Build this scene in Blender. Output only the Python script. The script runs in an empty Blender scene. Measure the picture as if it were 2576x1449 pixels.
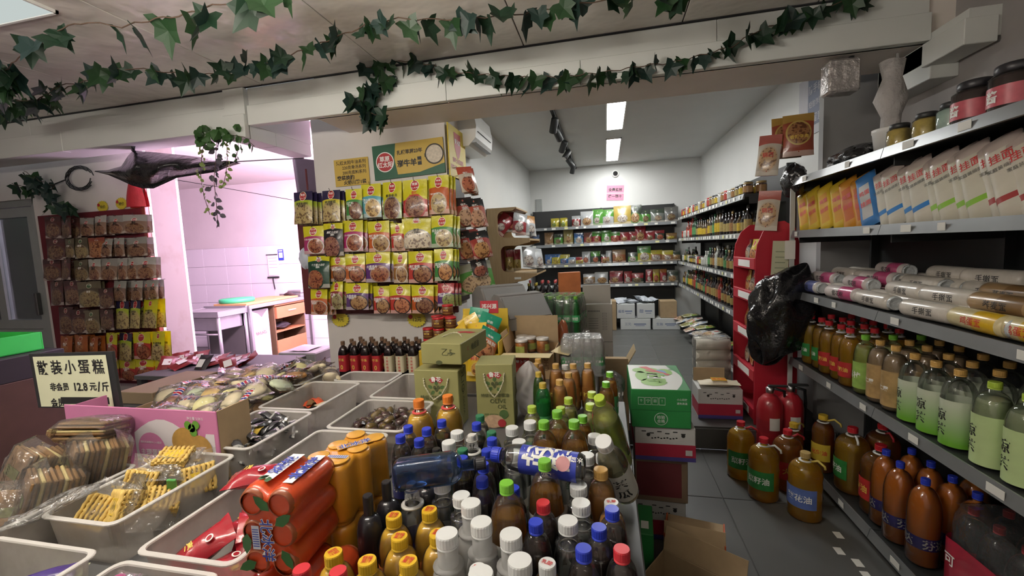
import bpy, math, random
from mathutils import Vector, Matrix
random.seed(7)
SC = bpy.context.scene
COL = SC.collection
# ------------------------------------------------------------------ camera, world, lights, exposure
F_PX, PITCH, YAW, ROLL, CAM_H = 1075.8, math.radians(5.326), math.radians(12.54), math.radians(-2.535), 1.45
_c, _s = math.cos, math.sin
FW = Vector((-_s(YAW)*_c(PITCH), _c(YAW)*_c(PITCH), -_s(PITCH)))
_r0 = Vector((_c(YAW), _s(YAW), 0)); _u0 = _r0.cross(FW)
RT = _r0*_c(ROLL) + _u0*_s(ROLL)
UP = _u0*_c(ROLL) - _r0*_s(ROLL)
CAM = Vector((0, 0, CAM_H))
cd = bpy.data.cameras.new('camera'); cam = bpy.data.objects.new('camera', cd); COL.objects.link(cam)
cd.sensor_fit = 'HORIZONTAL'; cd.sensor_width = 36.0; cd.lens = 36.0*F_PX/2576.0; cd.clip_start = 0.02; cd.clip_end = 60
M4 = Matrix((( RT.x, UP.x, -FW.x, 0), (RT.y, UP.y, -FW.y, 0), (RT.z, UP.z, -FW.z, CAM_H), (0, 0, 0, 1)))
cam.matrix_world = M4
SC.camera = cam
SC.view_settings.view_transform = 'Standard'; SC.view_settings.look = 'None'
SC.view_settings.gamma = 1.0; SC.view_settings.use_curve_mapping = False
SC.view_settings.exposure = 1.32
SC.cycles.max_bounces = 8; SC.cycles.diffuse_bounces = 4; SC.cycles.glossy_bounces = 3
SC.cycles.transmission_bounces = 6; SC.cycles.transparent_max_bounces = 24
SC.cycles.caustics_reflective = False; SC.cycles.caustics_refractive = False
SC.cycles.sample_clamp_indirect = 4.0
wd = bpy.data.worlds.new('world'); SC.world = wd; wd.use_nodes = True
wd.node_tree.nodes['Background'].inputs[0].default_value = (0.80, 0.86, 0.95, 1)
wd.node_tree.nodes['Background'].inputs[1].default_value = 0.22
# ceiling panels: (name, label, x0,x1,y0,y1,z, colour, strength)
PANELS = [
 ('ceiling_light', 'long bright ceiling light panel of the rear room nearer the beam', 0.03, 0.215, 3.72, 4.95, 2.70, (1, 1, .97), 22),
 ('ceiling_light', 'long bright ceiling light panel of the rear room nearer the rear wall', 0.03, 0.215, 5.38, 6.75, 2.70, (1, 1, .97), 22),
 ('ceiling_light', 'pale square ceiling light panel over the snack bins by the corner of the photo', -3.05, -2.47, 1.02, 1.62, 2.645, (.90, 1, .97), .24),
 ('ceiling_light', 'lilac ceiling light panel before the tiled preparation room', -3.5, -2.4, 3.12, 3.44, 2.655, (1, .68, .97), 5),
 ('ceiling_light', 'lilac ceiling light panel hidden behind the pillar in the preparation room', -3.75, -2.5, 4.95, 5.7, 2.655, (1, .66, .97), 22),
 ('ceiling_light', 'dim ceiling light behind the glazed door', -7.2, -6.6, 3.35, 3.75, 2.655, (.85, 1, .95), 1.5),
]
# hanging tube lamps of the front shop, above and behind the camera: (x, y, z, length, strength)
TUBES = [(-1.1, .60, 2.20, 1.2, 76), (-2.7, -.15, 2.22, 1.2, 52), (.35, -.9, 2.22, 1.2, 10)]
# ------------------------------------------------------------------ helpers
def ray(px, py): return RT*(px-1288) - UP*(py-724.5) + FW*F_PX
def at(px, py, X=None, Y=None, Z=None):
    d = ray(px, py)
    t = X/d.x if X is not None else (Y/d.y if Y is not None else (Z-CAM_H)/d.z)
    return CAM + d*t
_txt = {}
def text2d(s, bold=0.0):
    k = (s, bold)
    if k not in _txt:
        c = bpy.data.curves.new('t', 'FONT'); c.body = s; c.resolution_u = 2; c.offset = bold; c.align_x = 'CENTER'; c.align_y = 'CENTER'
        o = bpy.data.objects.new('t', c); COL.objects.link(o)
        dg = bpy.context.evaluated_depsgraph_get()
        m = bpy.data.meshes.new_from_object(o.evaluated_get(dg))
        vs = [(v.co.x, v.co.y) for v in m.vertices]; fs = [tuple(p.vertices) for p in m.polygons]
        # glyphs are centred on their own box
        if vs:
            cx = (min(v[0] for v in vs)+max(v[0] for v in vs))/2; cy = (min(v[1] for v in vs)+max(v[1] for v in vs))/2
            vs = [(x-cx, y-cy) for x, y in vs]
        bpy.data.objects.remove(o); bpy.data.curves.remove(c); bpy.data.meshes.remove(m)
        _txt[k] = (vs, fs)
    return _txt[k]
class MB:
    def __init__(s): s.v=[]; s.f=[]; s.m=[]; s.u=[]; s.sm=[]
    def face(s, idx, m=0, uv=None, smooth=False): s.f.append(tuple(idx)); s.m.append(m); s.u.append(uv); s.sm.append(smooth)
    def box(s, x0, x1, y0, y1, z0, z1, m=0):
        n=len(s.v); s.v += [(x0,y0,z0),(x1,y0,z0),(x1,y1,z0),(x0,y1,z0),(x0,y0,z1),(x1,y0,z1),(x1,y1,z1),(x0,y1,z1)]
        q=[(0,0),(1,0),(1,1),(0,1)]
        for a in ((3,2,1,0),(4,5,6,7),(0,1,5,4),(1,2,6,5),(2,3,7,6),(3,0,4,7)): s.face([n+i for i in a], m, q)
        return s
    def rbox(s, x0, x1, y0, y1, z0, z1, c=.004, m=0):   # box with chamfered edges
        def ring(z, i): 
            a,b,d,e=x0+i,x1-i,y0+i,y1-i; n=len(s.v)
            k=c if i==0 else c*.3
            s.v += [(a+k,d,z),(b-k,d,z),(b,d+k,z),(b,e-k,z),(b-k,e,z),(a+k,e,z),(a,e-k,z),(a,d+k,z)]
            return list(range(n,n+8))
        R=[ring(z0,c),ring(z0+c,0),ring(z1-c,0),ring(z1,c)]
        for A,B in zip(R,R[1:]):
            for i in range(8): s.face((A[i],A[(i+1)%8],B[(i+1)%8],B[i]), m)
        s.face(R[0][::-1], m); s.face(R[-1], m); return s
    def prism(s, poly, z0, z1, m=0, smooth=False, mcap=None):
        n=len(s.v); k=len(poly); s.v += [(x,y,z0) for x,y in poly]+[(x,y,z1) for x,y in poly]
        for i in range(k): s.face((n+i,n+(i+1)%k,n+k+(i+1)%k,n+k+i), m, None, smooth)
        mc = m if mcap is None else mcap
        s.face(range(n+k-1,n-1,-1), mc); s.face(range(n+k,n+2*k), mc); return s
    def lathe(s, prof, seg=16, m=0, c=(0,0,0), smooth=True, ms=None, sx=1, sy=1, closed=True):
        n=len(s.v)
        for r,z in prof:
            for i in range(seg):
                a=2*math.pi*i/seg; s.v.append((c[0]+r*math.cos(a)*sx, c[1]+r*math.sin(a)*sy, c[2]+z))
        for j in range(len(prof)-1):
            mm = ms[j] if ms else m
            for i in range(seg):
                a=n+j*seg+i; b=n+j*seg+(i+1)%seg
                s.face((a,b,b+seg,a+seg), mm, ((i/seg,j),((i+1)/seg,j),((i+1)/seg,j+1),(i/seg,j+1)), smooth)
        if closed:
            if prof[0][0]>1e-5: s.face(range(n+seg-1,n-1,-1), ms[0] if ms else m)
            if prof[-1][0]>1e-5: s.face(range(n+(len(prof)-1)*seg, n+len(prof)*seg), ms[-1] if ms else m)
        return s
    def tube(s, pts, r, seg=6, m=0, caps=True):
        pts=[Vector(p) for p in pts]; n=len(s.v); k=len(pts)
        up=Vector((0,0,1))
        for i,p in enumerate(pts):
            t=(pts[min(i+1,k-1)]-pts[max(i-1,0)]).normalized()
            a=t.cross(up)
            if a.length<1e-3: a=t.cross(Vector((1,0,0)))
            a.normalize(); b=a.cross(t); rr=r[i] if isinstance(r,(list,tuple)) else r
            for j in range(seg):
                an=2*math.pi*j/seg; s.v.append(tuple(p+a*rr*math.cos(an)+b*rr*math.sin(an)))
        for i in range(k-1):
            for j in range(seg):
                A=n+i*seg+j; B=n+i*seg+(j+1)%seg; s.face((A,B,B+seg,A+seg), m, None, True)
        if caps: s.face(range(n+seg-1,n-1,-1), m); s.face(range(n+(k-1)*seg,n+k*seg), m)
        return s
    def grid(s, fn, nu, nv, m=0, smooth=True, flip=False):
        n=len(s.v)
        for j in range(nv+1):
            for i in range(nu+1): s.v.append(tuple(fn(i/nu, j/nv)))
        w=nu+1
        for j in range(nv):
            for i in range(nu):
                q=[n+j*w+i,n+j*w+i+1,n+(j+1)*w+i+1,n+(j+1)*w+i]; u=[(i/nu,j/nv),((i+1)/nu,j/nv),((i+1)/nu,(j+1)/nv),(i/nu,(j+1)/nv)]
                if flip: q=q[::-1]; u=u[::-1]
                s.face(q, m, u, smooth)
        return s
    def text(s, t, size, fn, m=0, bold=0.012, width=None, rot=0):
        vs,fs=text2d(t,bold); n=len(s.v)
        if width and vs:
            w=max(v[0] for v in vs)-min(v[0] for v in vs); size=min(size, width/w) if size else width/w
        cr,sr=math.cos(rot),math.sin(rot)
        s.v += [tuple(fn((x*cr-y*sr)*size,(x*sr+y*cr)*size)) for x,y in vs]
        for f in fs: s.face([n+i for i in f], m)
        return s
    def flat(s, t, size, o, xd, yd, m=0, bold=0.012, width=None, rot=0, off=.0008):  # text on a plane
        o=Vector(o); xd=Vector(xd).normalized(); yd=Vector(yd).normalized(); nn=xd.cross(yd)*off
        return s.text(t, size, lambda x,y: o+xd*x+yd*y+nn, m, bold, width, rot)
    def disc(s, o, xd, yd, r, m=0, seg=20, ry=None, off=.0006):
        o=Vector(o); xd=Vector(xd).normalized(); yd=Vector(yd).normalized(); nn=xd.cross(yd)*off; n=len(s.v); ry=ry or r
        s.v += [tuple(o+xd*r*math.cos(2*math.pi*i/seg)+yd*ry*math.sin(2*math.pi*i/seg)+nn) for i in range(seg)]
        s.face(range(n,n+seg), m); return s
    def quad(s, a, b, c, d, m=0, uv=True):
        n=len(s.v); s.v += [tuple(a),tuple(b),tuple(c),tuple(d)]; s.face((n,n+1,n+2,n+3), m, [(0,0),(1,0),(1,1),(0,1)]); return s
    def rect(s, o, xd, yd, w, h, m=0, off=.0005):   # rectangle centred on o
        o=Vector(o); x=Vector(xd).normalized()*w/2; y=Vector(yd).normalized()*h/2; k=x.normalized().cross(y.normalized())*off; o=o+k
        return s.quad(o-x-y,o+x-y,o+x+y,o-x+y,m)
    def add(s, o, mat=None, dm=0):
        n=len(s.v); s.v += [tuple(mat@Vector(p)) for p in o.v] if mat else list(o.v)
        for f,m,u,sm in zip(o.f,o.m,o.u,o.sm): s.face([n+i for i in f], m+dm, u, sm)
        return s
    def xf(s, mat, start=0): s.v[start:]=[tuple(mat@Vector(p)) for p in s.v[start:]]; return s
    def mesh(s, name, mats):
        me=bpy.data.meshes.new(name); me.from_pydata(s.v, [], s.f)
        for m in (mats if isinstance(mats,(list,tuple)) else [mats]): me.materials.append(m)
        me.polygons.foreach_set('material_index', s.m); me.polygons.foreach_set('use_smooth', s.sm)
        if any(u is not None for u in s.u):
            l=me.uv_layers.new(name='uv'); d=[]
            for f,u in zip(s.f,s.u):
                for i in range(len(f)): d += list(u[i][:2]) if u else [0.,0.]
            l.data.foreach_set('uv', d)
        me.update(); return me
    def build(s, name, mats, parent=None, loc=None, rz=None, mw=None): return ob(name, s.mesh(name, mats), parent, loc, rz, mw)
def ob(name, me, parent=None, loc=None, rz=None, mw=None):
    o=bpy.data.objects.new(name, me); COL.objects.link(o)
    if parent: o.parent=parent
    if mw is not None: o.matrix_local=mw
    if loc is not None: o.location=loc
    if rz is not None: o.rotation_euler=(0,0,rz)
    return o
def tag(o, label, cat, group=None):
    o['label']=label; o['category']=cat
    if group: o['group']=group
    return o
def thing(name, label, cat, loc=(0,0,0), rz=0, group=None, rot=None, scale=None):
    o=bpy.data.objects.new(name, None); COL.objects.link(o); o.location=loc; o.rotation_euler=rot or (0,0,rz); o.empty_display_size=.05
    if scale: o.scale=scale
    return tag(o, label, cat, group)
def struct(o): o['kind']='structure'; return o
def stuff(o): o['kind']='stuff'; return o
_kids={}
def kids(o): return [c for c in COL.objects if c.parent is o]
CH={}
def link_child(o, p): CH.setdefault(p.name, []).append(o)
def proto(root):   # remember the parts of a prototype once, to copy it in loops
    ks=[c for c in bpy.data.objects if c.parent==root]
    return (root, [(k, [g for g in bpy.data.objects if g.parent==k]) for k in ks])
_used=set()
def inst(P, label, cat=None, loc=(0,0,0), rz=0, group=None, rot=None, scale=None, props=None):
    root, ks = P
    if root.name not in _used: _used.add(root.name); r=root; new=[k for k,_ in ks]
    else:
        r=root.copy(); COL.objects.link(r); new=[]
        for k, gs in ks:
            c=k.copy(); COL.objects.link(c); c.parent=r; new.append(c)
            for g in gs:
                d=g.copy(); COL.objects.link(d); d.parent=c
    r.location=loc; r.rotation_euler=rot or (0,0,rz)
    if scale: r.scale=(scale,)*3 if isinstance(scale,(int,float)) else scale
    r['label']=label
    if cat: r['category']=cat
    if group: r['group']=group
    elif 'group' in r: del r['group']
    if props:
        for t in new+[r]:
            for a,b in props.items(): t[a]=b
    return r
ORD=['first','second','third','fourth','fifth','sixth','seventh','eighth','ninth','tenth','eleventh','twelfth','thirteenth','fourteenth','fifteenth','sixteenth','seventeenth','eighteenth','nineteenth','twentieth','twenty-first','twenty-second','twenty-third','twenty-fourth','twenty-fifth','twenty-sixth','twenty-seventh','twenty-eighth','twenty-ninth','thirtieth']
def rnd(a,b): return random.uniform(a,b)
# ------------------------------------------------------------------ materials
class NG:
    def __init__(s, name):
        s.mat=bpy.data.materials.new(name); s.mat.use_nodes=True; s.t=s.mat.node_tree; s.t.nodes.clear(); s.out=s.t.nodes.new('ShaderNodeOutputMaterial')
    def n(s, ty, **kw):
        x=s.t.nodes.new(ty)
        for k,v in kw.items():
            if k.startswith('i_'):
                key=k[2:]; key=int(key) if key.isdigit() else key
                s.set(x.inputs[key], v)
            else: setattr(x,k,v)
        return x
    def set(s, sock, v):
        if isinstance(v, bpy.types.NodeSocket): s.t.links.new(v, sock)
        elif isinstance(v, bpy.types.Node): s.t.links.new(v.outputs[0], sock)
        elif isinstance(v,(tuple,list)) and len(v)==3 and sock.type=='RGBA': sock.default_value=(*v,1)
        else: sock.default_value=v
    def math(s, op, a, b=0., c=0.): return s.n('ShaderNodeMath', operation=op, i_0=a, i_1=b, i_2=c).outputs[0]
    def mix(s, f, a, b):
        x=s.n('ShaderNodeMix', data_type='RGBA'); s.set(x.inputs[0], f); s.set(x.inputs[6], a); s.set(x.inputs[7], b); return x.outputs[2]
    def noise(s, scale, detail=2, vec=None, rough=.5):
        x=s.n('ShaderNodeTexNoise', i_Scale=scale, i_Detail=detail, i_Roughness=rough)
        if vec is not None: s.set(x.inputs['Vector'], vec)
        return x
    def obj(s): return s.n('ShaderNodeTexCoord').outputs['Object']
    def uv(s): return s.n('ShaderNodeTexCoord').outputs['UV']
    def prop(s, name, vec=False):
        x=s.n('ShaderNodeAttribute', attribute_type='OBJECT', attribute_name=name); return x.outputs['Vector'] if vec else x.outputs['Color']
    def surf(s, sh): s.set(s.out.inputs[0], sh); return s.mat
    def bsdf(s, **kw): return s.n('ShaderNodeBsdfPrincipled', **{'i_'+k.replace('_',' '): v for k,v in kw.items()})
    def bump(s, h, strength=.3, dist=.01): return s.n('ShaderNodeBump', i_Strength=strength, i_Distance=dist, i_Height=h).outputs[0]
_mc={}
def pm(name, col, rough=.5, metal=0., coat=0., var=.12, vs=9., bump=None, emit=None, spec=.5):
    if name in _mc: return _mc[name]
    g=NG(name); o=g.obj(); nz=g.noise(vs, 3, o)
    c=g.mix(g.math('MULTIPLY', nz.outputs[0], 1.0), tuple(x*(1-var) for x in col), tuple(min(1,x*(1+var)) for x in col))
    b=g.bsdf(Base_Color=c, Roughness=rough, Metallic=metal, Coat_Weight=coat, Specular_IOR_Level=spec)
    if bump: g.set(b.inputs['Normal'], g.bump(g.noise(bump[0], 4, o).outputs[0], bump[1], bump[2] if len(bump)>2 else .01))
    if emit: g.set(b.inputs['Emission Color'], emit[0]); b.inputs['Emission Strength'].default_value=emit[1]
    _mc[name]=g.surf(b); return _mc[name]
def film(name, tint=(1,1,1), haze=.08, hazecol=(.9,.9,.9), rough=.08, gloss=.5, bump=None, ior=1.45):
    """clear or tinted thin plastic: lets light through, a little milky, with a sharp sheen"""
    if name in _mc: return _mc[name]
    g=NG(name); tr=g.n('ShaderNodeBsdfTransparent', i_Color=tint); df=g.bsdf(Base_Color=hazecol, Roughness=.5)
    m1=g.n('ShaderNodeMixShader', i_0=haze, i_1=tr, i_2=df)
    gl=g.n('ShaderNodeBsdfGlossy', i_Roughness=rough, i_Color=(1,1,1))
    lw=g.n('ShaderNodeFresnel', i_IOR=ior)
    fac=g.math('ADD', g.math('MULTIPLY', lw.outputs[0], .8), gloss*.025)
    if bump:
        nr=g.bump(g.noise(bump[0],3,g.obj()).outputs[0], bump[1], bump[2])
        g.set(gl.inputs['Normal'], nr); g.set(lw.inputs['Normal'], nr)
    m2=g.n('ShaderNodeMixShader', i_0=fac, i_1=m1, i_2=gl)
    _mc[name]=g.surf(m2); return _mc[name]
def liquid(name, col, body=.5, tcol=None, rough=.05):
    """coloured drink or oil: part see-through, part body colour, with a wet sheen"""
    if name in _mc: return _mc[name]
    g=NG(name); tr=g.n('ShaderNodeBsdfTransparent', i_Color=tcol or col); df=g.n('ShaderNodeBsdfDiffuse', i_Color=col); tl=g.n('ShaderNodeBsdfTranslucent', i_Color=col)
    b=g.n('ShaderNodeMixShader', i_0=.30, i_1=df, i_2=tl); m1=g.n('ShaderNodeMixShader', i_0=body, i_1=tr, i_2=b)
    gl=g.n('ShaderNodeBsdfGlossy', i_Roughness=rough); fr=g.n('ShaderNodeFresnel', i_IOR=1.33)
    _mc[name]=g.surf(g.n('ShaderNodeMixShader', i_0=g.math('ADD',fr.outputs[0],.02), i_1=m1, i_2=gl)); return _mc[name]
def oil(name, col, tcol, body=.4):
    """clear coloured oil: bends what lies behind it, with some colour of its own"""
    if name in _mc: return _mc[name]
    g=NG(name); gl=g.n('ShaderNodeBsdfGlass', i_Color=tcol, i_Roughness=.02, i_IOR=1.30); tr=g.n('ShaderNodeBsdfTransparent', i_Color=tcol); df=g.n('ShaderNodeBsdfDiffuse', i_Color=col); tl=g.n('ShaderNodeBsdfTranslucent', i_Color=col)
    b=g.n('ShaderNodeMixShader', i_0=.5, i_1=df, i_2=tl); c=g.n('ShaderNodeMixShader', i_0=.45, i_1=gl, i_2=tr)
    _mc[name]=g.surf(g.n('ShaderNodeMixShader', i_0=body, i_1=c, i_2=b)); return _mc[name]
def frosted(name, col=(.86,.86,.86), clear=.35, trans=.4):
    if name in _mc: return _mc[name]
    g=NG(name); tr=g.n('ShaderNodeBsdfTransparent', i_Color=(.95,.95,.95)); df=g.bsdf(Base_Color=col, Roughness=.35); tl=g.n('ShaderNodeBsdfTranslucent', i_Color=col)
    b=g.n('ShaderNodeMixShader', i_0=trans, i_1=df, i_2=tl); nz=g.noise(30,3,g.obj())
    _mc[name]=g.surf(g.n('ShaderNodeMixShader', i_0=g.math('MULTIPLY_ADD', nz.outputs[0], .15, 1-clear-.07), i_1=tr, i_2=b)); return _mc[name]
def emis(name, col, st):
    if name in _mc: return _mc[name]
    g=NG(name); _mc[name]=g.surf(g.n('ShaderNodeEmission', i_Color=col, i_Strength=st)); return _mc[name]
def printed():
    """flat print of a food pouch, laid out on the pouch's own uv; colours come from the pouch's properties ca (header), cb (band), cc (food), cr (bowl rim), cl (logo); la=(split, food x, food y), lb=(food radius, logo y, logo radius)"""
    g=NG('pouch_print'); sx=g.n('ShaderNodeSeparateXYZ', i_0=g.uv()); x,y=sx.outputs[0],sx.outputs[1]
    la=g.n('ShaderNodeSeparateXYZ', i_0=g.prop('la',True)); lb=g.n('ShaderNodeSeparateXYZ', i_0=g.prop('lb',True))
    o=g.obj()
    ca,cb,cc,cr,cl=[g.prop(k) for k in ('ca','cb','cc','cr','cl')]
    wav=g.math('MULTIPLY', g.math('SINE', g.math('MULTIPLY', x, 3.1)), .04)
    base=g.mix(g.math('GREATER_THAN', g.math('SUBTRACT', y, wav), la.outputs[0]), cb, ca)
    base=g.mix(g.math('LESS_THAN', y, .12), base, g.mix(.45, cb, (.75,.70,.62)))
    dx=g.math('DIVIDE', g.math('SUBTRACT', x, la.outputs[1]), lb.outputs[0]); dy=g.math('DIVIDE', g.math('SUBTRACT', y, la.outputs[2]), g.math('MULTIPLY', lb.outputs[0], .72))
    d=g.math('SQRT', g.math('ADD', g.math('MULTIPLY',dx,dx), g.math('MULTIPLY',dy,dy)))
    vz=g.n('ShaderNodeTexVoronoi', i_Scale=75.0, i_Vector=o); n1=g.noise(60,3,o)
    food=g.mix(vz.outputs['Distance'], cc, g.mix(.35, cc, (.70,.45,.20)))
    sc=g.n('ShaderNodeSeparateXYZ', i_0=vz.outputs['Color']); food=g.mix(g.math('GREATER_THAN', sc.outputs[0], .72), food, g.mix(.7, cc, (.08,.02,.01)))
    food=g.mix(g.math('GREATER_THAN', n1.outputs[0], .64), food, g.mix(.5,cc,(.55,.36,.12)))
    base=g.mix(g.math('LESS_THAN', d, 1.0), base, cr); base=g.mix(g.math('LESS_THAN', d, .88), base, food)
    ex=g.math('DIVIDE', g.math('SUBTRACT', x, .5), g.math('MULTIPLY', lb.outputs[2], 1.22)); ey=g.math('DIVIDE', g.math('SUBTRACT', y, lb.outputs[1]), lb.outputs[2])
    e=g.math('SQRT', g.math('ADD', g.math('MULTIPLY',ex,ex), g.math('MULTIPLY',ey,ey)))
    base=g.mix(g.math('LESS_THAN', e, 1.13), base, (.82,.78,.55)); base=g.mix(g.math('LESS_THAN', e, 1.0), base, cl)
    b=g.bsdf(Base_Color=base, Roughness=.28, Coat_Weight=.35, Coat_Roughness=.12)
    g.set(b.inputs['Normal'], g.bump(g.noise(26,3,o).outputs[0], .5, .006))
    return g.surf(b)
M_PRINT=printed()
def propcol(name, rough=.45, coat=0., bump=None, key='ca', var=.12):
    """plain plastic or card whose colour is the object's own property"""
    if name in _mc: return _mc[name]
    g=NG(name); o=g.obj(); c=g.prop(key); nz=g.noise(14,3,o)
    col=g.mix(g.math('MULTIPLY',nz.outputs[0],var*2), c, g.mix(.5,c,(0,0,0)))
    b=g.bsdf(Base_Color=col, Roughness=rough, Coat_Weight=coat)
    if bump: g.set(b.inputs['Normal'], g.bump(g.noise(bump[0],3,o).outputs[0], bump[1], bump[2]))
    _mc[name]=g.surf(b); return _mc[name]
WHITE_INK=pm('white_ink',(.85,.85,.82),.5,var=.03); BLACK_INK=pm('black_ink',(.02,.02,.02),.5,var=.03); RED_INK=pm('red_ink',(.55,.03,.03),.5,var=.03)
GOLD_INK=pm('gold_ink',(.75,.55,.10),.4,var=.03); GREEN_INK=pm('green_ink',(.03,.16,.05),.5,var=.03); BLUE_INK=pm('blue_ink',(.03,.06,.35),.5,var=.03)
CARD=pm('cardboard',(.36,.26,.15),.85,var=.15,vs=20,bump=(120,.1,.002)); CARD_IN=pm('cardboard_inside',(.42,.33,.20),.9,var=.1)
STEEL=pm('brushed_steel',(.55,.55,.56),.32,1.0,var=.1); DARK=pm('black_metal',(.022,.024,.025),.45,var=.25,vs=5,bump=(60,.1,.002))
GREYM=pm('grey_price_strip',(.20,.21,.22),.30,.25,var=.25,vs=6); WHITEP=pm('white_plastic',(.8,.8,.78),.4,var=.05)
BLACKBAG=pm('black_bag_plastic',(.012,.012,.014),.22,var=.3,coat=.4,bump=(14,.9,.03))
CLEAR=film('clear_plastic',(.98,.985,.985),.012,rough=.04); FILM=film('wrapping_film',(.97,.97,.97),.06,(.85,.85,.85),.10,.9,(16,.8,.02))
WRAP=film('crinkled_wrap',(.96,.96,.95),.07,(.85,.83,.80),.14,1.1,(22,1.0,.02))
TAGW=pm('paper_price_tag',(.72,.72,.68),.6,var=.1); PAPER=pm('paper',(.78,.76,.70),.7,var=.06)
# ------------------------------------------------------------------ the setting
WALLW=pm('white_wall_paint',(.62,.63,.62),.75,var=.06,vs=2.5,bump=(40,.08,.004))
WALLP=pm('pale_wall_paint',(.66,.63,.60),.75,var=.10,vs=3,bump=(30,.1,.004))
def stained():
    g=NG('stained_wall_paint'); o=g.obj(); n1=g.noise(1.1,5,o,.65); n2=g.noise(4,4,o,.6)
    r=g.n('ShaderNodeMapRange', i_0=n1.outputs[0], i_1=.52, i_2=.72, i_3=0., i_4=.7)
    c=g.mix(r.outputs[0], (.64,.62,.60), g.mix(n2.outputs[0],(.50,.40,.30),(.36,.28,.24)))
    return g.surf(g.bsdf(Base_Color=c, Roughness=.75))
WALLS=stained()
def tilemat(name,c1,c2,rough,scale):
    g=NG(name); o=g.obj(); n=g.noise(scale,6,o,.7); n2=g.noise(60,3,o)
    c=g.mix(n.outputs[0],c1,c2); b=g.bsdf(Base_Color=c,Roughness=rough)
    g.set(b.inputs['Roughness'], g.math('MULTIPLY_ADD', n.outputs[0], .3, rough-.15)); g.set(b.inputs['Normal'], g.bump(n2.outputs[0],.06,.002))
    return g.surf(b)
FTILE=tilemat('grey_floor_tile',(.070,.073,.072),(.115,.116,.110),.42,2.2); GROUT=pm('dark_grout',(.12,.12,.115),.9)
WTILE=tilemat('glazed_wall_tile',(.74,.73,.74),(.80,.79,.80),.22,2.)
BEAMM=pm('white_beam_panel',(.70,.72,.69),.5,var=.07,vs=2,bump=(50,.06,.002)); SEAM=pm('dark_seam',(.03,.03,.035),.8)
SILL=.162
# floors
fl=struct(MB().box(-8,1.72,-1.5,3.07,-.1,-.004).box(1.44,1.72,3.07,3.26,-.1,-.004).box(-8,-1.3,3.07,7.4,-.1,-.004).build('floor', GROUT))
t6=MB().rbox(.002,.598,.002,.598,-.012,0,.002).mesh('tile', FTILE)
for i in range(-2,3):
    for j in range(0,6): ob('tile', t6, fl, (i*.6+.06-.6+.55, j*.6-.53+.0, 0))
f2=struct(MB().box(-1.3,1.46,3.09,7.2,0,SILL-.004).box(-1.13,1.44,3.07,3.09,0,SILL-.012).build('floor', GROUT))
for i in range(-2,3):
    for j in range(0,7):
        x0=max(-1.19,i*.6-.06); x1=min(1.44,i*.6+.54); y0=3.07+j*.6; y1=min(7.1,y0+.6)
        if x1-x0>.1 and y1-y0>.1: MB().rbox(x0+.002,x1-.002,y0+(.0 if j==0 else .002),y1-.002,SILL-.012,SILL,.002).build('tile', FTILE, f2)
for i in range(-2,3):
    x0=max(-1.13,i*.6-.06); x1=min(1.44,i*.6+.54); MB().rbox(x0+.002,x1-.002,3.062,3.07,0.002,SILL-.013,.002).build('riser_tile', FTILE, f2)
# walls
struct(MB().box(-1.3,1.46,7.1,7.2,SILL,2.72).build('wall_back', WALLW))
struct(MB().box(-1.3,-1.2,3.35,7.1,SILL,2.72).build('wall_left', WALLW))
struct(MB().box(1.44,1.54,3.30,7.2,SILL,2.72).build('wall_right', WALLW))
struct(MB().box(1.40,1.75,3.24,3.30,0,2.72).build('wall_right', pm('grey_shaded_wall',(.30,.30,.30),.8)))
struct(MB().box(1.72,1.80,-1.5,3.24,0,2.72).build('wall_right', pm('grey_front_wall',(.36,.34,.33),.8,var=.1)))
struct(MB().box(-2.235,-1.13,3.05,3.35,0,2.72).build('wall_front', WALLP))
struct(MB().box(-4.66,-4.25,3.60,3.625,0,2.72).build('wall_front', WALLS))
struct(MB().box(-5.30,-3.93,3.06,3.085,0,2.72).build('wall_front', WALLP))
struct(MB().box(-8,-5.30,3.06,3.25,2.12,2.72).build('wall_front', WALLP))
struct(MB().box(-2.315,-2.235,3.35,6.0,0,2.72).build('wall_right', WALLP))
struct(MB().box(-8,-2.235,5.9,6.0,0,2.72).build('wall_back', WALLP))
struct(MB().box(-8.1,-8,-1.5,6,0,2.72).build('wall_left', WALLP))
struct(MB().box(-8.1,1.8,-1.6,-1.5,0,2.72).build('wall_front', WALLP))
struct(MB().box(-8,-5.45,3.95,4.0,0,2.72).build('wall_back', pm('green_grey_pane_backing',(.16,.19,.18),.7,var=.3,vs=2)))  # dark partition added behind the door so its panes look dim
# wall tiles of the preparation room (recessed joints)
wt=struct(MB().box(-8,-2.32,5.885,5.9,0.,1.66).build('wall_back', GROUT))
for i in range(11):
    for j in range(6):
        x0=-7.0+i*.45; x1=min(-2.32,x0+.45); z1=1.66-j*.3; z0=max(0,z1-.3)
        if x1-x0>.05 and z1-z0>.05: MB().rbox(x0+.002,x1-.002,5.877,5.886,z0+.002,z1-.002,.002).build('tile', WTILE, wt)
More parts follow.
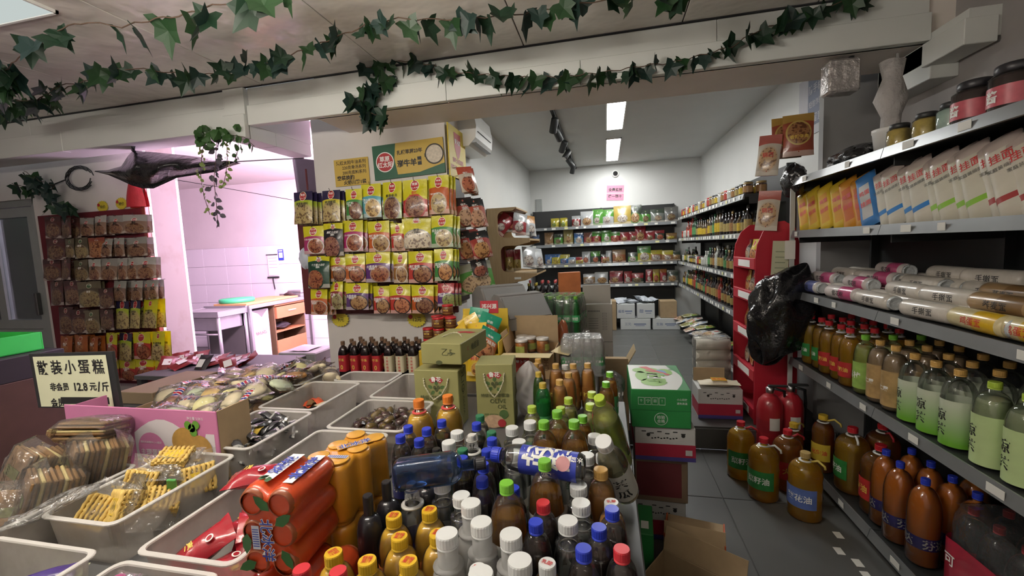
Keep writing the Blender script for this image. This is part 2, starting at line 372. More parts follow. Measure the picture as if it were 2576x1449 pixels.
# ceilings
def glossceil():
    g=NG('crinkled_ceiling_film'); o=g.obj(); n=g.noise(2.6,3,o); n2=g.noise(9,2,o)
    b=g.bsdf(Base_Color=g.mix(g.noise(1.5,4,o).outputs[0],(.66,.62,.57),(.76,.72,.67)),Roughness=.20,Specular_IOR_Level=.55)
    g.set(b.inputs['Normal'], g.bump(g.math('ADD',n.outputs[0],g.math('MULTIPLY',n2.outputs[0],.3)),.28,.10)); return g.surf(b)
CEILF=glossceil()
ce=struct(MB().box(-8,1.72,-1.5,2.66,2.66,2.72).build('ceiling', SEAM))
xs=[-8,-5.6,-4.4,-3.35,-2.28,-1.36,-.45,.44,1.1,1.72]
for a,b in zip(xs,xs[1:]): MB().rbox(a+.003,b-.003,-1.5,2.64,2.645,2.66,.002).build('panel', CEILF, ce)
struct(MB().box(-1.3,1.54,3.05,7.2,2.70,2.74).build('ceiling', WALLW))
struct(MB().box(-8,-2.235,3.05,6.0,2.66,2.72).build('ceiling', WALLP))
# the beam over the opening: two stepped fascias of several boards, soffit behind
bm_=struct(MB().box(-1.9,1.72,2.665,3.05,2.385,2.70).build('beam', pm('beam_soffit',(.80,.74,.68),.65,var=.12,vs=3)))
def boards(par,x0s,y0,y1,z0,z1):
    for a,b in zip(x0s,x0s[1:]): MB().rbox(a+.0012,b-.0012,y0,y1,z0,z1,.003).build('board', BEAMM, par)
boards(bm_,[-2.42,-1.05,.62,1.60],2.645,2.68,2.522,2.64); boards(bm_,[-2.42,-.95,-.12,1.60],2.625,2.68,2.385,2.519)
b2=struct(MB().box(-8,-2.6,2.665,2.86,2.37,2.66).build('beam', BEAMM))
boards(b2,[-8,-5.6,-4.5,-2.6],2.645,2.68,2.522,2.64); boards(b2,[-8,-6.,-4.15,-2.6],2.625,2.68,2.365,2.519)
b3=struct(MB().box(-2.60,-2.43,2.62,3.30,2.40,2.64).build('beam', BEAMM)); boards(b3,[-2.605,-2.425],2.60,2.64,2.30,2.46)
MB().rbox(-2.6,-2.435,2.66,2.90,2.30,2.42,.003).build('board',BEAMM,b3); MB().rbox(-2.6,-2.435,2.902,3.30,2.30,2.42,.003).build('board',BEAMM,b3)
b4=struct(MB().box(1.60,1.72,2.40,3.05,2.29,2.42).build('beam', BEAMM)); MB().rbox(1.575,1.70,2.385,2.65,2.262,2.375,.003).build('board',BEAMM,b4)
MB().rbox(1.60,1.72,2.625,3.05,2.20,2.385,.003).build('board',BEAMM,b4)
struct(MB().box(-8,1.72,2.63,2.648,2.641,2.652).build('trim_1', SEAM))
# ceiling light panels
for i,(n,l,x0,x1,y0,y1,z,c,st) in enumerate(PANELS):
    t=thing(n,l,'ceiling light',((x0+x1)/2,(y0+y1)/2,z)); w,d=(x1-x0)/2,(y1-y0)/2
    fr=MB()
    for a in ((-w,w,-d,-d+.012),(-w,w,d-.012,d),(-w,-w+.012,-d,d),(w-.012,w,-d,d)): fr.box(*a,-.014,0)
    fr.build('frame', WHITEP, t); MB().box(-w+.012,w-.012,-d+.012,d-.012,-.010,-.002).build('diffuser', emis('light_%d'%i,c,st), t)
for i,(x,y,z,l,st) in enumerate(TUBES):
    t=thing('tube_lamp',f'hanging white tube lamp above the {["drink table","snack bins","shop entrance"][i]}','lamp',(x,y,z))
    m=MB().tube([(-l/2,0,0),(l/2,0,0)],.014,10); m.build('tube',emis('tube_%d'%i,(1,.93,.82),st),t)
    MB().box(-l/2-.04,-l/2,-.018,.018,-.018,.04).build('end_cap',WHITEP,t); MB().box(l/2,l/2+.04,-.018,.018,-.018,.04).build('end_cap',WHITEP,t)
    MB().tube([(-l/2-.02,0,.04),(-l/2-.02,0,2.645-z)],.003,5).build('cable',DARK,t); MB().tube([(l/2+.02,0,.04),(l/2+.02,0,2.645-z)],.003,5).build('cable',DARK,t)
fd=thing('added_fill_lamp','square lilac flood lamp behind the pillar turned to the tiled wall','lamp',(-2.64,3.80,2.14)); q_=(Vector((-6.6,5.9,1.6))-Vector((-2.64,3.80,2.14))).normalized().to_track_quat('Z','Y'); fd.rotation_euler=q_.to_euler()  # unseen lamp added only to brighten the preparation room's tiled wall
MB().rbox(-.32,.32,-.22,.22,-.06,0,.006).build('housing',DARK,fd); MB().rbox(-.30,.30,-.20,.20,.001,.008,.002).build('diffuser',emis('brightener',(1,.66,.97),105),fd); rq=fd.rotation_euler.to_matrix().transposed(); MB().tube([(0,0,-.05),tuple(rq@Vector((.30,.02,.02)))],.014,6).build('bracket',DARK,fd)
# aluminium glazed door on the far side
AL=pm('grey_aluminium',(.34,.37,.36),.45,.2,var=.12); GLASS=film('door_glass',(.72,.80,.78),.05,(.3,.34,.33),.05,.8)
dr=struct(MB().box(-8,-5.30,3.10,3.16,2.06,2.12).build('door_1', AL))
fr=MB(); fr.box(-5.37,-5.30,3.08,3.18,0,2.06); fr.box(-6.62,-6.56,3.08,3.18,0,2.06); fr.box(-8,-7.9,3.08,3.18,0,2.06); fr.build('frame',AL,dr)
for k,(x0,x1) in enumerate(((-6.555,-5.375),(-7.9,-6.625))):
    m=MB(); m.box(x0,x0+.085,3.09,3.14,0.01,2.05); m.box(x1-.085,x1,3.09,3.14,0.01,2.05); xm=(x0+x1)/2; m.box(xm-.05,xm+.05,3.09,3.14,.95,1.96)
    m.box(x0+.085,x1-.085,3.09,3.14,1.96,2.05); m.box(x0+.085,x1-.085,3.09,3.14,.86,.95); m.box(x0+.085,x1-.085,3.09,3.14,.01,.10); m.build('sash',AL,dr)
    MB().box(x0+.085,xm-.05,3.11,3.118,.95,1.96).build('pane',GLASS,dr); MB().box(xm+.05,x1-.085,3.11,3.118,.95,1.96).build('pane',GLASS,dr)
    MB().rbox(x0+.09,x1-.09,3.10,3.13,.105,.855,.004).build('panel',AL,dr)
h=MB(); h.rbox(-5.46,-5.425,3.05,3.09,1.0,1.22,.006); h.build('handle',pm('dark_handle',(.05,.05,.05),.4),dr)
nb=MB()
for k in range(6): nb.box(-6.27+k*.075,-6.215+k*.075,3.086,3.09,.66,.72)
nb.build('sticker_row',pm('orange_brown_print',(.20,.08,.03),.6),dr)
# ------------------------------------------------------------------ hanging pouches, signs and boards on the front walls
YEL=(.56,.52,.015); NAVY=(.025,.018,.06); LIME=(.36,.45,.03); REDL=(.42,.025,.03)
MAROON=pm('maroon_pegboard',(.10,.012,.016),.6,var=.2,vs=12); HOOK=pm('dark_hook_wire',(.05,.05,.05),.35,.8)
PH={}
def pouch_mesh(w,h,t,texts,seed,wav=1.0):
    rr=random.Random(seed); a,b=rr.uniform(0,6),rr.uniform(0,6)
    def prof(u,v): 
        e=max(0.,(1-abs(2*u-1)**3.0))**.8; k=math.sin(math.pi*min(1,max(0,(v+.04)/.86)))**.7 if v<.82 else .06
        return t*.5*e*k+.0018+ .0022*wav*math.sin(5.1*v+a+3*u)*math.sin(3.3*u+b)*(1 if .03<v<.95 else .3)
    def xy(u,v): 
        n=1-.05*math.sin(math.pi*v)*(1-v); return ((u-.5)*w*n, (v-1)*h)
    m=MB()
    m.grid(lambda u,v:(xy(u,v)[0],-prof(u,v),xy(u,v)[1]),7,9,0)
    m.grid(lambda u,v:(xy(u,v)[0],prof(u,v)*.8-.001,xy(u,v)[1]),7,5,1,flip=True)
    L=MB()
    for (s,cx,cy,size,ink,wd,rot) in texts:
        def fn(x,y,cx=cx,cy=cy):
            u=cx+x/w; v=cy+y/h; p=xy(min(1,max(0,u)),min(1,max(0,v))); return (p[0],-prof(min(1,max(0,u)),min(1,max(0,v)))-.0012,p[1])
        L.text(s,size,fn,ink,.014,wd*w if wd else None,rot)
    return m,L
BACKF=propcol('pouch_back',.3,.3,key='ca')
INKS=[WHITE_INK,BLACK_INK,RED_INK,GREEN_INK,GOLD_INK]
def pouch_proto(name,w,h,t,texts,props,seed):
    r=thing(name,'-','pouch'); m,L=pouch_mesh(w,h,t,texts,seed)
    b=m.build('body',[M_PRINT,BACKF],r)
    for k,v in props.items(): b[k]=v
    if L.v: stuff(L.build('lettering',INKS,r))
    return proto(r)
def std_props(ca,cb,cc,cr=(.05,.03,.02),cl=REDL,split=.60,fx=.60,fy=.27,fr=.40,ly=.80,lr=.130):
    return dict(ca=ca,cb=cb,cc=cc,cr=cr,cl=cl,la=(split,fx,fy),lb=(fr,ly,lr))
def std_text(l1,l2,ink=0,ly=.80,ty=.52,tx=.28,wd=.48):
    return [('草原',.5,ly+.040,.024,0,.22,0),('红太阳',.5,ly-.042,.025,0,.31,0),(l1,tx,ty,.024,ink,wd,0),(l2,tx,ty-.075,.018,ink,wd*.7,0)]
MAG=(.36,.03,.13); ORG=(.48,.10,.02); GRN=(.05,.22,.05); PUR=(.10,.03,.16); RDB=(.42,.04,.03); BRN=(.30,.14,.04); TEAL=(.10,.35,.42); BLK=(.015,.014,.016); DGR=(.012,.05,.03)
FRED=(.20,.025,.012); FTAN=(.26,.14,.06); FPAL=(.36,.30,.13); FDK=(.09,.022,.018); FWH=(.58,.54,.44); FNOO=(.50,.36,.14)
Z5=lambda x,y:(680+x/2.787, 280+y/2.787)
P28=[ # zoom boxes: x0,y0,x1,y1, header, band, food, rim, line1, line2, ink, opts, colour words
 (160,565,300,790,NAVY,LIME,FPAL,(.4,.38,.1),'酸菜鱼调料','老坛酸菜',1,dict(split=.70,fr=.62,fx=.5,fy=.22,ly=.86),'navy and lime'),
 (365,555,490,775,NAVY,(.52,.46,.03),FPAL,(.4,.38,.1),'金汤酸菜','鱼调料',1,dict(split=.68,fr=.62,fx=.5,fy=.22,ly=.86),'navy and yellow'),
 (530,545,640,755,YEL,GRN,FDK,FDK,'烧烤料','孜然',0,{},'yellow and green small'),
 (635,510,775,745,YEL,TEAL,FNOO,(.6,.55,.45),'三鲜火锅','底料',0,{},'yellow and sky-blue'),
 (785,495,925,755,YEL,(.10,.30,.03),FDK,(.35,.30,.28),'鲜香骨汤','羊蝎子调料',1,dict(split=.42,fr=.46,fx=.5,ly=.84),'yellow and leaf-green'),
 (925,480,1100,740,YEL,(.40,.015,.02),(.14,.04,.035),(.45,.10,.10),'香辣','羊蝎子调料',2,dict(split=.45,fr=.46,fx=.5,ly=.84),'crimson and yellow'),
 (1105,450,1250,720,YEL,ORG,FPAL,(.5,.4,.3),'番茄牛腩炖料','',0,dict(split=.66,fx=.5,ly=.82),'yellow and orange'),
 (232,805,370,1000,YEL,MAG,FRED,(.6,.55,.5),'番茄火锅底料','',0,{},'yellow and magenta'),
 (370,785,510,1015,YEL,BLK,(.16,.04,.05),BLK,'麻辣小龙虾','调料',0,dict(split=.80,ly=.89,lr=.07,fr=.5,fx=.4),'black crayfish'),
 (508,765,650,985,YEL,MAG,FRED,(.6,.55,.5),'番茄火锅底料','',0,{},'yellow and magenta'),
 (680,770,835,985,YEL,ORG,(.25,.15,.05),(.6,.55,.5),'麻辣香汤','火锅底料',0,{},'yellow and rust'),
 (845,785,935,980,YEL,RDB,(.40,.25,.18),(.5,.4,.3),'牛油麻辣','火锅底料',0,{},'narrow yellow and red'),
 (925,735,1120,960,YEL,(.03,.13,.03),FWH,(.35,.33,.28),'清汤','火锅蘸料',1,dict(split=.36,fr=.52,fx=.52,fy=.22,ly=.86,lr=.085),'wide yellow and green noodle'),
 (1128,730,1280,955,YEL,GRN,FPAL,(.55,.5,.4),'菌汤火锅','底料',0,{},'yellow and green'),
 (262,1015,420,1240,YEL,DGR,FRED,DGR,'十三香小龙虾','调料',0,dict(split=.82,ly=.89,lr=.07,fr=.45,fx=.35),'dark green crayfish'),
 (420,1010,525,1195,YEL,(.30,.09,.02),FDK,BLK,'红烧肉','调料',0,{},'yellow and brown'),
 (528,1000,660,1200,YEL,(.45,.12,.03),FRED,BLK,'红烧排骨','调料',0,{},'yellow and light orange'),
 (668,988,840,1200,YEL,PUR,FRED,(.3,.2,.15),'水煮肉片','调味料',0,{},'yellow and purple'),
 (862,990,960,1205,YEL,BRN,FTAN,(.6,.57,.5),'羊汤炖料','',0,{},'yellow and tan'),
 (960,980,1140,1205,YEL,RDB,(.18,.06,.03),BLK,'麻辣香锅','火锅底料',0,{},'wide yellow and red'),
 (1148,965,1280,1190,YEL,GRN,(.40,.17,.05),BLK,'黄焖鸡','酱料',0,{},'yellow and deep green'),
 (280,1245,405,1430,YEL,ORG,FRED,(.4,.35,.3),'宫保鸡丁','调味料',0,{},'yellow and burnt-orange'),
 (420,1190,510,1390,YEL,(.22,.03,.04),(.16,.17,.08),(.30,.32,.14),'烤鱼','料',0,{},'slim yellow and maroon'),
 (528,1205,690,1395,YEL,PUR,FTAN,BLK,'鱼香肉丝','调味料',0,{},'yellow and violet'),
 (722,1225,835,1420,YEL,RDB,FTAN,BLK,'回锅肉','调料',0,{},'yellow and brick-red'),
 (832,1215,985,1420,YEL,RDB,(.42,.13,.07),BLK,'口水鸡调料','',0,{},'yellow and scarlet'),
 (985,1218,1150,1420,YEL,ORG,FDK,BLK,'麻婆豆腐','调味料',0,{},'yellow and orange'),
 (1170,1205,1290,1370,(.36,.03,.035),PUR,(.10,.20,.05),(.2,.3,.1),'麻辣烫','火锅底料',0,dict(split=.55,fx=.72),'red and purple'),
]
peg=thing('pegboard','maroon pegboard of hooks on the pillar holding rows of yellow pouches','pegboard',(-1.68,3.03,1.3))
a_,b_=at(770,790,Y=3.03),at(1135,455,Y=3.03)
MB().rbox(a_.x+1.68,b_.x+1.68,-.012,.012,a_.z-1.3,1.80-1.3,.003).build('board',MAROON,peg)
row_of=lambda i: 0 if i<7 else 1 if i<14 else 2 if i<21 else 3
start=[0,7,14,21]; RW=['top row','second row','third row','bottom row']
for i,(x0,y0,x1,y1,ca,cb,cc,cr,l1,l2,ink,op,words) in enumerate(P28):
    yf=2.90-.012*(i%3)
    c=at(*Z5((x0+x1)/2,y0),Y=yf); l=at(*Z5(x0,(y0+y1)/2),Y=yf); r=at(*Z5(x1,(y0+y1)/2),Y=yf); bt=at(*Z5((x0+x1)/2,y1),Y=yf-.03)
    w=r.x-l.x; h=c.z-bt.z
    o2={k:v for k,v in op.items() if k in('ly',)}
    tx=.5 if (ink==1 or ink==2 or words.endswith('crayfish')) else .28
    ty=(.62 if op.get('split',.6)>.6 else op.get('split',.6)+.20) if ink in(1,2) else (.72 if words.endswith('crayfish') else .52)
    P=pouch_proto('seasoning_pouch',w,h,.035,std_text(l1,l2,ink,ty=ty,tx=tx,wd=.62 if tx==.5 else .48,**o2),std_props(ca,cb,cc,cr,**op),i)
    k=i-start[row_of(i)]; rot=(math.radians(rnd(-7,-2)),0,math.radians(rnd(-7,7)))
    inst(P,f'{words} pouch, {ORD[k]} from the pillar edge in the {RW[row_of(i)]}','pouch',c,rot=rot,group='seasoning pouches on the pillar pegboard')
    for d in range(2):
        rt=(rot[0]*.6,0,rot[2]+math.radians(rnd(-3,3)))
        inst(P,f'{words} pouch {["just","two"][d]} behind the {ORD[k]} one of the {RW[row_of(i)]}','pouch',(c.x+.012*(d+1)+rnd(-.003,.006),c.y+.036*(d+1),c.z-.004*(d+1)),rot=rt,group='seasoning pouches on the pillar pegboard')
    hk=MB().tube([(c.x+1.68,0,c.z-1.3+.0),(c.x+1.68,c.y-3.03-.02,c.z-1.3-.008),(c.x+1.68,c.y-3.03-.028,c.z-1.3+.014)],.0022,5); hk.build('hook',HOOK,peg)
# red strip standing proud at the pillar's upper edge
st=at(772,455,Y=2.98); MB().box(-.006,.006,-.004,.004,-.07,.09).build('hook_strip',MAROON,peg,(st.x+1.68-.0,-.05,st.z-1.3))
# banner
def board_from(name,label,cat,c4,Y,thick,mats,draw):
    """flat sign given by its four photo corners TL,TR,BR,BL on the wall plane Y; local x along the sign, z up"""
    p=[at(*c,Y=Y) for c in c4]; ce=sum(p,Vector())/4
    x=((p[1]-p[0])+(p[2]-p[3])); x.y=0; W=x.length/2; ang=math.atan2(x.z,x.x); Hh=((p[0]-p[3]).length+(p[1]-p[2]).length)/2
    t=thing(name,label,cat,ce,rot=(0,-ang,0)); m=MB().rbox(-W/2,W/2,0,thick,-Hh/2,Hh/2,min(.001,thick*.3)); m.build('sheet',mats[0],t); L=MB(); draw(L,W,Hh); L.build('print',mats,t); return t
X_,Z_=(1,0,0),(0,0,1)
GB=pm('green_banner',(.015,.10,.05),.45,var=.05); GY=pm('mustard_print',(.55,.38,.07),.45,var=.05); CREAM=pm('cream_dumplings',(.62,.55,.45),.6,var=.4,vs=60); LOGOR=pm('logo_red',REDL,.45,var=.04)
def dban(L,W,H):
    L.prism([(-.16*W,-.40*H),(.15*W,-.40*H),(.5*W,-.22*H),(.5*W,.5*H),(-.16*W,.5*H),(-.19*W,.05*H)],0,.001,1); n=0
    for k,v in enumerate(L.v): L.v[k]=(v[0],-.0005-v[2],v[1])
    for k in range(len(L.f)): L.f[k]=L.f[k][::-1]
    L.disc((-.33*W,-.0005,.0),X_,Z_,.13*W,2,28); L.disc((-.33*W,-.0012,0),X_,Z_,.118*W,6,28)
    L.flat('草原',.075*W,(-.33*W,-.002,.04*W),X_,Z_,2,.02); L.flat('红太阳',.075*W,(-.33*W,-.002,-.035*W),X_,Z_,2,.02)
    L.flat('扎根草原23年',.06*W,(.03*W,-.002,.22*H),X_,Z_,4,.03,.36*W); L.flat('涮牛羊',.10*W,(-.02*W,-.002,-.10*H),X_,Z_,4,.04,.28*W); L.rect((.16*W,-.002,-.08*H),X_,Z_,.055*W,.24*H,4); L.flat('蘸料',.04*W,(.16*W,-.003,-.08*H),X_,Z_,1,.02,.05*W)
    L.disc((.37*W,-.002,.06*H),X_,Z_,.13*W,3,28); L.disc((.37*W,-.003,.06*H),X_,Z_,.112*W,5,28); L.box(.235*W,.255*W,-.004,-.002,.0,.1*H,3)
board_from('banner_sign','green and mustard banner with red disc logo and dumpling bowl above the pillar pouches','sign',[Z5(710,245),Z5(1215,180),Z5(1222,425),Z5(735,490)],3.035,.004,[GB,GY,WHITE_INK,pm('dark_bowl',(.03,.025,.02),.5),BLACK_INK,CREAM,LOGOR],dban)
def dnote(L,W,H):
    for k,(s,x,w) in enumerate((('凭红太阳牛油系列',0,.86),('220克骨汤系列',.08,.68),('200克底料系列',.08,.68),('空袋换购',-.18,.50),('火锅川粉1袋',.08,.66))): L.flat(s,.1,(x*W,-.0006,(.36-.185*k)*H),X_,Z_,1,.012 if k<3 else .03,w*W)
board_from('paper_notice','yellow handwritten exchange notice taped on the pillar beside the green banner','notice',[(839,404),(927.6,393),(928,463),(845,470)],3.04,.0015,[pm('yellow_notice',(.58,.40,.08),.7,var=.05),BLACK_INK],dnote)
# starburst price tags on the pillar and left board
BURST=pm('yellow_price_burst',(.60,.50,.04),.5,var=.05)
def burst(px,py,r,s,label,Y=3.03,col=BURST):
    c=at(px,py,Y=Y); t=thing('price_tag',label,'price tag',c); n=18
    pts=[((r if k%2 else r*.84)*1.25*math.cos(math.pi*k/n),(r if k%2 else r*.84)*math.sin(math.pi*k/n)) for k in range(2*n)]
    m=MB().prism(pts,0,.0015,0); m.v=[(x,-z,y) for x,y,z in m.v]; m.f=[f[::-1] for f in m.f]; m.build('card',col,t)
    L=MB().flat(s,.6*r,(0.1*r,-.0018,-.05*r),X_,Z_,0,.01,1.3*r); L.disc((-.75*r,-.0018,.3*r),X_,Z_,.28*r,1,10); L.build('print',[BLACK_INK,LOGOR],t)
burst(856,803,.065,'9元','yellow starburst price tag with red corner under the slim maroon pouch'); burst(1048,803,.065,'12元','yellow starburst price tag reading twelve under the wide orange pouch')
for k,(x,y) in enumerate(((258,520),(305,512),(340,513))): burst(x,y,.055,'特价',f'small yellow starburst tag with brown top on the far wall, {ORD[k]} from the door',3.05)
# ---- the far board of dim pouches
fb=thing('pegboard','dark red pegboard by the glazed door crowded with sauce packs','pegboard',(-4.5,3.04,1.2))
tl,br=at(112,548,Y=3.04),at(368,960,Y=3.04)
MB().rbox(-5.22+4.5,-3.935+4.5,-.01,.01,.35-1.2,tl.z+.02-1.2,.003).build('board',pm('dark_red_board',(.13,.012,.018),.6,var=.25),fb)
MB().rbox(-3.965+4.5,-3.925+4.5,-.022,.012,.2-1.2,2.25-1.2,.003).build('edge_trim',pm('brown_red_trim',(.16,.035,.02),.5),fb)
TRAY=((.50,.47,.42),(.50,.47,.42)); 
def lp(kind):
    if kind=='tray': return std_props(rc((.34,.33,.30)),rc((.22,.14,.10)),rc((.12,.04,.03)),(.3,.2,.15),REDL,split=.62,fx=.5,fy=.25,fr=.46,ly=.72,lr=.09)
    if kind=='dark': return std_props(rc((.06,.025,.02)),rc((.09,.03,.028)),rc((.06,.03,.03)),(.10,.06,.055),(.2,.03,.03),split=.75,fx=.5,fy=.35,fr=.5,ly=.86,lr=.08)
    if kind=='olive': return std_props(rc((.12,.10,.06)),rc((.10,.08,.05)),rc((.14,.12,.06)),(.2,.16,.1),(.05,.12,.05),split=.7,fx=.5,fy=.3,fr=.5,ly=.82,lr=.08)
    if kind=='powder': return std_props((.26,.06,.03),(.30,.10,.04),(.30,.10,.04),(.3,.1,.04),(.2,.03,.03),split=.8,fx=.5,fy=.4,fr=.6,ly=.88,lr=.05)
    if kind=='navy': return std_props(NAVY,LIME,FPAL,(.4,.38,.1),REDL,split=.70,fr=.62,fx=.5,fy=.22,ly=.86)
    if kind=='lime': return std_props(YEL,(.45,.42,.05),FPAL,(.45,.42,.1),REDL,split=.5,fr=.55,fx=.5,fy=.22,ly=.84,lr=.08)
    if kind=='red': return std_props(YEL,RDB,FRED,FRED,REDL,split=.58)
    if kind=='orange': return std_props((.36,.10,.02),(.36,.10,.02),(.40,.12,.02),(.4,.12,.02),(.36,.05,.02),split=.9,fr=.3,fx=.5,fy=.4,ly=.8,lr=.1)
def rc(c,k=.25): f=rnd(1-k,1+k); return tuple(min(1,x*f) for x in c)
WORD={'tray':'white-framed meat seasoning pack','dark':'dark brown sauce bag','olive':'olive pickle bag','powder':'orange chilli powder bag','navy':'navy and lime pickle pouch','lime':'tall lime pickle pouch','red':'yellow and red spice pouch','orange':'orange spice packet'}
LROWS=[('top row',[(114,545,150,600,'dark'),(148,548,186,600,'dark'),(200,548,238,594,'tray'),(235,543,272,592,'tray'),(272,542,312,588,'tray'),(312,540,368,586,'tray')]),
 ('second row',[(118,600,160,655,'dark'),(160,600,190,648,'olive'),(186,598,218,650,'olive'),(222,598,262,648,'powder'),(258,600,284,645,'tray'),(284,598,316,645,'tray'),(316,597,372,645,'tray')]),
 ('third row',[(112,652,150,706,'dark'),(148,650,184,704,'dark'),(184,654,222,706,'olive'),(224,652,252,704,'tray'),(253,650,298,704,'tray'),(296,649,322,703,'tray'),(320,648,348,702,'tray'),(346,647,390,700,'tray')]),
 ('fourth row',[(122,706,164,768,'dark'),(160,705,200,766,'dark'),(198,708,248,772,'olive'),(246,725,286,775,'dark'),(280,706,326,757,'tray'),(330,706,360,755,'tray'),(358,705,380,754,'tray'),(376,704,398,752,'tray')]),
 ('fifth row',[(148,772,182,840,'dark'),(180,778,214,838,'dark'),(212,780,246,838,'olive'),(244,778,290,830,'dark'),(288,757,328,826,'navy'),(326,756,358,825,'navy'),(358,752,402,824,'lime')]),
 ('sixth row',[(150,845,186,892,'orange'),(184,842,224,890,'orange'),(222,846,250,890,'orange'),(262,838,302,905,'red'),(294,838,340,905,'navy'),(334,836,378,902,'red'),(382,834,416,904,'lime')]),
 ('lowest row',[(262,905,304,955,'red'),(298,906,342,956,'red'),(338,903,384,952,'red'),(390,906,420,952,'lime')])]
SHORT={'tray':('酱肉','调料'),'dark':('',''),'olive':('酸菜',''),'powder':('',''),'navy':('酸菜鱼','调料'),'lime':('金汤酸菜鱼','调料'),'red':('火锅底料','麻辣'),'orange':('麻辣烫','底料')}
n=0
for rw,its in LROWS:
    for k,(x0,y0,x1,y1,kd) in enumerate(its):
        yf=2.955-.012*(k%2); c=at((x0+x1)/2,y0,Y=yf); w=(at(x1,y0,Y=yf)-at(x0,y0,Y=yf)).x; h=(c-at((x0+x1)/2,y1,Y=yf)).z
        tx=[('红太阳',.5,.72 if kd=='tray' else .84,.02,0,.22,0)]+([(SHORT[kd][0],.5,.60,.02,1 if kd in('navy','lime','tray') else 0,.7,0),(SHORT[kd][1],.5,.52,.02,1 if kd in('navy','lime','tray') else 0,.4,0)] if SHORT[kd][0] else [])
        P=pouch_proto('sauce_pack',w*.98,h,.03,tx,lp(kd),n+100); n+=1
        rot=(math.radians(rnd(-9,-2)),math.radians(rnd(-3,3)) if kd in('dark','olive','tray') else 0,math.radians(rnd(-12,10)))
        inst(P,f'{WORD[kd]}, {ORD[k]} from the door, {rw} of the red board','pouch',c,rot=rot,group='packs on the far red board')
        inst(P,f'{WORD[kd]} behind the {ORD[k]} one in the {rw}, red board','pouch',(c.x+.01,c.y+.04,c.z-.003),rot=(rot[0]*.5,0,0),group='packs on the far red board')
        MB().tube([(c.x+4.5,.0,c.z-1.2),(c.x+4.5,c.y-3.04-.02,c.z-1.2-.005),(c.x+4.5,c.y-3.04-.025,c.z-1.2+.012)],.002,4).build('hook',HOOK,fb)
# red lantern paper above the far board
c=at(340,495,Y=3.0); m=MB(); m.grid(lambda u,v:((u-.5)*.22*(1-.55*v*v),-.05*math.sin(math.pi*u)*(1-.4*v),(v)*.22-.09),8,6)
m.grid(lambda u,v:((u-.5)*.22*(1-.55*v*v),.03,(v)*.22-.09),8,6,flip=True); m.v=[(x,y,z) for x,y,z in m.v]
tag(m.build('red_paper_bag',pm('red_tissue',(.50,.03,.04),.5,bump=(20,.4,.01)),loc=c),'red paper bag hung above the far board under the black plastic','bag')
# ---- the side of the pillar: yellow sign and hanging snack bags facing the aisle
sb=thing('side_board','dark narrow board of hooks on the aisle side of the pillar','pegboard',(-1.115,3.2,1.3))
MB().rbox(-.012,.008,-.15,.16,-.25,.75,.003).build('board',pm('dark_side_board',(.03,.02,.02),.5),sb)
sg=thing('yellow_sign','yellow sign with red shield logo at the top corner of the pillar','sign',(-1.10,3.22,2.19))
MB().rbox(-.006,.003,-.19,.19,-.19,.19,.001).build('sheet',pm('sign_yellow',(.66,.50,.03),.45,var=.05),sg)
L=MB(); yx=(0,1,0)
shp=[(-.075,.13),(.075,.13),(.068,.02),(.03,-.045),(0,-.06),(-.03,-.045),(-.068,.02)]
n0=len(L.v); L.v += [(.0040,a*1.0-.0,b+.02) for a,b in shp]; L.face(range(n0,n0+7),1)
L.flat('好人家',.07,(.0045,0,.085),yx,Z_,0,.03,.12); L.flat('高端火锅底料',.04,(.0035,0,-.06),yx,Z_,1,.03,.27); L.flat('连续五年全国销量领先',.04,(.0035,0,-.115),yx,Z_,1,.03,.34)
L.build('print',[WHITE_INK,LOGOR],sg)
SBAG=[(1152,420,1180,485,(.55,.10,.06),(.65,.55,.45),(.5,.12,.08),'red and white glossy snack bag, topmost on the pillar side'),(1172,440,1186,490,(.10,.09,.08),(.2,.15,.12),(.3,.1,.06),'black snack bag half behind the topmost red one on the pillar side'),
 (1144,498,1178,570,(.05,.03,.03),(.45,.08,.06),(.62,.40,.30),'red and pink noodle bag of the second row on the pillar side'),(1174,500,1204,572,(.02,.02,.02),(.45,.10,.06),(.62,.35,.25),'black edged chilli bag of the second row on the pillar side'),
 (1148,582,1174,652,(.03,.02,.02),(.45,.05,.04),(.55,.25,.12),'narrow black and red bag of the third row on the pillar side'),(1162,578,1192,656,(.55,.12,.10),(.60,.40,.34),(.6,.4,.3),'pale pink and red bag of the third row on the pillar side'),(1182,582,1216,650,(.02,.02,.02),(.35,.05,.04),(.5,.25,.1),'black and orange bag of the third row nearest the aisle'),
 (1154,662,1218,735,(.50,.50,.40),(.12,.35,.08),(.60,.45,.30),'white and green snack bag, lowest on the pillar side'),(1186,652,1212,695,(.02,.018,.02),(.03,.02,.02),(.25,.04,.05),'small black carton-like bag beside the wooden rack')]
for k,(x0,y0,x1,y1,ca,cb,cc,lab) in enumerate(SBAG):
    Y=3.08+.06*(k%2); c=at((x0+x1)/2,y0,Y=Y); w=(at(x1,y0,Y=Y)-at(x0,y0,Y=Y)).x*1.5; h=(c-at((x0+x1)/2,y1,Y=Y)).z
    tx=[('干锅' if k==7 else '香辣',.5,.78,.03,3 if k==7 else 0,.4,0),('鸭货' if k%2 else '调料',.5,.62,.03,0,.35,0)]
    P=pouch_proto('snack_bag',w,h,.04,tx,std_props(ca,cb,cc,cb,(.5,.04,.04),split=.7,fx=.5,fy=.3,fr=.5,ly=.9,lr=.03),200+k)
    for d in range(2): inst(P,lab if d==0 else 'second '+lab,'pouch',(c.x+.0,c.y+.045*d,c.z-.006*d),rot=(math.radians(-8),math.radians(-8),math.radians(48)),group='bags on the pillar side')
    MB().tube([(0,c.y-3.2,c.z-1.3),(c.x+1.115,c.y-3.2,c.z-1.3)],.002,4).build('hook',HOOK,sb)
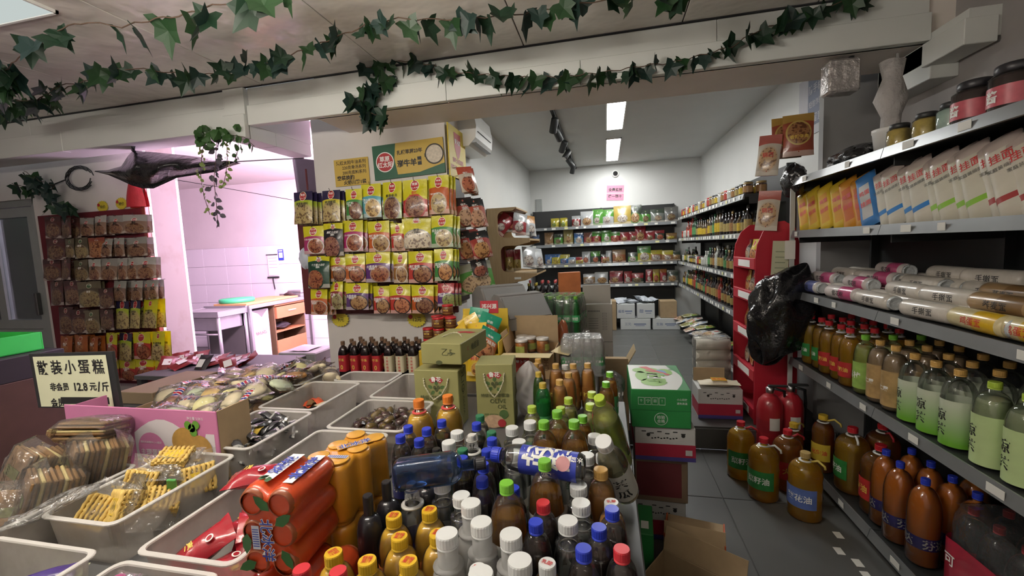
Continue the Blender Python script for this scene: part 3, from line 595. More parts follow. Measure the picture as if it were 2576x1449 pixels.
# ------------------------------------------------------------------ the drink and snack tables
TZ=.67
TOPM=pm('table_top',(.10,.10,.10),.5); SKIRT=pm('dark_table_side',(.055,.058,.06),.55,var=.2,vs=4)
def table(label,x0,x1,y0,y1,z,mat=SKIRT):
    t=thing('display_table',label,'table',((x0+x1)/2,(y0+y1)/2,0)); w,d=(x1-x0)/2,(y1-y0)/2
    MB().rbox(-w,w,-d,d,z-.03,z,.004).build('top',TOPM,t)
    m=MB(); m.box(-w+.01,w-.01,-d+.01,-d+.025,.06,z-.03); m.build('side_panel',mat,t); m=MB(); m.box(-w+.01,w-.01,d-.025,d-.01,.06,z-.03); m.build('side_panel',mat,t)
    m=MB(); m.box(-w+.005,-w+.02,-d+.025,d-.025,.06,z-.03); m.build('side_panel',mat,t); m=MB(); m.box(w-.02,w-.005,-d+.025,d-.025,.06,z-.03); m.build('side_panel',mat,t)
    for sx in(-1,1):
        for sy in(-1,1): MB().box(sx*(w-.03)-.02,sx*(w-.03)+.02,sy*(d-.03)-.02,sy*(d-.03)+.02,0,.06).build('foot',DARK,t)
    return t
table('dark sided display table crowded with drink bottles',-.755,.075,.30,2.12,TZ)
table('dark display table under the rows of translucent snack bins',-2.35,-.765,.15,2.15,TZ)
table('dark table behind the bottles carrying the red jar box',-.95,-.06,2.16,2.82,TZ)
table('low brown wooden table in front of the pillar holding soy sauce bottles',-2.12,-.99,2.62,3.0,.552,pm('brown_table_side',(.10,.06,.04),.6))
# ---- translucent bins
BINM=frosted('bin_plastic',(.62,.585,.55),.55,.40)
def rrect(x0,x1,y0,y1,r,n=4):
    P=[]
    for cx,cy,a0 in ((x1-r,y0+r,-90),(x1-r,y1-r,0),(x0+r,y1-r,90),(x0+r,y0+r,180)):
        for k in range(n+1): a=math.radians(a0+90*k/n); P.append((cx+r*math.cos(a),cy+r*math.sin(a)))
    return P
def loft(m,rings,mi=0,close0=True,close1=True,smooth=False):
    n=len(m.v); k=len(rings[0])
    for R in rings: m.v += R
    for j in range(len(rings)-1):
        for i in range(k): a=n+j*k+i; b=n+j*k+(i+1)%k; m.face((a,b,b+k,a+k),mi,None,smooth)
    if close0: m.face(range(n+k-1,n-1,-1),mi)
    if close1: m.face(range(n+(len(rings)-1)*k,n+len(rings)*k),mi)
def bin_(label,x0,x1,y0,y1,h=.125,z=TZ):
    cx,cy=(x0+x1)/2,(y0+y1)/2; w,d=(x1-x0)/2,(y1-y0)/2
    t=thing('snack_bin',label,'bin',(cx,cy,z+.001),group='translucent snack bins')
    R=lambda i,zz:[(px,py,zz) for px,py in rrect(-w+i,w-i,-d+i,d-i,max(.006,.028-i*.5))]
    m=MB(); loft(m,[R(.022,0),R(.009,h-.004),R(.009,h-.004),R(.0115,h-.004),R(.024,.003)],0,True,True); m.build('shell',BINM,t)
    m=MB(); loft(m,[R(.009,h-.006),R(.0,h-.006),R(-.001,h-.002),R(.001,h),R(.0105,h),R(.0115,h-.004)],0,False,False); m.build('rim',frosted('bin_rim',(.80,.78,.75),.12,.25),t)
    return t
BINS={'A1':(-1.495,-1.235,.775,1.155),'A0':(-1.50,-1.155,.37,.70),'AL':(-1.80,-1.515,.70,1.05),'B1':(-1.075,-.80,.705,1.03),'B0':(-1.075,-.80,.36,.685),'B2':(-1.085,-.785,1.045,1.375),
 'D':(-1.075,-.745,1.39,1.705),'E1':(-1.505,-1.225,1.19,1.535),'E2':(-1.535,-1.245,1.55,1.93),'G1':(-1.43,-1.105,1.945,2.12),'G2':(-1.09,-.80,1.725,2.10),'C0':(-1.80,-1.56,1.86,2.10)}
BL={'A1':'translucent bin of yellow waffle snacks before the pink carton','A0':'translucent bin holding a purple packet at the lower corner','AL':'translucent bin behind the cracker stacks at the near edge','B1':'translucent bin of red candy packets beside the can packs','B0':'translucent bin of pink sweets nearest the camera','B2':'translucent bin partly hidden behind the orange can packs','D':'translucent bin heaped with dark wrapped dates','E1':'translucent bin heaped with grey foil candies','E2':'translucent bin with a few orange sweets at its bottom','G1':'grey looking empty translucent bin below the red soy bottles','G2':'empty white translucent bin beside the olive oil boxes','C0':'translucent bin of small bagged cakes at the far end'}
for k,v in BINS.items(): bin_(BL[k],*v)
# ---- pillow packets
def pillow(m,w,l,t,seed,mi=0,nu=6,nv=8,crimp=.10,wr=1.0,mcr=None):
    r=random.Random(seed); a,b,c=[r.uniform(0,6) for _ in range(3)]
    def z(u,v,s):
        e=max(0,1-abs(2*u-1)**2.6)**.7; vv=(v-crimp)/(1-2*crimp)
        k=math.sin(math.pi*min(1,max(0,vv)))**.55 if 0<vv<1 else 0
        return s*(t*.5*e*k+.0006)+ wr*(.003*math.sin(9*v+a+4*u)*math.sin(5*u+b)+(.002*math.sin(25*u+c) if (v<crimp or v>1-crimp) else 0))
    def x(u,v): k=min(1,max(0,math.sin(math.pi*v)))**.4; return (u-.5)*w*(1.04-.12*k)
    for s in (1,-1):
        n0=len(m.f); m.grid(lambda u,v:(x(u,v),(v-.5)*l,z(u,v,s)),nu,nv,mi,flip=(s<0))
        if mcr is not None:
            for q in range(n0,len(m.f)):
                j=(q-n0)//nu
                if j<1 or j>=nv-1: m.m[q]=mcr
    return m
FOIL=pm('grey_candy_foil',(.10,.10,.11),.25,.55,var=.35,vs=25,bump=(50,.5,.004)); FOILW=pm('pale_foil_edge',(.50,.50,.48),.3,.4)
def heap(items,P,label,cat,group,jit=1.0):
    for (x,y,z,rx,ry,rz) in items: inst(P[random.randrange(len(P))] if isinstance(P,list) else P,label,cat,(x,y,z),rot=(rx,ry,rz),group=group)
cand=[]
for s in range(3):
    r=thing('candy_packet','-','candy'); pillow(MB(),.036,.075,.026,s,0,mcr=1).build('wrapper',[FOIL,FOILW],r); cand.append(proto(r))
its=[]
x0,x1,y0,y1=BINS['E1']
for L in range(3):
    for i in range(5):
        for j in range(4):
            if L==2 and rnd(0,1)<.25: continue
            its.append((x0+.045+i*(x1-x0-.09)/4+rnd(-.012,.012),y0+.05+j*(y1-y0-.10)/3+rnd(-.02,.02),TZ+.045+L*.028+rnd(0,.01)+(.012 if 1<=i<=3 else 0),rnd(-.6,.6),rnd(-.6,.6),rnd(0,6.3)))
heap(its,cand,'grey foil wrapped candy in the heaped translucent bin','candy','grey foil candies')
YW=pm('yellow_sweet_wrap',(.62,.42,.06),.3,var=.3,vs=40,coat=.3)
r=thing('candy_packet','-','candy'); pillow(MB(),.045,.085,.022,9,0).build('wrapper',YW,r); PY=proto(r)
for k in range(5): inst(PY,f'yellow wrapped sweet among the grey foil candies, {ORD[k]} from the front','candy',(x0+.06+.02*k,y0+.05+.028*k,TZ+.088+.003*k),rot=(.2,-.2,rnd(0,3)),group='yellow sweets among grey candies')
# dates
DATE=pm('dark_date',(.050,.016,.012),.12,var=.4,vs=40,coat=.6); DATE2=pm('olive_brown_sweet',(.16,.11,.03),.15,coat=.5,var=.3,vs=30)
dp=[]
for s in range(3):
    r=thing('date_sweet','-','candy'); m=MB().lathe([(.003,-.024),(.011,-.022),(.0155,-.012),(.0165,0),(.0155,.012),(.011,.022),(.003,.024)],9,0); m.xf(Matrix.Rotation(math.pi/2,4,'X')); m.build('date',[DATE,DATE2][s==2] if s!=1 else DATE,r)
    pillow(MB(),.045,.066,.040,40+s,0,5,6,.12).build('wrap',film('candy_film',(.97,.95,.94),.015,(.8,.8,.8),.06,.6,(60,.9,.004)),r); dp.append(proto(r))
its=[]; x0,x1,y0,y1=BINS['D']
for L in range(3):
    for i in range(6):
        for j in range(5):
            e=(abs(i-2.8)/3.2)**2+(abs(j-2.2)/3)**2
            if L==2 and e>.75: continue
            its.append((x0+.045+i*(x1-x0-.09)/5+rnd(-.01,.01),y0+.045+j*(y1-y0-.1)/4+rnd(-.012,.012),TZ+.03+L*.030+rnd(0,.006),rnd(-.5,.5),rnd(-.5,.5),rnd(0,6.3)))
heap(its,dp,'glossy dark wrapped date sweet in the heaped bin','candy','wrapped dates')
# orange sweets, single bits
ORW=pm('orange_red_wrap',(.62,.09,.03),.25,var=.25,vs=40,coat=.4); CRW=pm('cream_wrap',(.62,.56,.38),.3,var=.2,vs=30)
for k,(px,py,mt,w) in enumerate(((785,1010,ORW,'red'),(845,992,ORW,'bright orange'),(815,1018,CRW,'cream'),(795,1000,pm('brown_sweet',(.22,.12,.05),.35,var=.4,vs=50),'brown'))):
    c=at(px,py,Z=TZ+.035); c.y=min(1.86,max(1.6,c.y)); c.x=min(-1.29,max(-1.50,c.x)); m=MB(); pillow(m,.05,.085,.03,60+k,0); tag(m.build('candy_packet',mt,loc=c),f'{w} wrapped sweet in the nearly empty bin behind the grey candies','candy','sweets in the nearly empty bin').rotation_euler=(.5 if k==1 else .15,.2,k*1.3)
m=MB(); pillow(m,.06,.09,.03,66,0); tag(m.build('candy_packet',pm('bright_red_wrap',(.60,.02,.03),.3),loc=(-1.19,2.03,TZ+.03)),'red packet lying in the far grey bin','candy')
# red candy packets
RDW=pm('red_candy_bag',(.36,.018,.03),.25,var=.3,vs=14,coat=.4,bump=(40,.4,.004))
REDB=[]
for s in range(2):
    r=thing('red_candy_bag','-','candy bag'); m=MB(); pillow(m,.085,.15,.05,70+s,0,8,10,.07,mcr=None); b=m.build('bag',RDW,r); L=MB()
    L.disc((.012,.03,.0262),(1,0,0),(0,1,0),.010,0,14); L.disc((.012,.03,.0268),(1,0,0),(0,1,0),.0065,1,14); L.flat('枣',.022,(-.008,-.015,.0268),(1,0,0),(0,1,0),2,.02); stuff(L.build('print',[WHITE_INK,RDW,GOLD_INK],r))
    REDB.append(proto(r))
for k,(x,y,z,rx,ry,rz,lb) in enumerate(((-.99,.975,.835,.1,.1,-1.25,'plump red candy bag lying across the top of its bin'),(-.93,.90,.775,.6,-.3,.3,'red candy bag with cream picture leaning in the bin'),(-.99,.80,.745,.5,.3,-.6,'gold patterned red candy bag leaning at the near corner of the bin'),(-.87,.775,.715,.15,.1,1.2,'flat bright red candy bag lying by the lower can pack'),(-.90,.86,.73,.3,.2,.9,'red candy bag under the leaning ones'),(-.98,.92,.725,-.2,.1,.4,'red candy bag at the far side of the bin'),(-.86,.88,.765,.3,-.4,2.2,'shiny red candy bag touching the can pack'))):
    inst(REDB[k%2],lb,'candy bag',(x,y,z),rot=(rx,ry,rz),group='red candy bags')
# pink sweets in the nearest bin, purple packet, pale packet
PK=[pm('pink_sweet',(.55,.06,.25),.3,var=.3,vs=40),pm('peach_sweet',(.62,.35,.15),.35,var=.3,vs=40),pm('white_sweet',(.62,.58,.56),.35,var=.2,vs=40),pm('mauve_sweet',(.30,.10,.22),.3,var=.3,vs=40)]
for k in range(14):
    r=thing('wrapped_sweet',f'pink, peach or white sweet in clear wrap in the bin nearest the camera','candy',(-1.02+.055*(k%4)+rnd(-.01,.01),.645-.05*(k//4)+rnd(-.01,.01),TZ+.10-.01*(k//4)+rnd(0,.012)),rnd(0,6),'sweets in the nearest bin')
    MB().lathe([(.002,-.014),(.012,-.010),(.016,0),(.012,.010),(.002,.014)],9,0).build('sweet',PK[k%4],r); pillow(MB(),.055,.085,.034,80+k,0,5,6,.12).build('wrap',FILM,r)
m=MB(); pillow(m,.07,.24,.035,91,0,8,12,.06); o=tag(m.build('purple_packet',pm('purple_foil',(.055,.03,.17),.35,var=.3,vs=30,coat=.2),loc=(-1.245,.622,.770)),'slim dark purple snack packet lying in the corner bin','snack packet'); o.rotation_euler=(.0,.1,-.85); o.scale=(.62,.62,.7)
m=MB(); pillow(m,.20,.26,.06,92,0,8,10,.06); o=tag(m.build('pale_green_packet',pm('pale_green_packet_foil',(.55,.60,.38),.4,var=.35,vs=30),loc=(-1.25,.60,.742)),'pale green snack packet under the purple one','snack packet'); o.rotation_euler=(.05,.05,-1.0); o.scale=(.7,.7,.7)
# ---- waffle snacks
WAF=pm('yellow_waffle',(.68,.47,.13),.6,var=.3,vs=60,bump=(150,.4,.003))
def waffle_mesh(seed):
    rr=random.Random(seed); m=MB()
    for L in range(5):
        for k in range(7):
            z=L*.0125; a=-.045+.015*k
            m.tube([(-.050+.0125*q,a+rr.uniform(-.002,.002),z+.0035*(q%2)) for q in range(9)],[.0062*rr.uniform(.85,1.15) for q in range(9)],5,0)
            m.tube([(a+rr.uniform(-.002,.002),-.050+.0125*q,z+.006+.0035*(q%2)) for q in range(9)],[.0060*rr.uniform(.85,1.15) for q in range(9)],5,0)
    return m.mesh('waffle_stack',WAF)
WM=[waffle_mesh(k) for k in range(2)]; STICK=pm('yellow_sticker',(.70,.48,.04),.4,var=.05)
x0,x1,y0,y1=BINS['A1']
for k,(dx,dy,z,rx,ry,rz,lb) in enumerate(((.13,.27,.80,.15,.15,.5,'yellow waffle snack pack with a yellow label, topmost in the bin'),(.10,.20,.765,1.2,.2,.3,'yellow waffle snack pack standing on edge in the middle of the bin'),(.14,.12,.75,1.1,-.2,-.3,'yellow waffle snack pack leaning towards the near rim'),(.075,.10,.735,.9,.3,.2,'yellow waffle snack pack with its clear bag tail over the near rim'),(.20,.28,.745,1.2,.1,1.1,'yellow waffle snack pack by the far rim corner'),(.07,.29,.735,.3,0,.1,'yellow waffle snack pack low beside the pink carton'),(.19,.17,.725,.4,.3,.8,'yellow waffle snack pack low at the far side of the bin'))):
    t=thing('waffle_pack',lb,'snack',(x0+dx,y0+dy,z+.012),rot=(rx,ry,rz),group='waffle snack packs',scale=(.86,.86,.86))
    stuff(ob('waffle_stack',WM[k%2],t,(0,0,-.02))); m=MB(); pillow(m,.135,.20,.085,100+k,0,7,9,.10); m.build('wrap',WRAP,t)
    if k in(0,2,4,5): MB().rbox(-.03,.03,-.025,.025,.0405,.0415,.0005).build('sticker',STICK,t)
t=thing('wrap_tail','clear crumpled bag end hanging over the near rim of the waffle bin','bag',(-1.47,.80,.815),rot=(-.25,.05,2.35)); m=MB(); pillow(m,.085,.20,.03,140,0,7,9,.05,2.0); m.build('film',WRAP,t)
for k,(px,py,cl,lb) in enumerate(((318,1160,(.5,.02,.03),'tiny red tag at the far rim of the waffle bin'),(432,1218,(.10,.40,.10),'small green pointed tag among the waffle packs'))):
    c=at(px,py,Z=.79); m=MB().rbox(-.012,.012,-.004,.004,-.02,.02,.002); tag(m.build('packet_tag',pm('tag_%d'%k,cl,.4),loc=c),lb,'tag').rotation_euler=(.4,.2,.5)
# ---- cracker stacks
CRK=pm('brown_cracker',(.23,.125,.045),.7,var=.35,vs=70,bump=(160,.4,.003)); CRE=pm('pale_cracker_edge',(.58,.48,.22),.6,var=.3,vs=60); SPROUT=pm('green_brown_label',(.14,.15,.03),.6,var=.3,vs=50)
def crackers(label,loc,rot,n,sc=1.0,tilt=.0):
    t=thing('cracker_pack',label,'snack',loc,rot=rot,group='cracker packs',scale=(sc,)*3)
    cm=_mc.get('crk') or MB().rbox(-.058,.058,-.004,.004,-.075,.075,.003).mesh('cracker',CRK); _mc['crk']=cm
    c2=_mc.get('crk2') or MB().rbox(-.058,.058,-.004,.004,-.075,.075,.003).mesh('cracker',CRE); _mc['crk2']=c2
    for k in range(n):
        o=ob('cracker',c2 if k%4==2 else cm,t,(rnd(-.003,.003),(k-(n-1)/2)*.0105,rnd(-.003,.003))); o.rotation_euler=(tilt+rnd(-.03,.03),rnd(-.03,.03),0)
    MB().rbox(-.04,.04,-.0005-(n-1)/2*.0105-.006,-(n-1)/2*.0105-.005,.005,.030,.0004).build('sticker',SPROUT,t)
    m=MB(); d=n*.0055+.008; a=random.Random(n).uniform(0,6)
    m.grid(lambda u,v:((.064+.004*math.sin(8*v+a))*math.copysign(min(1,abs(math.cos(2*math.pi*u))**.45),math.cos(2*math.pi*u)),d*math.copysign(abs(math.sin(2*math.pi*u))**.45,math.sin(2*math.pi*u))*(1 if .08<v<.92 else .35),-.105+.21*v),28,8); m.build('wrap',WRAP,t)
crackers('tall bagged cracker stack leaning against the pink carton',(-1.63,1.00,.80),(-.25,.10,-.50),11,1.15); crackers('bagged crackers on edge with pale rims beside the waffle bin',(-1.60,.86,.775),(-.30,.05,-.45),10,1.1)
crackers('bagged crackers lying flat on top of the cracker heap',(-1.70,1.06,.905),(1.30,.15,.5),5,1.1); crackers('bagged cracker stack with a green label at the near end of the heap',(-1.77,.92,.80),(-.45,.1,-.25),9,1.1)
crackers('bagged cracker stack at the outer edge of the photo',(-1.86,.96,.755),(-.5,.1,.5),8); crackers('low bagged cracker stack behind the near bins',(-1.66,.80,.75),(-.6,0,.3),7)
# ---- pink carton
PINK=pm('pink_carton',(.55,.19,.36),.55,var=.06); 
def pinkbox():
    a,b=at(68,1022,Y=1.175),at(530,1035,Y=1.175); z1=.93; t=thing('pink_carton','pink and white cake carton with brown pastries printed on the front behind the waffle bin','carton',((-2.03-1.33)/2,1.175,TZ))
    w=.35; m=MB().rbox(-w,w,0,.006,0,.262,.002); m.build('front',PINK,t); MB().box(-w,-w+.006,.006,.14,0,.25).build('side',PINK,t); MB().box(w-.006,w,.006,.14,0,.26).build('side',CARD,t)
    L=MB(); n=0
    pts=[(-.02,.02)]+[(-.02+.36*k/10,.17+.055*math.sin(math.pi*min(1,k/7))) for k in range(11)][0:9]+[(.27,.18),(.285,.14),(.30,.18),(.335,.18),(.335,.02)]
    n=len(L.v); L.v += [(x,-.0006,z) for x,z in pts]; L.face(range(n,n+len(pts)),0)
    L.disc((.055,-.0012,.112),X_,Z_,.062,1,24); L.rect((.06,-.0018,.035),X_,Z_,.16,.06,2)
    L.flat('主理蛋糕',.026,(.055,-.0022,.100),X_,Z_,0,.02); L.flat('糯叽叽麻薯夹心小圆饼',.012,(.055,-.0022,.138),X_,Z_,0,.008,.095); L.flat('净含量 2.5KG',.012,(.26,-.001,.235),X_,Z_,0,.01)
    L.disc((.21,-.0016,.145),X_,Z_,.060,3,22,.055); L.disc((.27,-.0024,.115),X_,Z_,.055,3,22,.060); 
    for dx,dz in((0,0),(.018,.012),(-.016,.01),(.006,-.015)): L.disc((.245+dx,-.003,.20+dz),X_,Z_,.016,4,9)
    L.build('print',[PM for PM in (pm('carton_white',(.66,.62,.64),.5,var=.04),PINK,pm('pale_mauve',(.46,.30,.42),.5,var=.05),pm('printed_pastry',(.42,.24,.06),.55,var=.35,vs=40),pm('printed_leaf',(.12,.30,.04),.5,var=.2,vs=60))],t)
    t2=thing('pink_carton','pink carton wall standing behind the cracker stacks','carton',(-1.95,1.20,TZ)); MB().rbox(-.09,.09,.0,.01,0,.245,.003).build('front',pm('bright_pink_card',(.66,.22,.42),.55),t2)
pinkbox()
# ---- black framed price sign
def dsign(L,W,H):
    L.rect((0,-.0002,0),X_,Z_,W*.95,H*.96,0); 
    for k,ch in enumerate('散装小蛋糕'): L.flat(ch,.15*W,((-.36+.18*k)*W,-.001,.27*H),X_,Z_,1,.018)
    for k,(s,x,w) in enumerate((('非会员',-.18,.25),('12.8',.10,.17),('元',.255,.085),('/',.33,.05),('斤',.41,.09))): L.flat(s,.13*W,(x*W,-.001,-.10*H),X_,Z_,1,.03,w*W)
    L.flat('会员',.13*W,(-.24*W,-.001,-.40*H),X_,Z_,1,.03,.18*W); L.rect((.12*W,-.0008,-.36*H),X_,Z_,.62*W,.13*H,1); L.flat('元',.06*W,(.33*W,-.002,-.36*H),X_,Z_,0,.02)
s_=board_from('price_sign','black framed cream price sign for loose cakes standing behind the pink carton','sign',[(84,890),(292,888),(292,1024),(84,1026)],1.33,.012,[DARK,BLACK_INK],lambda L,W,H:None)
for c in list(s_.children_recursive):
    if c.name.startswith('print'): bpy.data.objects.remove(c)
p=[at(*c,Y=1.33) for c in [(84,890),(292,888),(292,1024),(84,1026)]]; W_=(p[1]-p[0]).x; H_=p[0].z-p[3].z
L=MB(); dsign(L,W_*.94,H_*.95); L.v=[(x-.004,y-.001,z-.003) for x,y,z in L.v]; L.build('paper',[pm('cream_sign_paper',(.70,.72,.50),.6,var=.06),BLACK_INK,WHITE_INK],s_)
MB().box(-.02,.02,.012,.03,-H_/2-(p[3].z-TZ),H_*.3).build('stand',DARK,s_)
# ---- cakes in clear wraps with striped ends
def stripes():
    g=NG('striped_wrap_band'); sx=g.n('ShaderNodeSeparateXYZ', i_0=g.obj()); k=g.math('FRACT', g.math('MULTIPLY', sx.outputs[0], 34.)); 
    c=g.mix(g.math('GREATER_THAN',k,.36),(.45,.02,.04),(.75,.74,.75)); c=g.mix(g.math('GREATER_THAN',k,.50),c,(.04,.04,.24)); c=g.mix(g.math('GREATER_THAN',k,.82),c,(.75,.74,.75))
    return g.surf(g.bsdf(Base_Color=c,Roughness=.25,Coat_Weight=.4))
STR=stripes(); BUNS=[pm('pale_bun',(.82,.70,.46),.6,var=.25,vs=22),pm('golden_bun',(.80,.54,.18),.55,var=.25,vs=30),pm('pale_green_bun',(.68,.76,.52),.55,var=.12,vs=30),pm('lemon_bun',(.84,.78,.36),.55,var=.15,vs=30),pm('brown_bun',(.46,.22,.06),.5,var=.3,vs=30)]
BN=['pale cream','golden','pale green','lemon yellow','brown']
CK=[]
for b in range(5):
    r=thing('wrapped_cake','-','cake'); m=MB().lathe([(.004,-.016),(.036,-.017),(.047,-.010),(.048,.0),(.040,.010),(.018,.015),(.002,.016)],18,0,sx=1.1,sy=.9); m.build('bun',BUNS[b],r)
    m=MB(); pillow(m,.105,.165,.066,150+b,0,8,10,.10); m.build('wrap',FILM,r); m=MB(); pillow(m,.094,.034,.012,160+b,0,6,4,.02); m.xf(Matrix.Translation((0,-.080,.001))); m.build('striped_end',STR,r); CK.append(proto(r))
k=0
cakes=[]
for j in range(6):
    for i in range(6):
        x=-2.16+.105*i+rnd(-.015,.015)+.01*j; y=1.36+.135*j+rnd(-.02,.02)
        if x>-1.575 or (x<-2.0 and j<2): continue
        cakes.append((x,y))
for k,(x,y) in enumerate(sorted(cakes,key=lambda q:(q[1],q[0]))):
    b=[1,0,2,0,3,0,4,0][k%8]; L=rnd(0,.02)
    inst(CK[b],f'{BN[b]} cake in striped clear wrap, {ORD[k]} from the front of the heap' if k<30 else f'{BN[b]} wrapped cake at the far end of the heap','cake',(x,y,TZ+.115+L+.04*math.sin(2.2*(x+2.2))),rot=(rnd(-.5,.5),rnd(-.5,.5),rnd(0,6.3)),group='wrapped cakes in the heap')
for k in range(22):   # the lower layer that carries the heap
    b=k%5; inst(CK[b],'wrapped cake in the lower layer of the cake heap','cake',(-2.15+.13*(k%5)+rnd(-.02,.02),1.38+.16*(k//5)+rnd(-.02,.02),TZ+.055),rot=(rnd(-.3,.3),rnd(-.3,.3),rnd(0,6.3)),group='lower layer of wrapped cakes')
tb=thing('cake_tray','shallow cardboard tray under the heap of wrapped cakes','tray',(-1.9,1.72,TZ)); MB().box(-.40,.36,-.42,.42,.001,.006).build('base',CARD,tb)
for a in ((-.40,-.394,-.42,.42),(.330,.336,-.42,.12),(-.394,.33,.414,.42),(-.394,-.05,-.42,-.414)): MB().box(*a,.006,.075).build('side',CARD,tb)
# striped packets near the grey candies and red snack packs far behind the cakes
for k,(px,py,w,l,rz,mt,lb) in enumerate(((560,1038,.055,.16,-1.35,STR,'red white and blue striped packet end above the grey candies'),(470,1010,.05,.12,-.6,STR,'striped packet end on the near cakes'),(650,952,.05,.11,-1.2,STR,'striped packet end on the far cakes'))):
    c=at(px,py,Z=.83); m=MB(); pillow(m,w,l,.03,170+k,0); m.xf(Matrix.Rotation(math.pi/2,4,'Z')); o=tag(m.build('striped_packet',mt,loc=c),lb,'packet'); o.rotation_euler=(.2,-.1,.15+rz*.1)
RP=pm('red_snack_print',(.20,.018,.02),.35,var=.5,vs=30,coat=.3)
rt=thing('display_table','low crate table of red snack packs before the lilac column','table',(-2.75,2.55,0)); MB().rbox(-.45,.45,-.30,.30,.66,.69,.004).build('top',SKIRT,rt)
for sx in(-1,1):
    for sy in(-1,1): MB().box(sx*.42-.02,sx*.42+.02,sy*.27-.02,sy*.27+.02,0,.66).build('leg',DARK,rt)
for k in range(16):
    px=395+15*k+rnd(-6,6); py=928-(14 if 4<k<11 else 0)+rnd(-6,4); c=at(px,py,Y=2.45+.05*(k%4)); c.z=max(.72,min(.80,c.z)); c.x=max(-3.15,min(-2.36,c.x)); m=MB(); pillow(m,.11,.15,.035,180+k,0); L=len(m.v)
    m.rect((0,0,.0185),(1,0,0),(0,1,0),.05,.06,1); o=tag(m.build('red_snack_pack',[RP if k%5!=3 else pm('black_snack_print',(.03,.025,.03),.3,coat=.4),WHITEP],loc=c),f'{"black" if k%5==3 else "red"} snack pack in the heap before the lilac column, {ORD[k]} from the red board','snack pack','red snack packs before the column'); o.rotation_euler=(rnd(.1,.9),rnd(-.3,.3),rnd(-1,1))
# golden bagged cakes and clear bags at the far end
for k,(px,py,b) in enumerate(((700,945,4),(745,950,1),(770,955,0),(735,932,4),(808,930,0),(835,948,0),(720,960,1))):
    c=at(px,py,Z=.80); c.y=min(2.1,c.y); inst(CK[b],f'{BN[b]} bagged cake in the far bin row, {ORD[k]} of the far group','cake',(c.x,c.y,.775 if k<4 else .79),rot=(.3 if k<4 else 1.2,.1,rnd(0,6)),group='bagged cakes at the far end')
# ------------------------------------------------------------------ bottles
def arc(r0,z0,r1,z1,n=5,p=1.0):
    """shoulder curve from the body to the neck"""
    return [(r1+(r0-r1)*math.cos(math.pi/2*k/n)**p, z0+(z1-z0)*math.sin(math.pi/2*k/n)) for k in range(1,n+1)]
def bottle(name,cat,R,h,cap,rn=.0135,cr=.0150,ch=.017,zs=.52,zn=.90,liq=None,fill=.80,shell=None,ribs=0,label=None,captext=None,sq=None,foot=.86,seg=20,waist=0,ring=None,inset=.93):
    """a bottle with shell, drink, cap and label. label=(z0,z1,material,text,ink material,size)"""
    r=thing(name,'-',cat); zS,zN=h*zs,h*zn
    body=[(R*foot*.75,.0),(R*foot,.001),(R,.012)]
    nb=max(1,ribs*2)
    for k in range(1,nb+1):
        z=.012+(zS-.012)*k/nb; w=1-(waist*math.sin(math.pi*k/nb) if waist else 0); body.append((R*w*(.955 if (ribs and k%2) else 1),z))
    prof=body+arc(R,zS,rn,zN,6)+[(rn,h-ch*.4)]
    segs=4 if sq else seg
    m=MB().lathe(prof,seg,0)
    if sq: m.v=[sqz(x,y,z,R,sq,zS,zN) for x,y,z in m.v]
    m.build('shell',shell or CLEAR,r)
    if liq:
        zf=h*fill; q=[(a*inset,max(.003,z)) for a,z in prof if z<zf-.002]; 
        last=q[-1]; nx=next(((a,z) for a,z in prof if z>=zf-.002),None)
        if nx and nx[1]>last[1]: t=(zf-last[1])/(nx[1]-last[1]); q.append((last[0]+(nx[0]*inset-last[0])*t,zf))
        m=MB().lathe(q,seg,0)
        if sq: m.v=[sqz(x,y,z,R*inset,sq,zS,zN) for x,y,z in m.v]
        m.build('drink' if cat=='bottle' else 'oil',liq,r)
    m=MB().lathe([(cr,h-ch),(cr,h-.0025),(cr-.0012,h),(0,h)],44,0,closed=False,smooth=False); 
    for i in range(44):
        if i%2: 
            for jj in(0,1): x,y,z=m.v[jj*44+i]; m.v[jj*44+i]=(x*.975,y*.975,z)
    m.lathe([(cr*.98,h-ch-.005),(cr*.98,h-ch-.001),(rn,h-ch-.001)],20,0,closed=False)
    co=m.build('cap',cap,r)
    if captext: 
        L=MB(); 
        for k,s in enumerate(captext[0].split('/')): L.flat(s,captext[2],(0,.0045-.009*k if '/' in captext[0] else 0,h+.0002),(1,0,0),(0,1,0),0,.01,cr*1.3)
        stuff(L.build('cap_print',captext[1],co))
    if ring: MB().lathe([(rn*1.0,zN-.004),(rn*1.5,zN-.003),(rn*1.5,zN+.001),(rn,zN+.002)],18,0,closed=False).build('neck_ring',ring,r)
    if label:
        z0,z1,mt,s,ink,size=label; rr=R*1.012 if not waist else R*(1-waist*.9)
        m=MB().lathe([(rr,z0*h),(rr,z1*h)],seg,0,closed=False)
        if sq: m.v=[sqz(x,y,z,rr,sq,zS,zN) for x,y,z in m.v]
        mats=[mt,ink]
        if 'oil' in name and not sq:
            m=MB().grid(lambda u,v:(rr*1.004*math.cos(-math.pi/2+(u-.5)*2.1),rr*1.004*math.sin(-math.pi/2+(u-.5)*2.1),(z0+(z1-z0)*v)*h),10,1)
        for k in range(1 if (sq or 'oil' in name) else 3):
            a0=-math.pi/2+k*2.1
            for q,st in enumerate(s.split('/')):
                zc=(z0+z1)/2*h+(len(s.split('/'))-1)*size*.6-q*size*1.2
                m.text(st,size,(lambda x,y,zc=zc,a0=a0: ((rr*1.012)*math.cos(a0+x/rr),(rr*1.012)*math.sin(a0+x/rr),zc+y)) if not sq else (lambda x,y,zc=zc: (x,-rr*sq[1]*1.004-.0006,zc+y)),1,.02,R*1.5)
        m.build('label',mats,r)
    return proto(r)
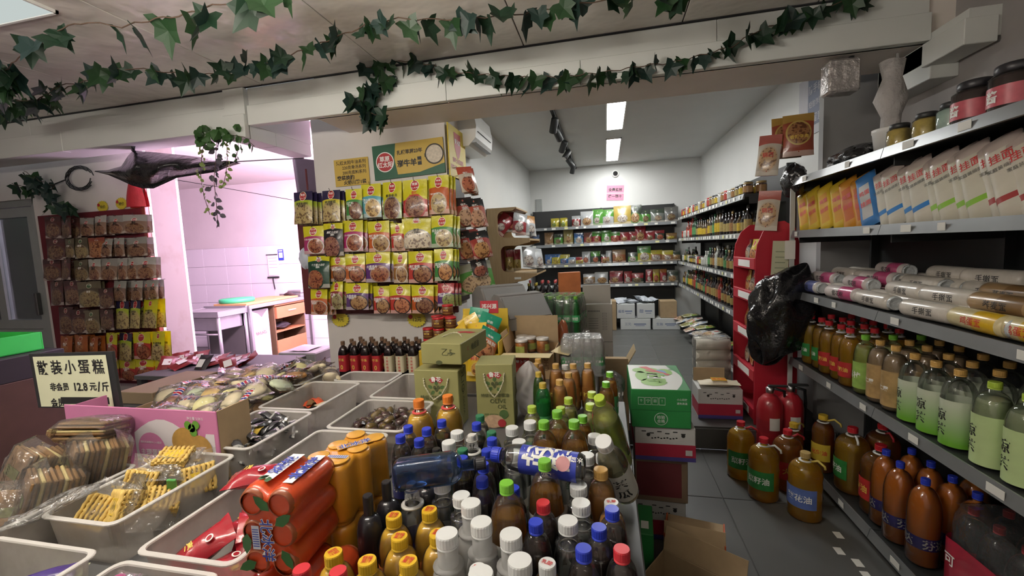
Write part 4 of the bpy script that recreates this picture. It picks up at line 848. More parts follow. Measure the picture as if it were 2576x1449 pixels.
def sqz(x,y,z,R,sq,zS,zN):
    """turn a round section into a rounded rectangle below the shoulder"""
    if R<=0: return (x,y,z)
    k=1 if z<=zS else max(0,1-(z-zS)/(zN-zS)); a=math.atan2(y,x); rad=math.hypot(x,y)
    p=7; f=(abs(math.cos(a)/sq[0])**p+abs(math.sin(a)/sq[1])**p)**(-1/p)
    g=rad*(f*k+(1-k)); return (g*math.cos(a),g*math.sin(a),z)
COLA=liquid('cola',(.020,.008,.005),.92,(.10,.03,.01)); OJ=liquid('orange_juice',(.90,.52,.05),.96); TEA=oil('amber_tea',(.55,.27,.03),(.85,.52,.10),.35); GTEA=liquid('green_tea',(.62,.62,.16),.4,(.88,.88,.45)); OTEA=liquid('orange_tea',(.88,.42,.10),.6,(.95,.6,.25))
MILK=liquid('coconut_milk',(.62,.62,.60),.9); CLR=liquid('clear_drink',(.75,.78,.76),.10,(.95,.97,.96)); GRAPE=liquid('dark_wine',(.012,.010,.014),.96); PALE=liquid('pale_tea',(.62,.58,.36),.35,(.92,.9,.7)); LIMEL=liquid('lime_drink',(.60,.68,.16),.5,(.75,.85,.3)); OIL=oil('cooking_oil',(1,.62,.02),(1,.76,.12),.34); OILD=oil('dark_oil',(.72,.30,.015),(.92,.52,.06),.35); SODA=liquid('orange_soda',(.70,.20,.02),.80); SPRITE=liquid('lemonade',(.05,.42,.12),.45,(.15,.7,.25))
GPET=film('green_bottle_plastic',(.25,.75,.35),.12,(.05,.4,.12)); FRO=frosted('frosted_bottle',(.52,.52,.51),.42,.4); DGL=film('dark_glass',(.05,.06,.10),.5,(.02,.02,.03)); BGL=film('blue_glass',(.45,.60,.80),.10,(.08,.16,.34))
def capm(n,c): return pm(n,c,.38,var=.05)
CBLUE=capm('blue_cap',(.025,.05,.52)); CYEL=capm('yellow_cap',(.72,.46,.03)); CWHI=capm('white_cap',(.70,.72,.72)); CRED=capm('red_cap',(.60,.035,.05)); CGRN=capm('leaf_green_cap',(.18,.50,.04)); CLIM=capm('lime_cap',(.42,.58,.06)); CDGR=capm('dark_green_cap',(.03,.18,.09)); CTAN=capm('tan_cap',(.60,.36,.10)); CORG=capm('orange_cap',(.70,.20,.03)); CBLK=capm('black_cap',(.02,.02,.025)); CGOLD=capm('gold_cap',(.55,.40,.06))
LBW=pm('white_label',(.70,.70,.66),.4,var=.05); LBR=pm('red_label',(.45,.03,.04),.4,var=.1); LBB=pm('blue_label',(.04,.06,.40),.35,var=.1); LBG=pm('green_label',(.05,.25,.08),.4,var=.1); LBK=pm('dark_label',(.03,.03,.04),.4); LBY=pm('yellow_label',(.62,.45,.05),.4,var=.1); LBO=pm('orange_label',(.60,.18,.04),.4,var=.1); LBC=pm('cream_label',(.66,.60,.42),.5,var=.06)
B={}
B['blue']=(bottle('drink_bottle','bottle',.0335,.235,CBLUE,liq=COLA,fill=.78,zs=.56,label=(.22,.50,LBB,'可乐',WHITE_INK,.026),waist=.05),.0335,.235,'blue-capped dark cola bottle')
B['yel']=(bottle('drink_bottle','bottle',.039,.200,CYEL,rn=.0160,cr=.0175,ch=.019,zs=.58,zn=.85,liq=OJ,fill=.86,ribs=5,captext=('鲜橙/果汁',[RED_INK],.010),label=(.2,.5,LBO,'橙汁',WHITE_INK,.02)),.039,.200,'yellow-capped orange juice bottle')
B['wht']=(bottle('drink_bottle','bottle',.035,.245,CWHI,rn=.020,cr=.0215,ch=.020,zs=.50,zn=.74,liq=MILK,fill=.70,shell=FRO,label=(.15,.45,LBW,'椰汁',BLUE_INK,.022),ring=FRO),.035,.245,'frosted white wide-necked drink bottle')
B['wh2']=(bottle('drink_bottle','bottle',.034,.225,CWHI,rn=.0185,cr=.0205,ch=.018,zs=.52,zn=.78,liq=CLR,fill=.72,label=(.15,.45,LBW,'苏打水',GREEN_INK,.018),ring=CLEAR),.034,.225,'clear drink bottle with wide white cap')
B['whl']=(bottle('drink_bottle','bottle',.033,.200,CWHI,rn=.0145,cr=.0165,ch=.018,zs=.6,zn=.88,liq=OTEA,fill=.8,captext=('乳酸',[RED_INK],.012),label=(.2,.56,LBB,'酸奶',WHITE_INK,.02)),.033,.200,'small bottle with printed white cap')
B['spo']=(bottle('drink_bottle','bottle',.034,.235,pm('pale_sport_cap',(.66,.65,.62),.3),rn=.018,cr=.012,ch=.016,zs=.5,zn=.78,liq=CLR,fill=.7,label=(.15,.45,LBB,'水',WHITE_INK,.02),ring=pm('pale_sport_cap',(.66,.65,.62),.3)),.034,.235,'clear water bottle with sports cap')
B['dgr']=(bottle('drink_bottle','bottle',.033,.225,CDGR,liq=CLR,fill=.8,zs=.56,label=(.2,.5,LBG,'苏打',WHITE_INK,.022)),.033,.225,'dark-green-capped clear bottle')
B['grn']=(bottle('drink_bottle','bottle',.042,.290,CGRN,cr=.0155,liq=TEA,fill=.76,zs=.58,zn=.90,label=(.22,.60,LBW,'绿茶',GREEN_INK,.03)),.042,.290,'green-capped large amber tea bottle')
B['lim']=(bottle('drink_bottle','bottle',.034,.225,CLIM,cr=.0160,liq=GTEA,fill=.80,zs=.56,label=(.2,.48,LBG,'青梅',WHITE_INK,.022)),.034,.225,'lime-capped green tea bottle')
B['gre']=(bottle('drink_bottle','bottle',.034,.225,CGRN,cr=.0155,liq=TEA,fill=.80,zs=.56,label=(.2,.55,LBG,'茉莉',WHITE_INK,.022)),.034,.225,'green-capped jasmine tea bottle')
B['red']=(bottle('drink_bottle','bottle',.0335,.235,CRED,liq=COLA,fill=.78,zs=.56,label=(.22,.50,LBR,'可乐',WHITE_INK,.026),waist=.05),.0335,.235,'red-capped dark cola bottle')
B['tan']=(bottle('drink_bottle','bottle',.034,.220,CTAN,cr=.0160,liq=OTEA,fill=.84,zs=.58,label=(.2,.5,film('tea_sleeve',(.9,.6,.25),.35,(.6,.3,.08)),'柚茶',GOLD_INK,.024)),.034,.220,'tan-capped orange tea bottle')
B['tn2']=(bottle('drink_bottle','bottle',.037,.240,CTAN,cr=.0175,liq=OTEA,fill=.78,zs=.55,label=(.2,.5,LBO,'冰红茶',WHITE_INK,.022)),.037,.240,'tan-capped large orange tea bottle by the table edge')
B['spr']=(bottle('drink_bottle','bottle',.034,.225,CGOLD,liq=SPRITE,fill=.66,zs=.56,shell=GPET,label=(.2,.42,LBG,'雪碧',WHITE_INK,.024)),.034,.225,'green lemonade bottle with gold cap')
B['sml']=(bottle('drink_bottle','bottle',.028,.235,CGOLD,rn=.012,cr=.0135,liq=LIMEL,fill=.7,zs=.5,shell=film('olive_glass',(.25,.4,.15),.3,(.05,.12,.03))),.028,.235,'slim dark green bottle with gold cap')
B['win']=(bottle('wine_bottle','bottle',.030,.235,CBLK,rn=.0100,cr=.0112,ch=.045,zs=.62,zn=.80,liq=GRAPE,fill=.7,shell=DGL),.030,.235,'dark wine bottle with black sealed neck')
B['orj']=(bottle('juice_bottle','bottle',.050,.265,CORG,rn=.017,cr=.0190,ch=.024,zs=.60,zn=.84,liq=OJ,fill=.80,label=(.15,.5,LBO,'鲜橙多',WHITE_INK,.03),ring=pm('red_carry_ring',(.62,.06,.05),.4)),.050,.265,'orange juice bottle with orange cap and red carry ring')
z5=lambda x,y:(950+x/2.547,880+y/2.547)
BP=[('blue',195,488),('blue',145,548),('blue',312,503),('blue',265,572),('blue',410,452),('blue',622,477),('blue',732,568),('blue',700,640),('blue',676,728),('blue',652,830),('blue',543,688),('blue',873,935),('blue',1058,1018),('blue',1314,1105),('blue',1500,1020),('blue',1311,1268),
('yel',135,1050),('yel',347,995),('yel',165,1178),('yel',195,1320),('yel',440,1262),('yel',-275,1300),('yel',-30,1318),
('wht',393,1155),('wht',540,1030),('wht',665,1130),('wht',865,1178),('wht',672,1330),('wht',895,1338),
('wh2',475,940),('wh2',393,858),('wh2',1265,890),('wh2',1268,995),('wh2',1235,1105),('wh2',853,498),('wh2',972,462),('wh2',533,530),('wh2',475,598),('wh2',1025,608),('wh2',1165,628),('wh2',1322,630),('wh2',880,640),('wh2',1385,575),
('whl',402,1370),('whl',712,1375),('whl',1048,1362),('whl',1375,668),('whl',1485,952),
('spo',585,540),('spo',210,858),('dgr',655,420),('dgr',733,520),('dgr',527,628),
('lim',988,362),('lim',1172,368),('lim',1222,308),('lim',1362,346),('lim',1372,270),('gre',1313,422),('gre',1487,142),('gre',1463,205),
('grn',1132,405),('grn',1045,462),('grn',1253,470),('grn',1065,790),('grn',855,832),
('red',1438,440),('red',1065,930),('red',1537,1250),('red',-488,1400),('red',-250,1410),('tan',1146,88),('tan',1222,146),('tan',1250,88),('tan',1342,86),('tan',1165,192),('tan',1028,58),('tan',1012,88),('spr',1057,212),('sml',1030,142),('tn2',1435,785),('whl',1200,100),
('win',70,848),('win',20,945),('win',285,792),('win',385,625),('orj',262,320),('orj',448,292)]
pts=[]
for k,(ty,x,y) in enumerate(BP):
    P,R,h,lab=B[ty]; q=at(*z5(x,y),Z=TZ+h); pts.append([ty,q.x,q.y,R,q.x,q.y])
for itn in range(220):
    mv=0
    for i in range(len(pts)):
        for j in range(i):
            a,b=pts[i],pts[j]; dx,dy=a[1]-b[1],a[2]-b[2]; d=math.hypot(dx,dy); mn=a[3]+b[3]+.0008
            if d<mn:
                if d<1e-4: dx,dy,d=.001,.0005,.0011
                s=(mn-d)/2/d; a[1]+=dx*s; a[2]+=dy*s; b[1]-=dx*s; b[2]-=dy*s; mv+=1
    for p in pts:
        p[1]+=(p[4]-p[1])*.015; p[2]+=(p[5]-p[2])*.015
        p[1]=min(.07-p[3],max(-.745+p[3],p[1]))
by={}
for p in pts: by.setdefault(p[0],[]).append(p)
for ty,L in by.items():
    P,R,h,lab=B[ty]
    for k,p in enumerate(sorted(L,key=lambda p:math.hypot(p[1],p[2]))):
        inst(P,f'{lab}, {ORD[k]} nearest the camera' if len(L)>1 else lab+' on the drink table','bottle',(p[1],p[2],TZ+.0005),rz=rnd(-.7,.7),group='drink bottles on the display table')
# leaning and lying bottles
def lean(P,label,base,cap,spin):
    o=inst(P,label,'bottle',base); d=(cap-base).normalized(); q=d.to_track_quat('Z','Y').to_matrix(); c=q.transposed()@(CAM-base); spin+=math.atan2(c.y,c.x)+math.pi/2
    o.rotation_euler=(q@Matrix.Rotation(spin,3,'Z')).to_euler(); return o
P=bottle('tea_bottle','bottle',.038,.255,CWHI,rn=.019,cr=.0215,ch=.020,zs=.60,zn=.80,liq=PALE,fill=.78,label=(.10,.58,pm('illustrated_label',(.70,.70,.64),.4,var=.1,vs=30),'茶/瓜',BLACK_INK,.040))
c=at(1512,1095,Z=.955); lean(P,'white-capped pale tea bottle leaning outwards with a large handwritten label',at(1575,1240,Z=.755),at(1511,1095,Z=.985),-.1)
P=bottle('tea_bottle','bottle',.046,.30,CLIM,rn=.015,cr=.0165,ch=.018,zs=.46,zn=.90,liq=LIMEL,fill=.72,label=(.06,.20,film('lime_sleeve',(.7,.8,.3),.5,(.4,.5,.1)),'青茶',GREEN_INK,.022))
lean(P,'large lime green bottle with lime cap leaning outwards at the table edge',at(1556,1165,Z=.74),at(1508,1003,Z=1.0),0.)
P=bottle('drink_bottle','bottle',.034,.235,CBLUE,rn=.017,cr=.0190,ch=.020,zs=.66,zn=.88,liq=CLR,fill=.80,label=(.06,.66,LBB,'脉动',WHITE_INK,.045))
lb=[k for k,_ in P[1] if k.name.startswith('label')][0]
L=MB(); rr_=.0356
for s_,z0,sz,mi,b_ in (('脉动',.085,.062,0,.03),('水蜜桃味',.028,.014,0,.01)): L.text(s_,sz,lambda x,y,z0=z0:(rr_*math.cos(-.62-y/rr_),rr_*math.sin(-.62-y/rr_),z0+x),mi,b_)
L.disc((rr_*math.cos(-1.0)*1.005,rr_*math.sin(-1.0)*1.005,.045),(0,0,1),(math.sin(-1.0),-math.cos(-1.0),0),.017,1,16)
stuff(L.build('label_print',[WHITE_INK,pm('pink_peach_print',(.62,.30,.32),.4,var=.2,vs=40)],lb)); P=proto(P[0])
a=at(*z5(1325,760),Z=.925); inst(P,'blue-labelled vitamin drink bottle with blue cap lying across the other bottles','bottle',(a.x-.0,a.y,a.z),rot=(0,-math.pi/2+.02,math.radians(-8)))
P=bottle('spirit_bottle','bottle',.033,.215,CBLK,rn=.0125,cr=.0150,ch=.022,zs=.62,zn=.74,liq=liquid('blue_spirit',(.06,.11,.22),.35,(.40,.55,.78)),fill=.6,shell=BGL,sq=(1.0,.8),label=None)
a=at(*z5(100,800),Z=.93); inst(P,'square blue glass spirit bottle lying on the bottles with its base outwards','bottle',(a.x+.005,a.y,a.z),rot=(0,math.pi/2-.08,math.radians(14)))
# ---- can packs
def lobes(nx,ny,r,n=5,br=62):
    P=[]
    def ar(cx,cy,a0,a1):
        for k in range(n+1): a=math.radians(a0+(a1-a0)*k/n); P.append((cx+r*math.cos(a),cy+r*math.sin(a)))
    X=[(2*i-(nx-1))*r for i in range(nx)]; Y=[(2*j-(ny-1))*r for j in range(ny)]
    for i in range(nx): ar(X[i],Y[0],180-(90-br)+0 if i==0 else 270-br, 270+br if i<nx-1 else 270+br+0) if 0<i<nx-1 else None or (ar(X[i],Y[0],(180-br+28) if i==0 else 270-br, 270+br if i==0 else 360))
    for j in range(1,ny-1): ar(X[-1],Y[j],-br,br)
    ar(X[-1],Y[-1],0,90+br); 
    for i in range(nx-2,0,-1): ar(X[i],Y[-1],90-br,90+br)
    ar(X[0],Y[-1],90-br,180+0)
    for j in range(ny-2,0,-1): ar(X[0],Y[j],180-br,180+br)
    return P
def canpack(name,label,nx,ny,r,h,loc,rot,body,endm,draw,group):
    t=thing(name,label,'can pack',loc,rot=rot,group=group); P=lobes(nx,ny,r)
    S=lambda k:[(x*k,y*k) for x,y in P]
    m=MB(); rings=[]
    for k,z in ((.84,0),(.97,.006),(1,.016),(.985,h*.5),(1,h-.014),(.97,h-.004),(.86,h)): rings.append([(x,y,z) for x,y in S(k)])
    loft(m,rings,0,True,True,True); m.build('shrink_film',body,t)
    c=MB()
    for i in range(nx):
        for j in range(ny): c=MB().lathe([(0,h-.004),(r*.55,h-.004),(r*.80,h+.0035),(r*.72,h+.0045),(0,h+.003)] ,18,0,((2*i-(nx-1))*r,(2*j-(ny-1))*r,0),closed=False); c.build('can_end',endm,t); c=MB().lathe([(r*.72,-.0035),(r*.80,-.003),(r*.9,.006)],18,0,((2*i-(nx-1))*r,(2*j-(ny-1))*r,0),closed=False); c.build('can_base',endm,t)
    L=MB(); mats=draw(L,h,r); 
    if L.v: stuff(L.build('print',mats,t))
    return t
MANGO=pm('mango_orange_film',(.60,.27,.025),.28,var=.15,vs=12,coat=.3,bump=(40,.25,.004)); MANGT=pm('mango_film_top',(.64,.33,.05),.3,var=.08,vs=12,coat=.3)
REDF=pm('orange_red_film',(.56,.07,.02),.28,var=.3,vs=10,coat=.35,bump=(35,.3,.004)); PEACH=pm('printed_peach',(.30,.08,.03),.35,var=.6,vs=18,coat=.25)
def dm(L,h,r):
    L.rect((.012,.012,h+.0046),(.6,.8,0),(-.8,.6,0),.085,.026,3); L.flat('北冰洋',.026,(.012,.012,h+.0056),(.6,.8,0),(-.8,.6,0),0,.045); L.flat('北冰洋',.026,(.012,.012,h+.0062),(.6,.8,0),(-.8,.6,0),1,.012)
    L.rect((.02,-.055,h+.0046),(1,.25,0),(-.25,1,0),.052,.014,2)
    for k in range(9): L.rect((.0+.0052*k,-.060+.0013*k,h+.0052),(1,.25,0),(-.25,1,0),.002,.011,1)
    return [WHITE_INK,BLUE_INK,pm('barcode_blue',(.55,.58,.66),.5),MANGT]
for k,z in enumerate((TZ+.001,TZ+.150)): canpack('can_pack',['mango orange six-pack of cans, lower of the two behind the red packs','mango orange six-pack of cans with blue lettering, upper of the two'][k],2,3,.0315,.146,(-.650,.925,z),(0,0,math.radians(-10)),MANGO,MANGT,dm if k else (lambda L,h,r:[WHITE_INK]),'can packs')
LEAFM=pm('printed_green_leaf',(.03,.12,.03),.4,var=.3,vs=30)
def leafp(L,o,xd,yd,l,w,a,m):
    n=len(L.v); P=[(0,0),(l*.3,w),(l*.7,w*.8),(l,0),(l*.7,-w*.8),(l*.3,-w)]; o=Vector(o); xd=Vector(xd).normalized(); yd=Vector(yd).normalized(); nn=xd.cross(yd)
    for x,y in P: X=x*math.cos(a)-y*math.sin(a); Y=x*math.sin(a)+y*math.cos(a); L.v.append(tuple(o+xd*X+yd*Y+nn*.001))
    L.face(range(n,n+6),m)
def dr_(L,h,r):
    # the front end (towards the camera), the top side
    zc=-.0045
    def F(x,y): return (x,y,zc)
    for s,off,ink,bo in(('北冰洋',0,0,.045),('北冰洋',.0007,1,.012)): L.flat(s,.030,(0,-.012,zc-off),(0,-1,0),(-1,0,0),ink,bo)
    L.rect((.026,-.008,zc),(0,-1,0),(-1,0,0),.05,.017,2)
    for k in range(8): L.rect((.026,-.026+.005*k,zc-.0006),(0,-1,0),(-1,0,0),.002,.014,1)
    for o,a in(((-.01,.05,zc),2.4),((-.02,.02,zc),.6),((.03,-.06,zc),3.6),((-.03,-.03,zc),5.2),((.045,.0,zc),4.6)): leafp(L,o,(-1,0,0),(0,1,0),.045,.011,a,4)
    # upper side: local +y is up; words run along the can axis
    R2=.0315*3+.0012
    L.rect((-.035,R2,.078),(0,0,1),(1,0,0),.115,.022,0,off=.0); L.flat('北冰洋',.030,(-.035,R2+.0015,.078),(0,0,1),(1,0,0),1,.04)
    L.rect((.022,R2,.085),(0,0,1),(1,0,0),.105,.030,0,off=0.); L.flat('ARCTIC',.020,(.017,R2+.0015,.085),(0,0,1),(1,0,0),1,.035); L.flat('OCEAN',.020,(.030,R2+.0015,.085),(0,0,1),(1,0,0),1,.035)
    leafp(L,(.01,R2-.001,.02),(0,0,1),(1,0,0),.022,.007,.5,4); leafp(L,(.04,R2-.001,.03),(0,0,1),(1,0,0),.022,.008,-.9,4)
    L.rect((.067,.01,.10),(0,0,1),(0,1,0),.026,.010,2)
    return [WHITE_INK,BLUE_INK,pm('barcode_blue',(.5,.5,.5),.5),RED_INK,LEAFM]
az=math.radians(3)
for k,z in enumerate((TZ+.066,TZ+.139+.0945+.0)):
    q=Matrix.Rotation(az,4,'Z')@Matrix.Rotation(math.pi/2,4,'X')@Matrix.Rotation(math.pi,4,'Y')
    ny=2 if k==0 else 3
    c=Vector((-.672,.68,z)); t=canpack('can_pack',['orange-red six-pack of cans lying under the upper red one','orange-red pack of six cans lying on its side with fruit print and white lettering'][k],(3 if k==0 else 2),ny,.0315,.146,(0,0,0),(0,0,0),REDF,PEACH,(lambda L,h,r:[WHITE_INK]) if k==0 else dr_,'can packs')
    t.rotation_euler=q.to_euler(); t.location=c+(Vector((.03,-.02,0)) if k==0 else Vector((0,0,0)))
# ------------------------------------------------------------------ cartons and packs around the tables
def carton(name,label,cat,x0,x1,y0,y1,z0,z1,mats,rz=0,draw=None,group=None,c=.003):
    cx,cy=(x0+x1)/2,(y0+y1)/2; w,d,h=(x1-x0)/2,(y1-y0)/2,z1-z0
    t=thing(name,label,cat,(cx,cy,z0),rz,group); m=MB().rbox(-w,w,-d,d,0,h,c); m.build('box',mats[0],t)
    L=MB()
    if draw: draw(L,w,d,h)
    if L.v: stuff(L.build('print',mats,t))
    return t
NX,NY=(-1,0,0),(0,-1,0); Y_=(0,1,0)
OLIVE=pm('olive_card',(.27,.26,.10),.6,var=.14,vs=7,bump=(60,.06,.002)); FANR=pm('fan_red',(.38,.03,.04),.5,var=.08); OLG=pm('olive_green_print',(.07,.13,.04),.55,var=.3,vs=50); DOL=pm('dark_olive_print',(.07,.08,.03),.6); ROPE=pm('twisted_rope',(.45,.42,.28),.8,var=.3,vs=120)
def fan(L,o,xd,yd,w,mi):
    o=Vector(o); xd=Vector(xd).normalized(); yd=Vector(yd).normalized(); nn=xd.cross(yd)*.001; n=len(L.v); P=[]
    for k in range(9): a=math.radians(50+80*k/8); P.append((w*.95*math.cos(a),w*.95*math.sin(a)-w*.75))
    for k in range(9): a=math.radians(130-80*k/8); P.append((w*.55*math.cos(a),w*.55*math.sin(a)-w*.75))
    L.v += [tuple(o+xd*x+yd*y+nn) for x,y in P]; L.face(range(n,n+18),mi)
def olive_draw(txt):
    def d(L,w,dd,h):
        f=-dd; fan(L,(0,f,h*.84),X_,Z_,.055,1); L.flat('鲁花',.024,(0,f-.0012,h*.845),X_,Z_,2,.02)
        for k,(x,z,a) in enumerate(((-.018,-.004,2.6),(.016,-.004,.5),(0,.008,1.5),(-.01,-.014,4.0),(.012,-.016,5.2))): leafp(L,(x,f,h*.70+z),X_,Z_,.026,.008,a,3)
        for x,z in((-.008,.0),(.009,.002),(0,-.010)): L.disc((x,f-.0012,h*.70+z),X_,Z_,.007,4,10,.009)
        L.flat('特级初榨橄榄油',.026,(0,f-.001,h*.52),X_,Z_,4,.01,w*1.5)
        if txt: L.flat('OLIVE',.03,(.012,f-.001,h*.43),X_,Z_,4,.005,.07); L.flat('OIL',.03,(.03,f-.001,h*.34),X_,Z_,4,.005,.04); L.flat('特级 SPECIAL',.02,(-.02,f-.001,h*.22),X_,Z_,3,.01,.06); L.disc((.035,f-.001,h*.22),X_,Z_,.020,3,16); L.disc((-.01,f-.0012,h*.11),X_,Z_,.045,5,18,.03); L.disc((.025,f-.0016,h*.08),X_,Z_,.018,1,14)
        L.flat('OLIO',.055,(w,0,h*.80),(0,0,-1),Y_,4,.0,.14); L.flat('DI OLIVA',.03,(w,.0,h*.40),(0,0,-1),Y_,4,0,.12)
    return d
OM=[OLIVE,FANR,WHITE_INK,OLG,DOL,pm('printed_shrimp',(.50,.34,.22),.5,var=.4,vs=60)]
def rope(t,w,f,h,V):
    pts=[(-w*.55,f-.003,h*.86),(-w*.50,f-.010,h*.74),(-w*.28,f-.014,h*.60),(0 if not V else -.01,f-.015,h*.50),(w*.28,f-.014,h*.60),(w*.50,f-.010,h*.74),(w*.55,f-.003,h*.86)]
    m=MB(); P=[]
    for k in range(37):
        u=k/36*6; i=min(5,int(u)); a=Vector(pts[i]); b=Vector(pts[i+1]); P.append(a.lerp(b,u-i))
    for s in(0,math.pi): m.tube([p+Vector((.0022*math.cos(k*1.6+s),0,.0022*math.sin(k*1.6+s))) for k,p in enumerate(P)],.0024,5)
    m.build('rope_handle',ROPE,t)
t=carton('gift_box','olive green oil gift box standing behind the orange juice bottles','box',-.848,-.640,1.72,1.83,TZ+.001,.93,OM,0,olive_draw(False)); rope(t,.104,-.055,.26,True)
t=carton('gift_box','olive green oil gift box with white fan logo text standing beside the white plastic bag','box',-.575,-.412,1.74,1.90,TZ+.001,.955,OM,math.radians(7),olive_draw(True)); rope(t,.08,-.08,.285,False)
def od3(L,w,d,h):
    L.disc((.05,-d-.0005,h*.55),X_,Z_,.02,4,8,.003); L.flat('乙5',.04,(.03,-d-.001,h*.6),X_,Z_,4,-.005,.05); fan(L,(.02,.08,h),NY if False else X_,Y_,.09,1)
    L.flat('橄榄油',.035,(w+.0005,.0,h*.55),Y_,Z_,4,.01,.12); L.flat('红',.02,(w+.0005,-.09,h*.6),Y_,Z_,1,.01,.03); L.disc((-.01,-d-.0006,.008),X_,Z_,.016,4,12,.010)
t=carton('gift_box','olive green oil gift box lying on top of the two standing ones','box',-.80,-.61,1.72,2.06,.957,1.05,OM,math.radians(-3),od3)
m=MB(); P=[(-.05+.10*k/12,.02+.045*math.sin(math.pi*k/12)-.06,.0945+.012*math.sin(math.pi*k/12)) for k in range(13)]
for s in(0,math.pi): m.tube([Vector(p)+Vector((.0022*math.cos(k*1.6+s),0,.0022*math.sin(k*1.6+s))) for k,p in enumerate(P)],.0024,5)
m.build('rope_handle',ROPE,t)
# soy sauce bottles
SOY=liquid('soy_sauce',(.012,.006,.005),.95); SQG=film('sauce_glass',(.5,.4,.35),.35,(.02,.01,.01)); SCAP=pm('brown_cap',(.16,.09,.05),.45)
soyR=bottle('soy_bottle','bottle',.031,.265,SCAP,rn=.0125,cr=.0150,ch=.024,zs=.66,zn=.86,liq=SOY,fill=.80,shell=SQG,sq=(1.,1.),label=(.16,.62,LBR,'千禾/0',GOLD_INK,.045))
soyC=bottle('soy_bottle','bottle',.031,.265,SCAP,rn=.0125,cr=.0150,ch=.024,zs=.66,zn=.86,liq=SOY,fill=.80,shell=SQG,sq=(1.,1.),label=(.16,.62,LBC,'千/禾/味/极/鲜',RED_INK,.019))
def srow(y,n,x0,dx,nm,first):
    for k in range(n):
        cr=(k>=4); inst(soyC if cr else soyR,f'{"cream" if cr else "red"} labelled dark soy sauce bottle, {ORD[k]} from the doorway in the {nm} row','bottle',(x0+dx*k+rnd(-.004,.004),y+rnd(-.004,.004),.553),rz=rnd(-.06,.06),group='soy sauce bottles before the pillar')
srow(2.78,8,-1.925,.0925,'front',1); srow(2.855,8,-1.90,.0925,'middle',0); srow(2.93,8,-1.87,.0925,'rear',0)
# red lidded chilli jars
JL=[pm('dark_jar_label',(.14,.05,.02),.35,var=.6,vs=45),pm('red_jar_label',(.34,.05,.02),.35,var=.5,vs=45)]
def jar_proto(lidm,bodym,R=.038,h=.075):
    r=thing('chilli_jar','-','jar'); MB().lathe([(R*.9,0),(R,.004),(R,h*.80),(R*.9,h*.86)],20,0).build('glass',bodym,r); MB().lathe([(R*1.0,h*.84),(R*1.02,h*.86),(R*1.02,h*.97),(R*.95,h),(0,h)],24,0,closed=False).build('lid',lidm,r)
    L=MB(); L.text('香辣酱',.02,lambda x,y:((R*1.01)*math.cos(-math.pi/2+x/R),(R*1.01)*math.sin(-math.pi/2+x/R),h*.5+y),0,.015,R); 
    m2=MB().lathe([(R*1.004,h*.22),(R*1.004,h*.24)],20,0,closed=False).lathe([(R*1.004,h*.72),(R*1.004,h*.74)],20,0,closed=False); L.add(m2,None,0); stuff(L.build('label_print',[GOLD_INK],r)); return proto(r)
JP=[jar_proto(pm('jar_red_lid',(.50,.02,.03),.3),JL[0]),jar_proto(pm('jar_gold_lid',(.50,.38,.10),.35,.4),JL[1])]
carton('jar_carton','yellow carton base under the stacked red lidded chilli jars','carton',-1.27,-.96,2.67,2.82,TZ+.001 if False else .553,.778,[pm('yellow_card',(.62,.42,.03),.55,var=.06)])
cols=[(-1.21,2.72,2),(-1.125,2.70,3),(-1.04,2.715,3),(-1.17,2.785,3),(-1.085,2.785,4),(-1.0,2.79,2)]
for i,(x,y,n) in enumerate(cols):
    for k in range(n): inst(JP[(i+k)%2 if k<n-1 else 0],f'red or gold lidded jar, {ORD[k]} from the bottom of the {ORD[i]} stack by the pillar','jar',(x,y,.779+.0755*k),rz=rnd(-.3,.3),group='stacked chilli jars')
# yellow display box of snack bags
yb=thing('display_box','yellow cardboard display box stuffed with yellow and green snack bags','box',(-.77,2.50,TZ)); YC=pm('yellow_card',(.62,.42,.03),.55)
for n_,a in (('back',(-.15,.15,.13,.137,.002,.40)),('front',(-.15,.15,-.137,-.13,.002,.17)),('side',(-.15,-.143,-.13,.13,.002,.24)),('side',(.143,.15,-.13,.13,.002,.24)),('base',(-.15,.15,-.13,.13,.001,.008))): MB().rbox(*a[:2],*a[2:4],*a[4:],.001).build(n_,YC,yb)
hd=MB().rbox(-.03,.09,.126,.129,.37,.45,.001); hd.build('header_card',pm('header_red',(.50,.03,.05),.5),yb); L=MB(); L.flat('鸿兴源',.04,(.03,.1255,.415),X_,Z_,0,.02,.10); L.build('header_print',[WHITE_INK],yb)
GS=std_props((.02,.30,.18),(.55,.14,.05),(.55,.20,.10),(.6,.4,.2),(.02,.30,.18),split=.62,fx=.5,fy=.2,fr=.4,ly=.9,lr=.02); YS=std_props((.70,.47,.02),(.70,.47,.02),(.55,.25,.05),(.7,.5,.1),(.45,.10,.03),split=.6,fx=.5,fy=.2,fr=.3,ly=.9,lr=.02)
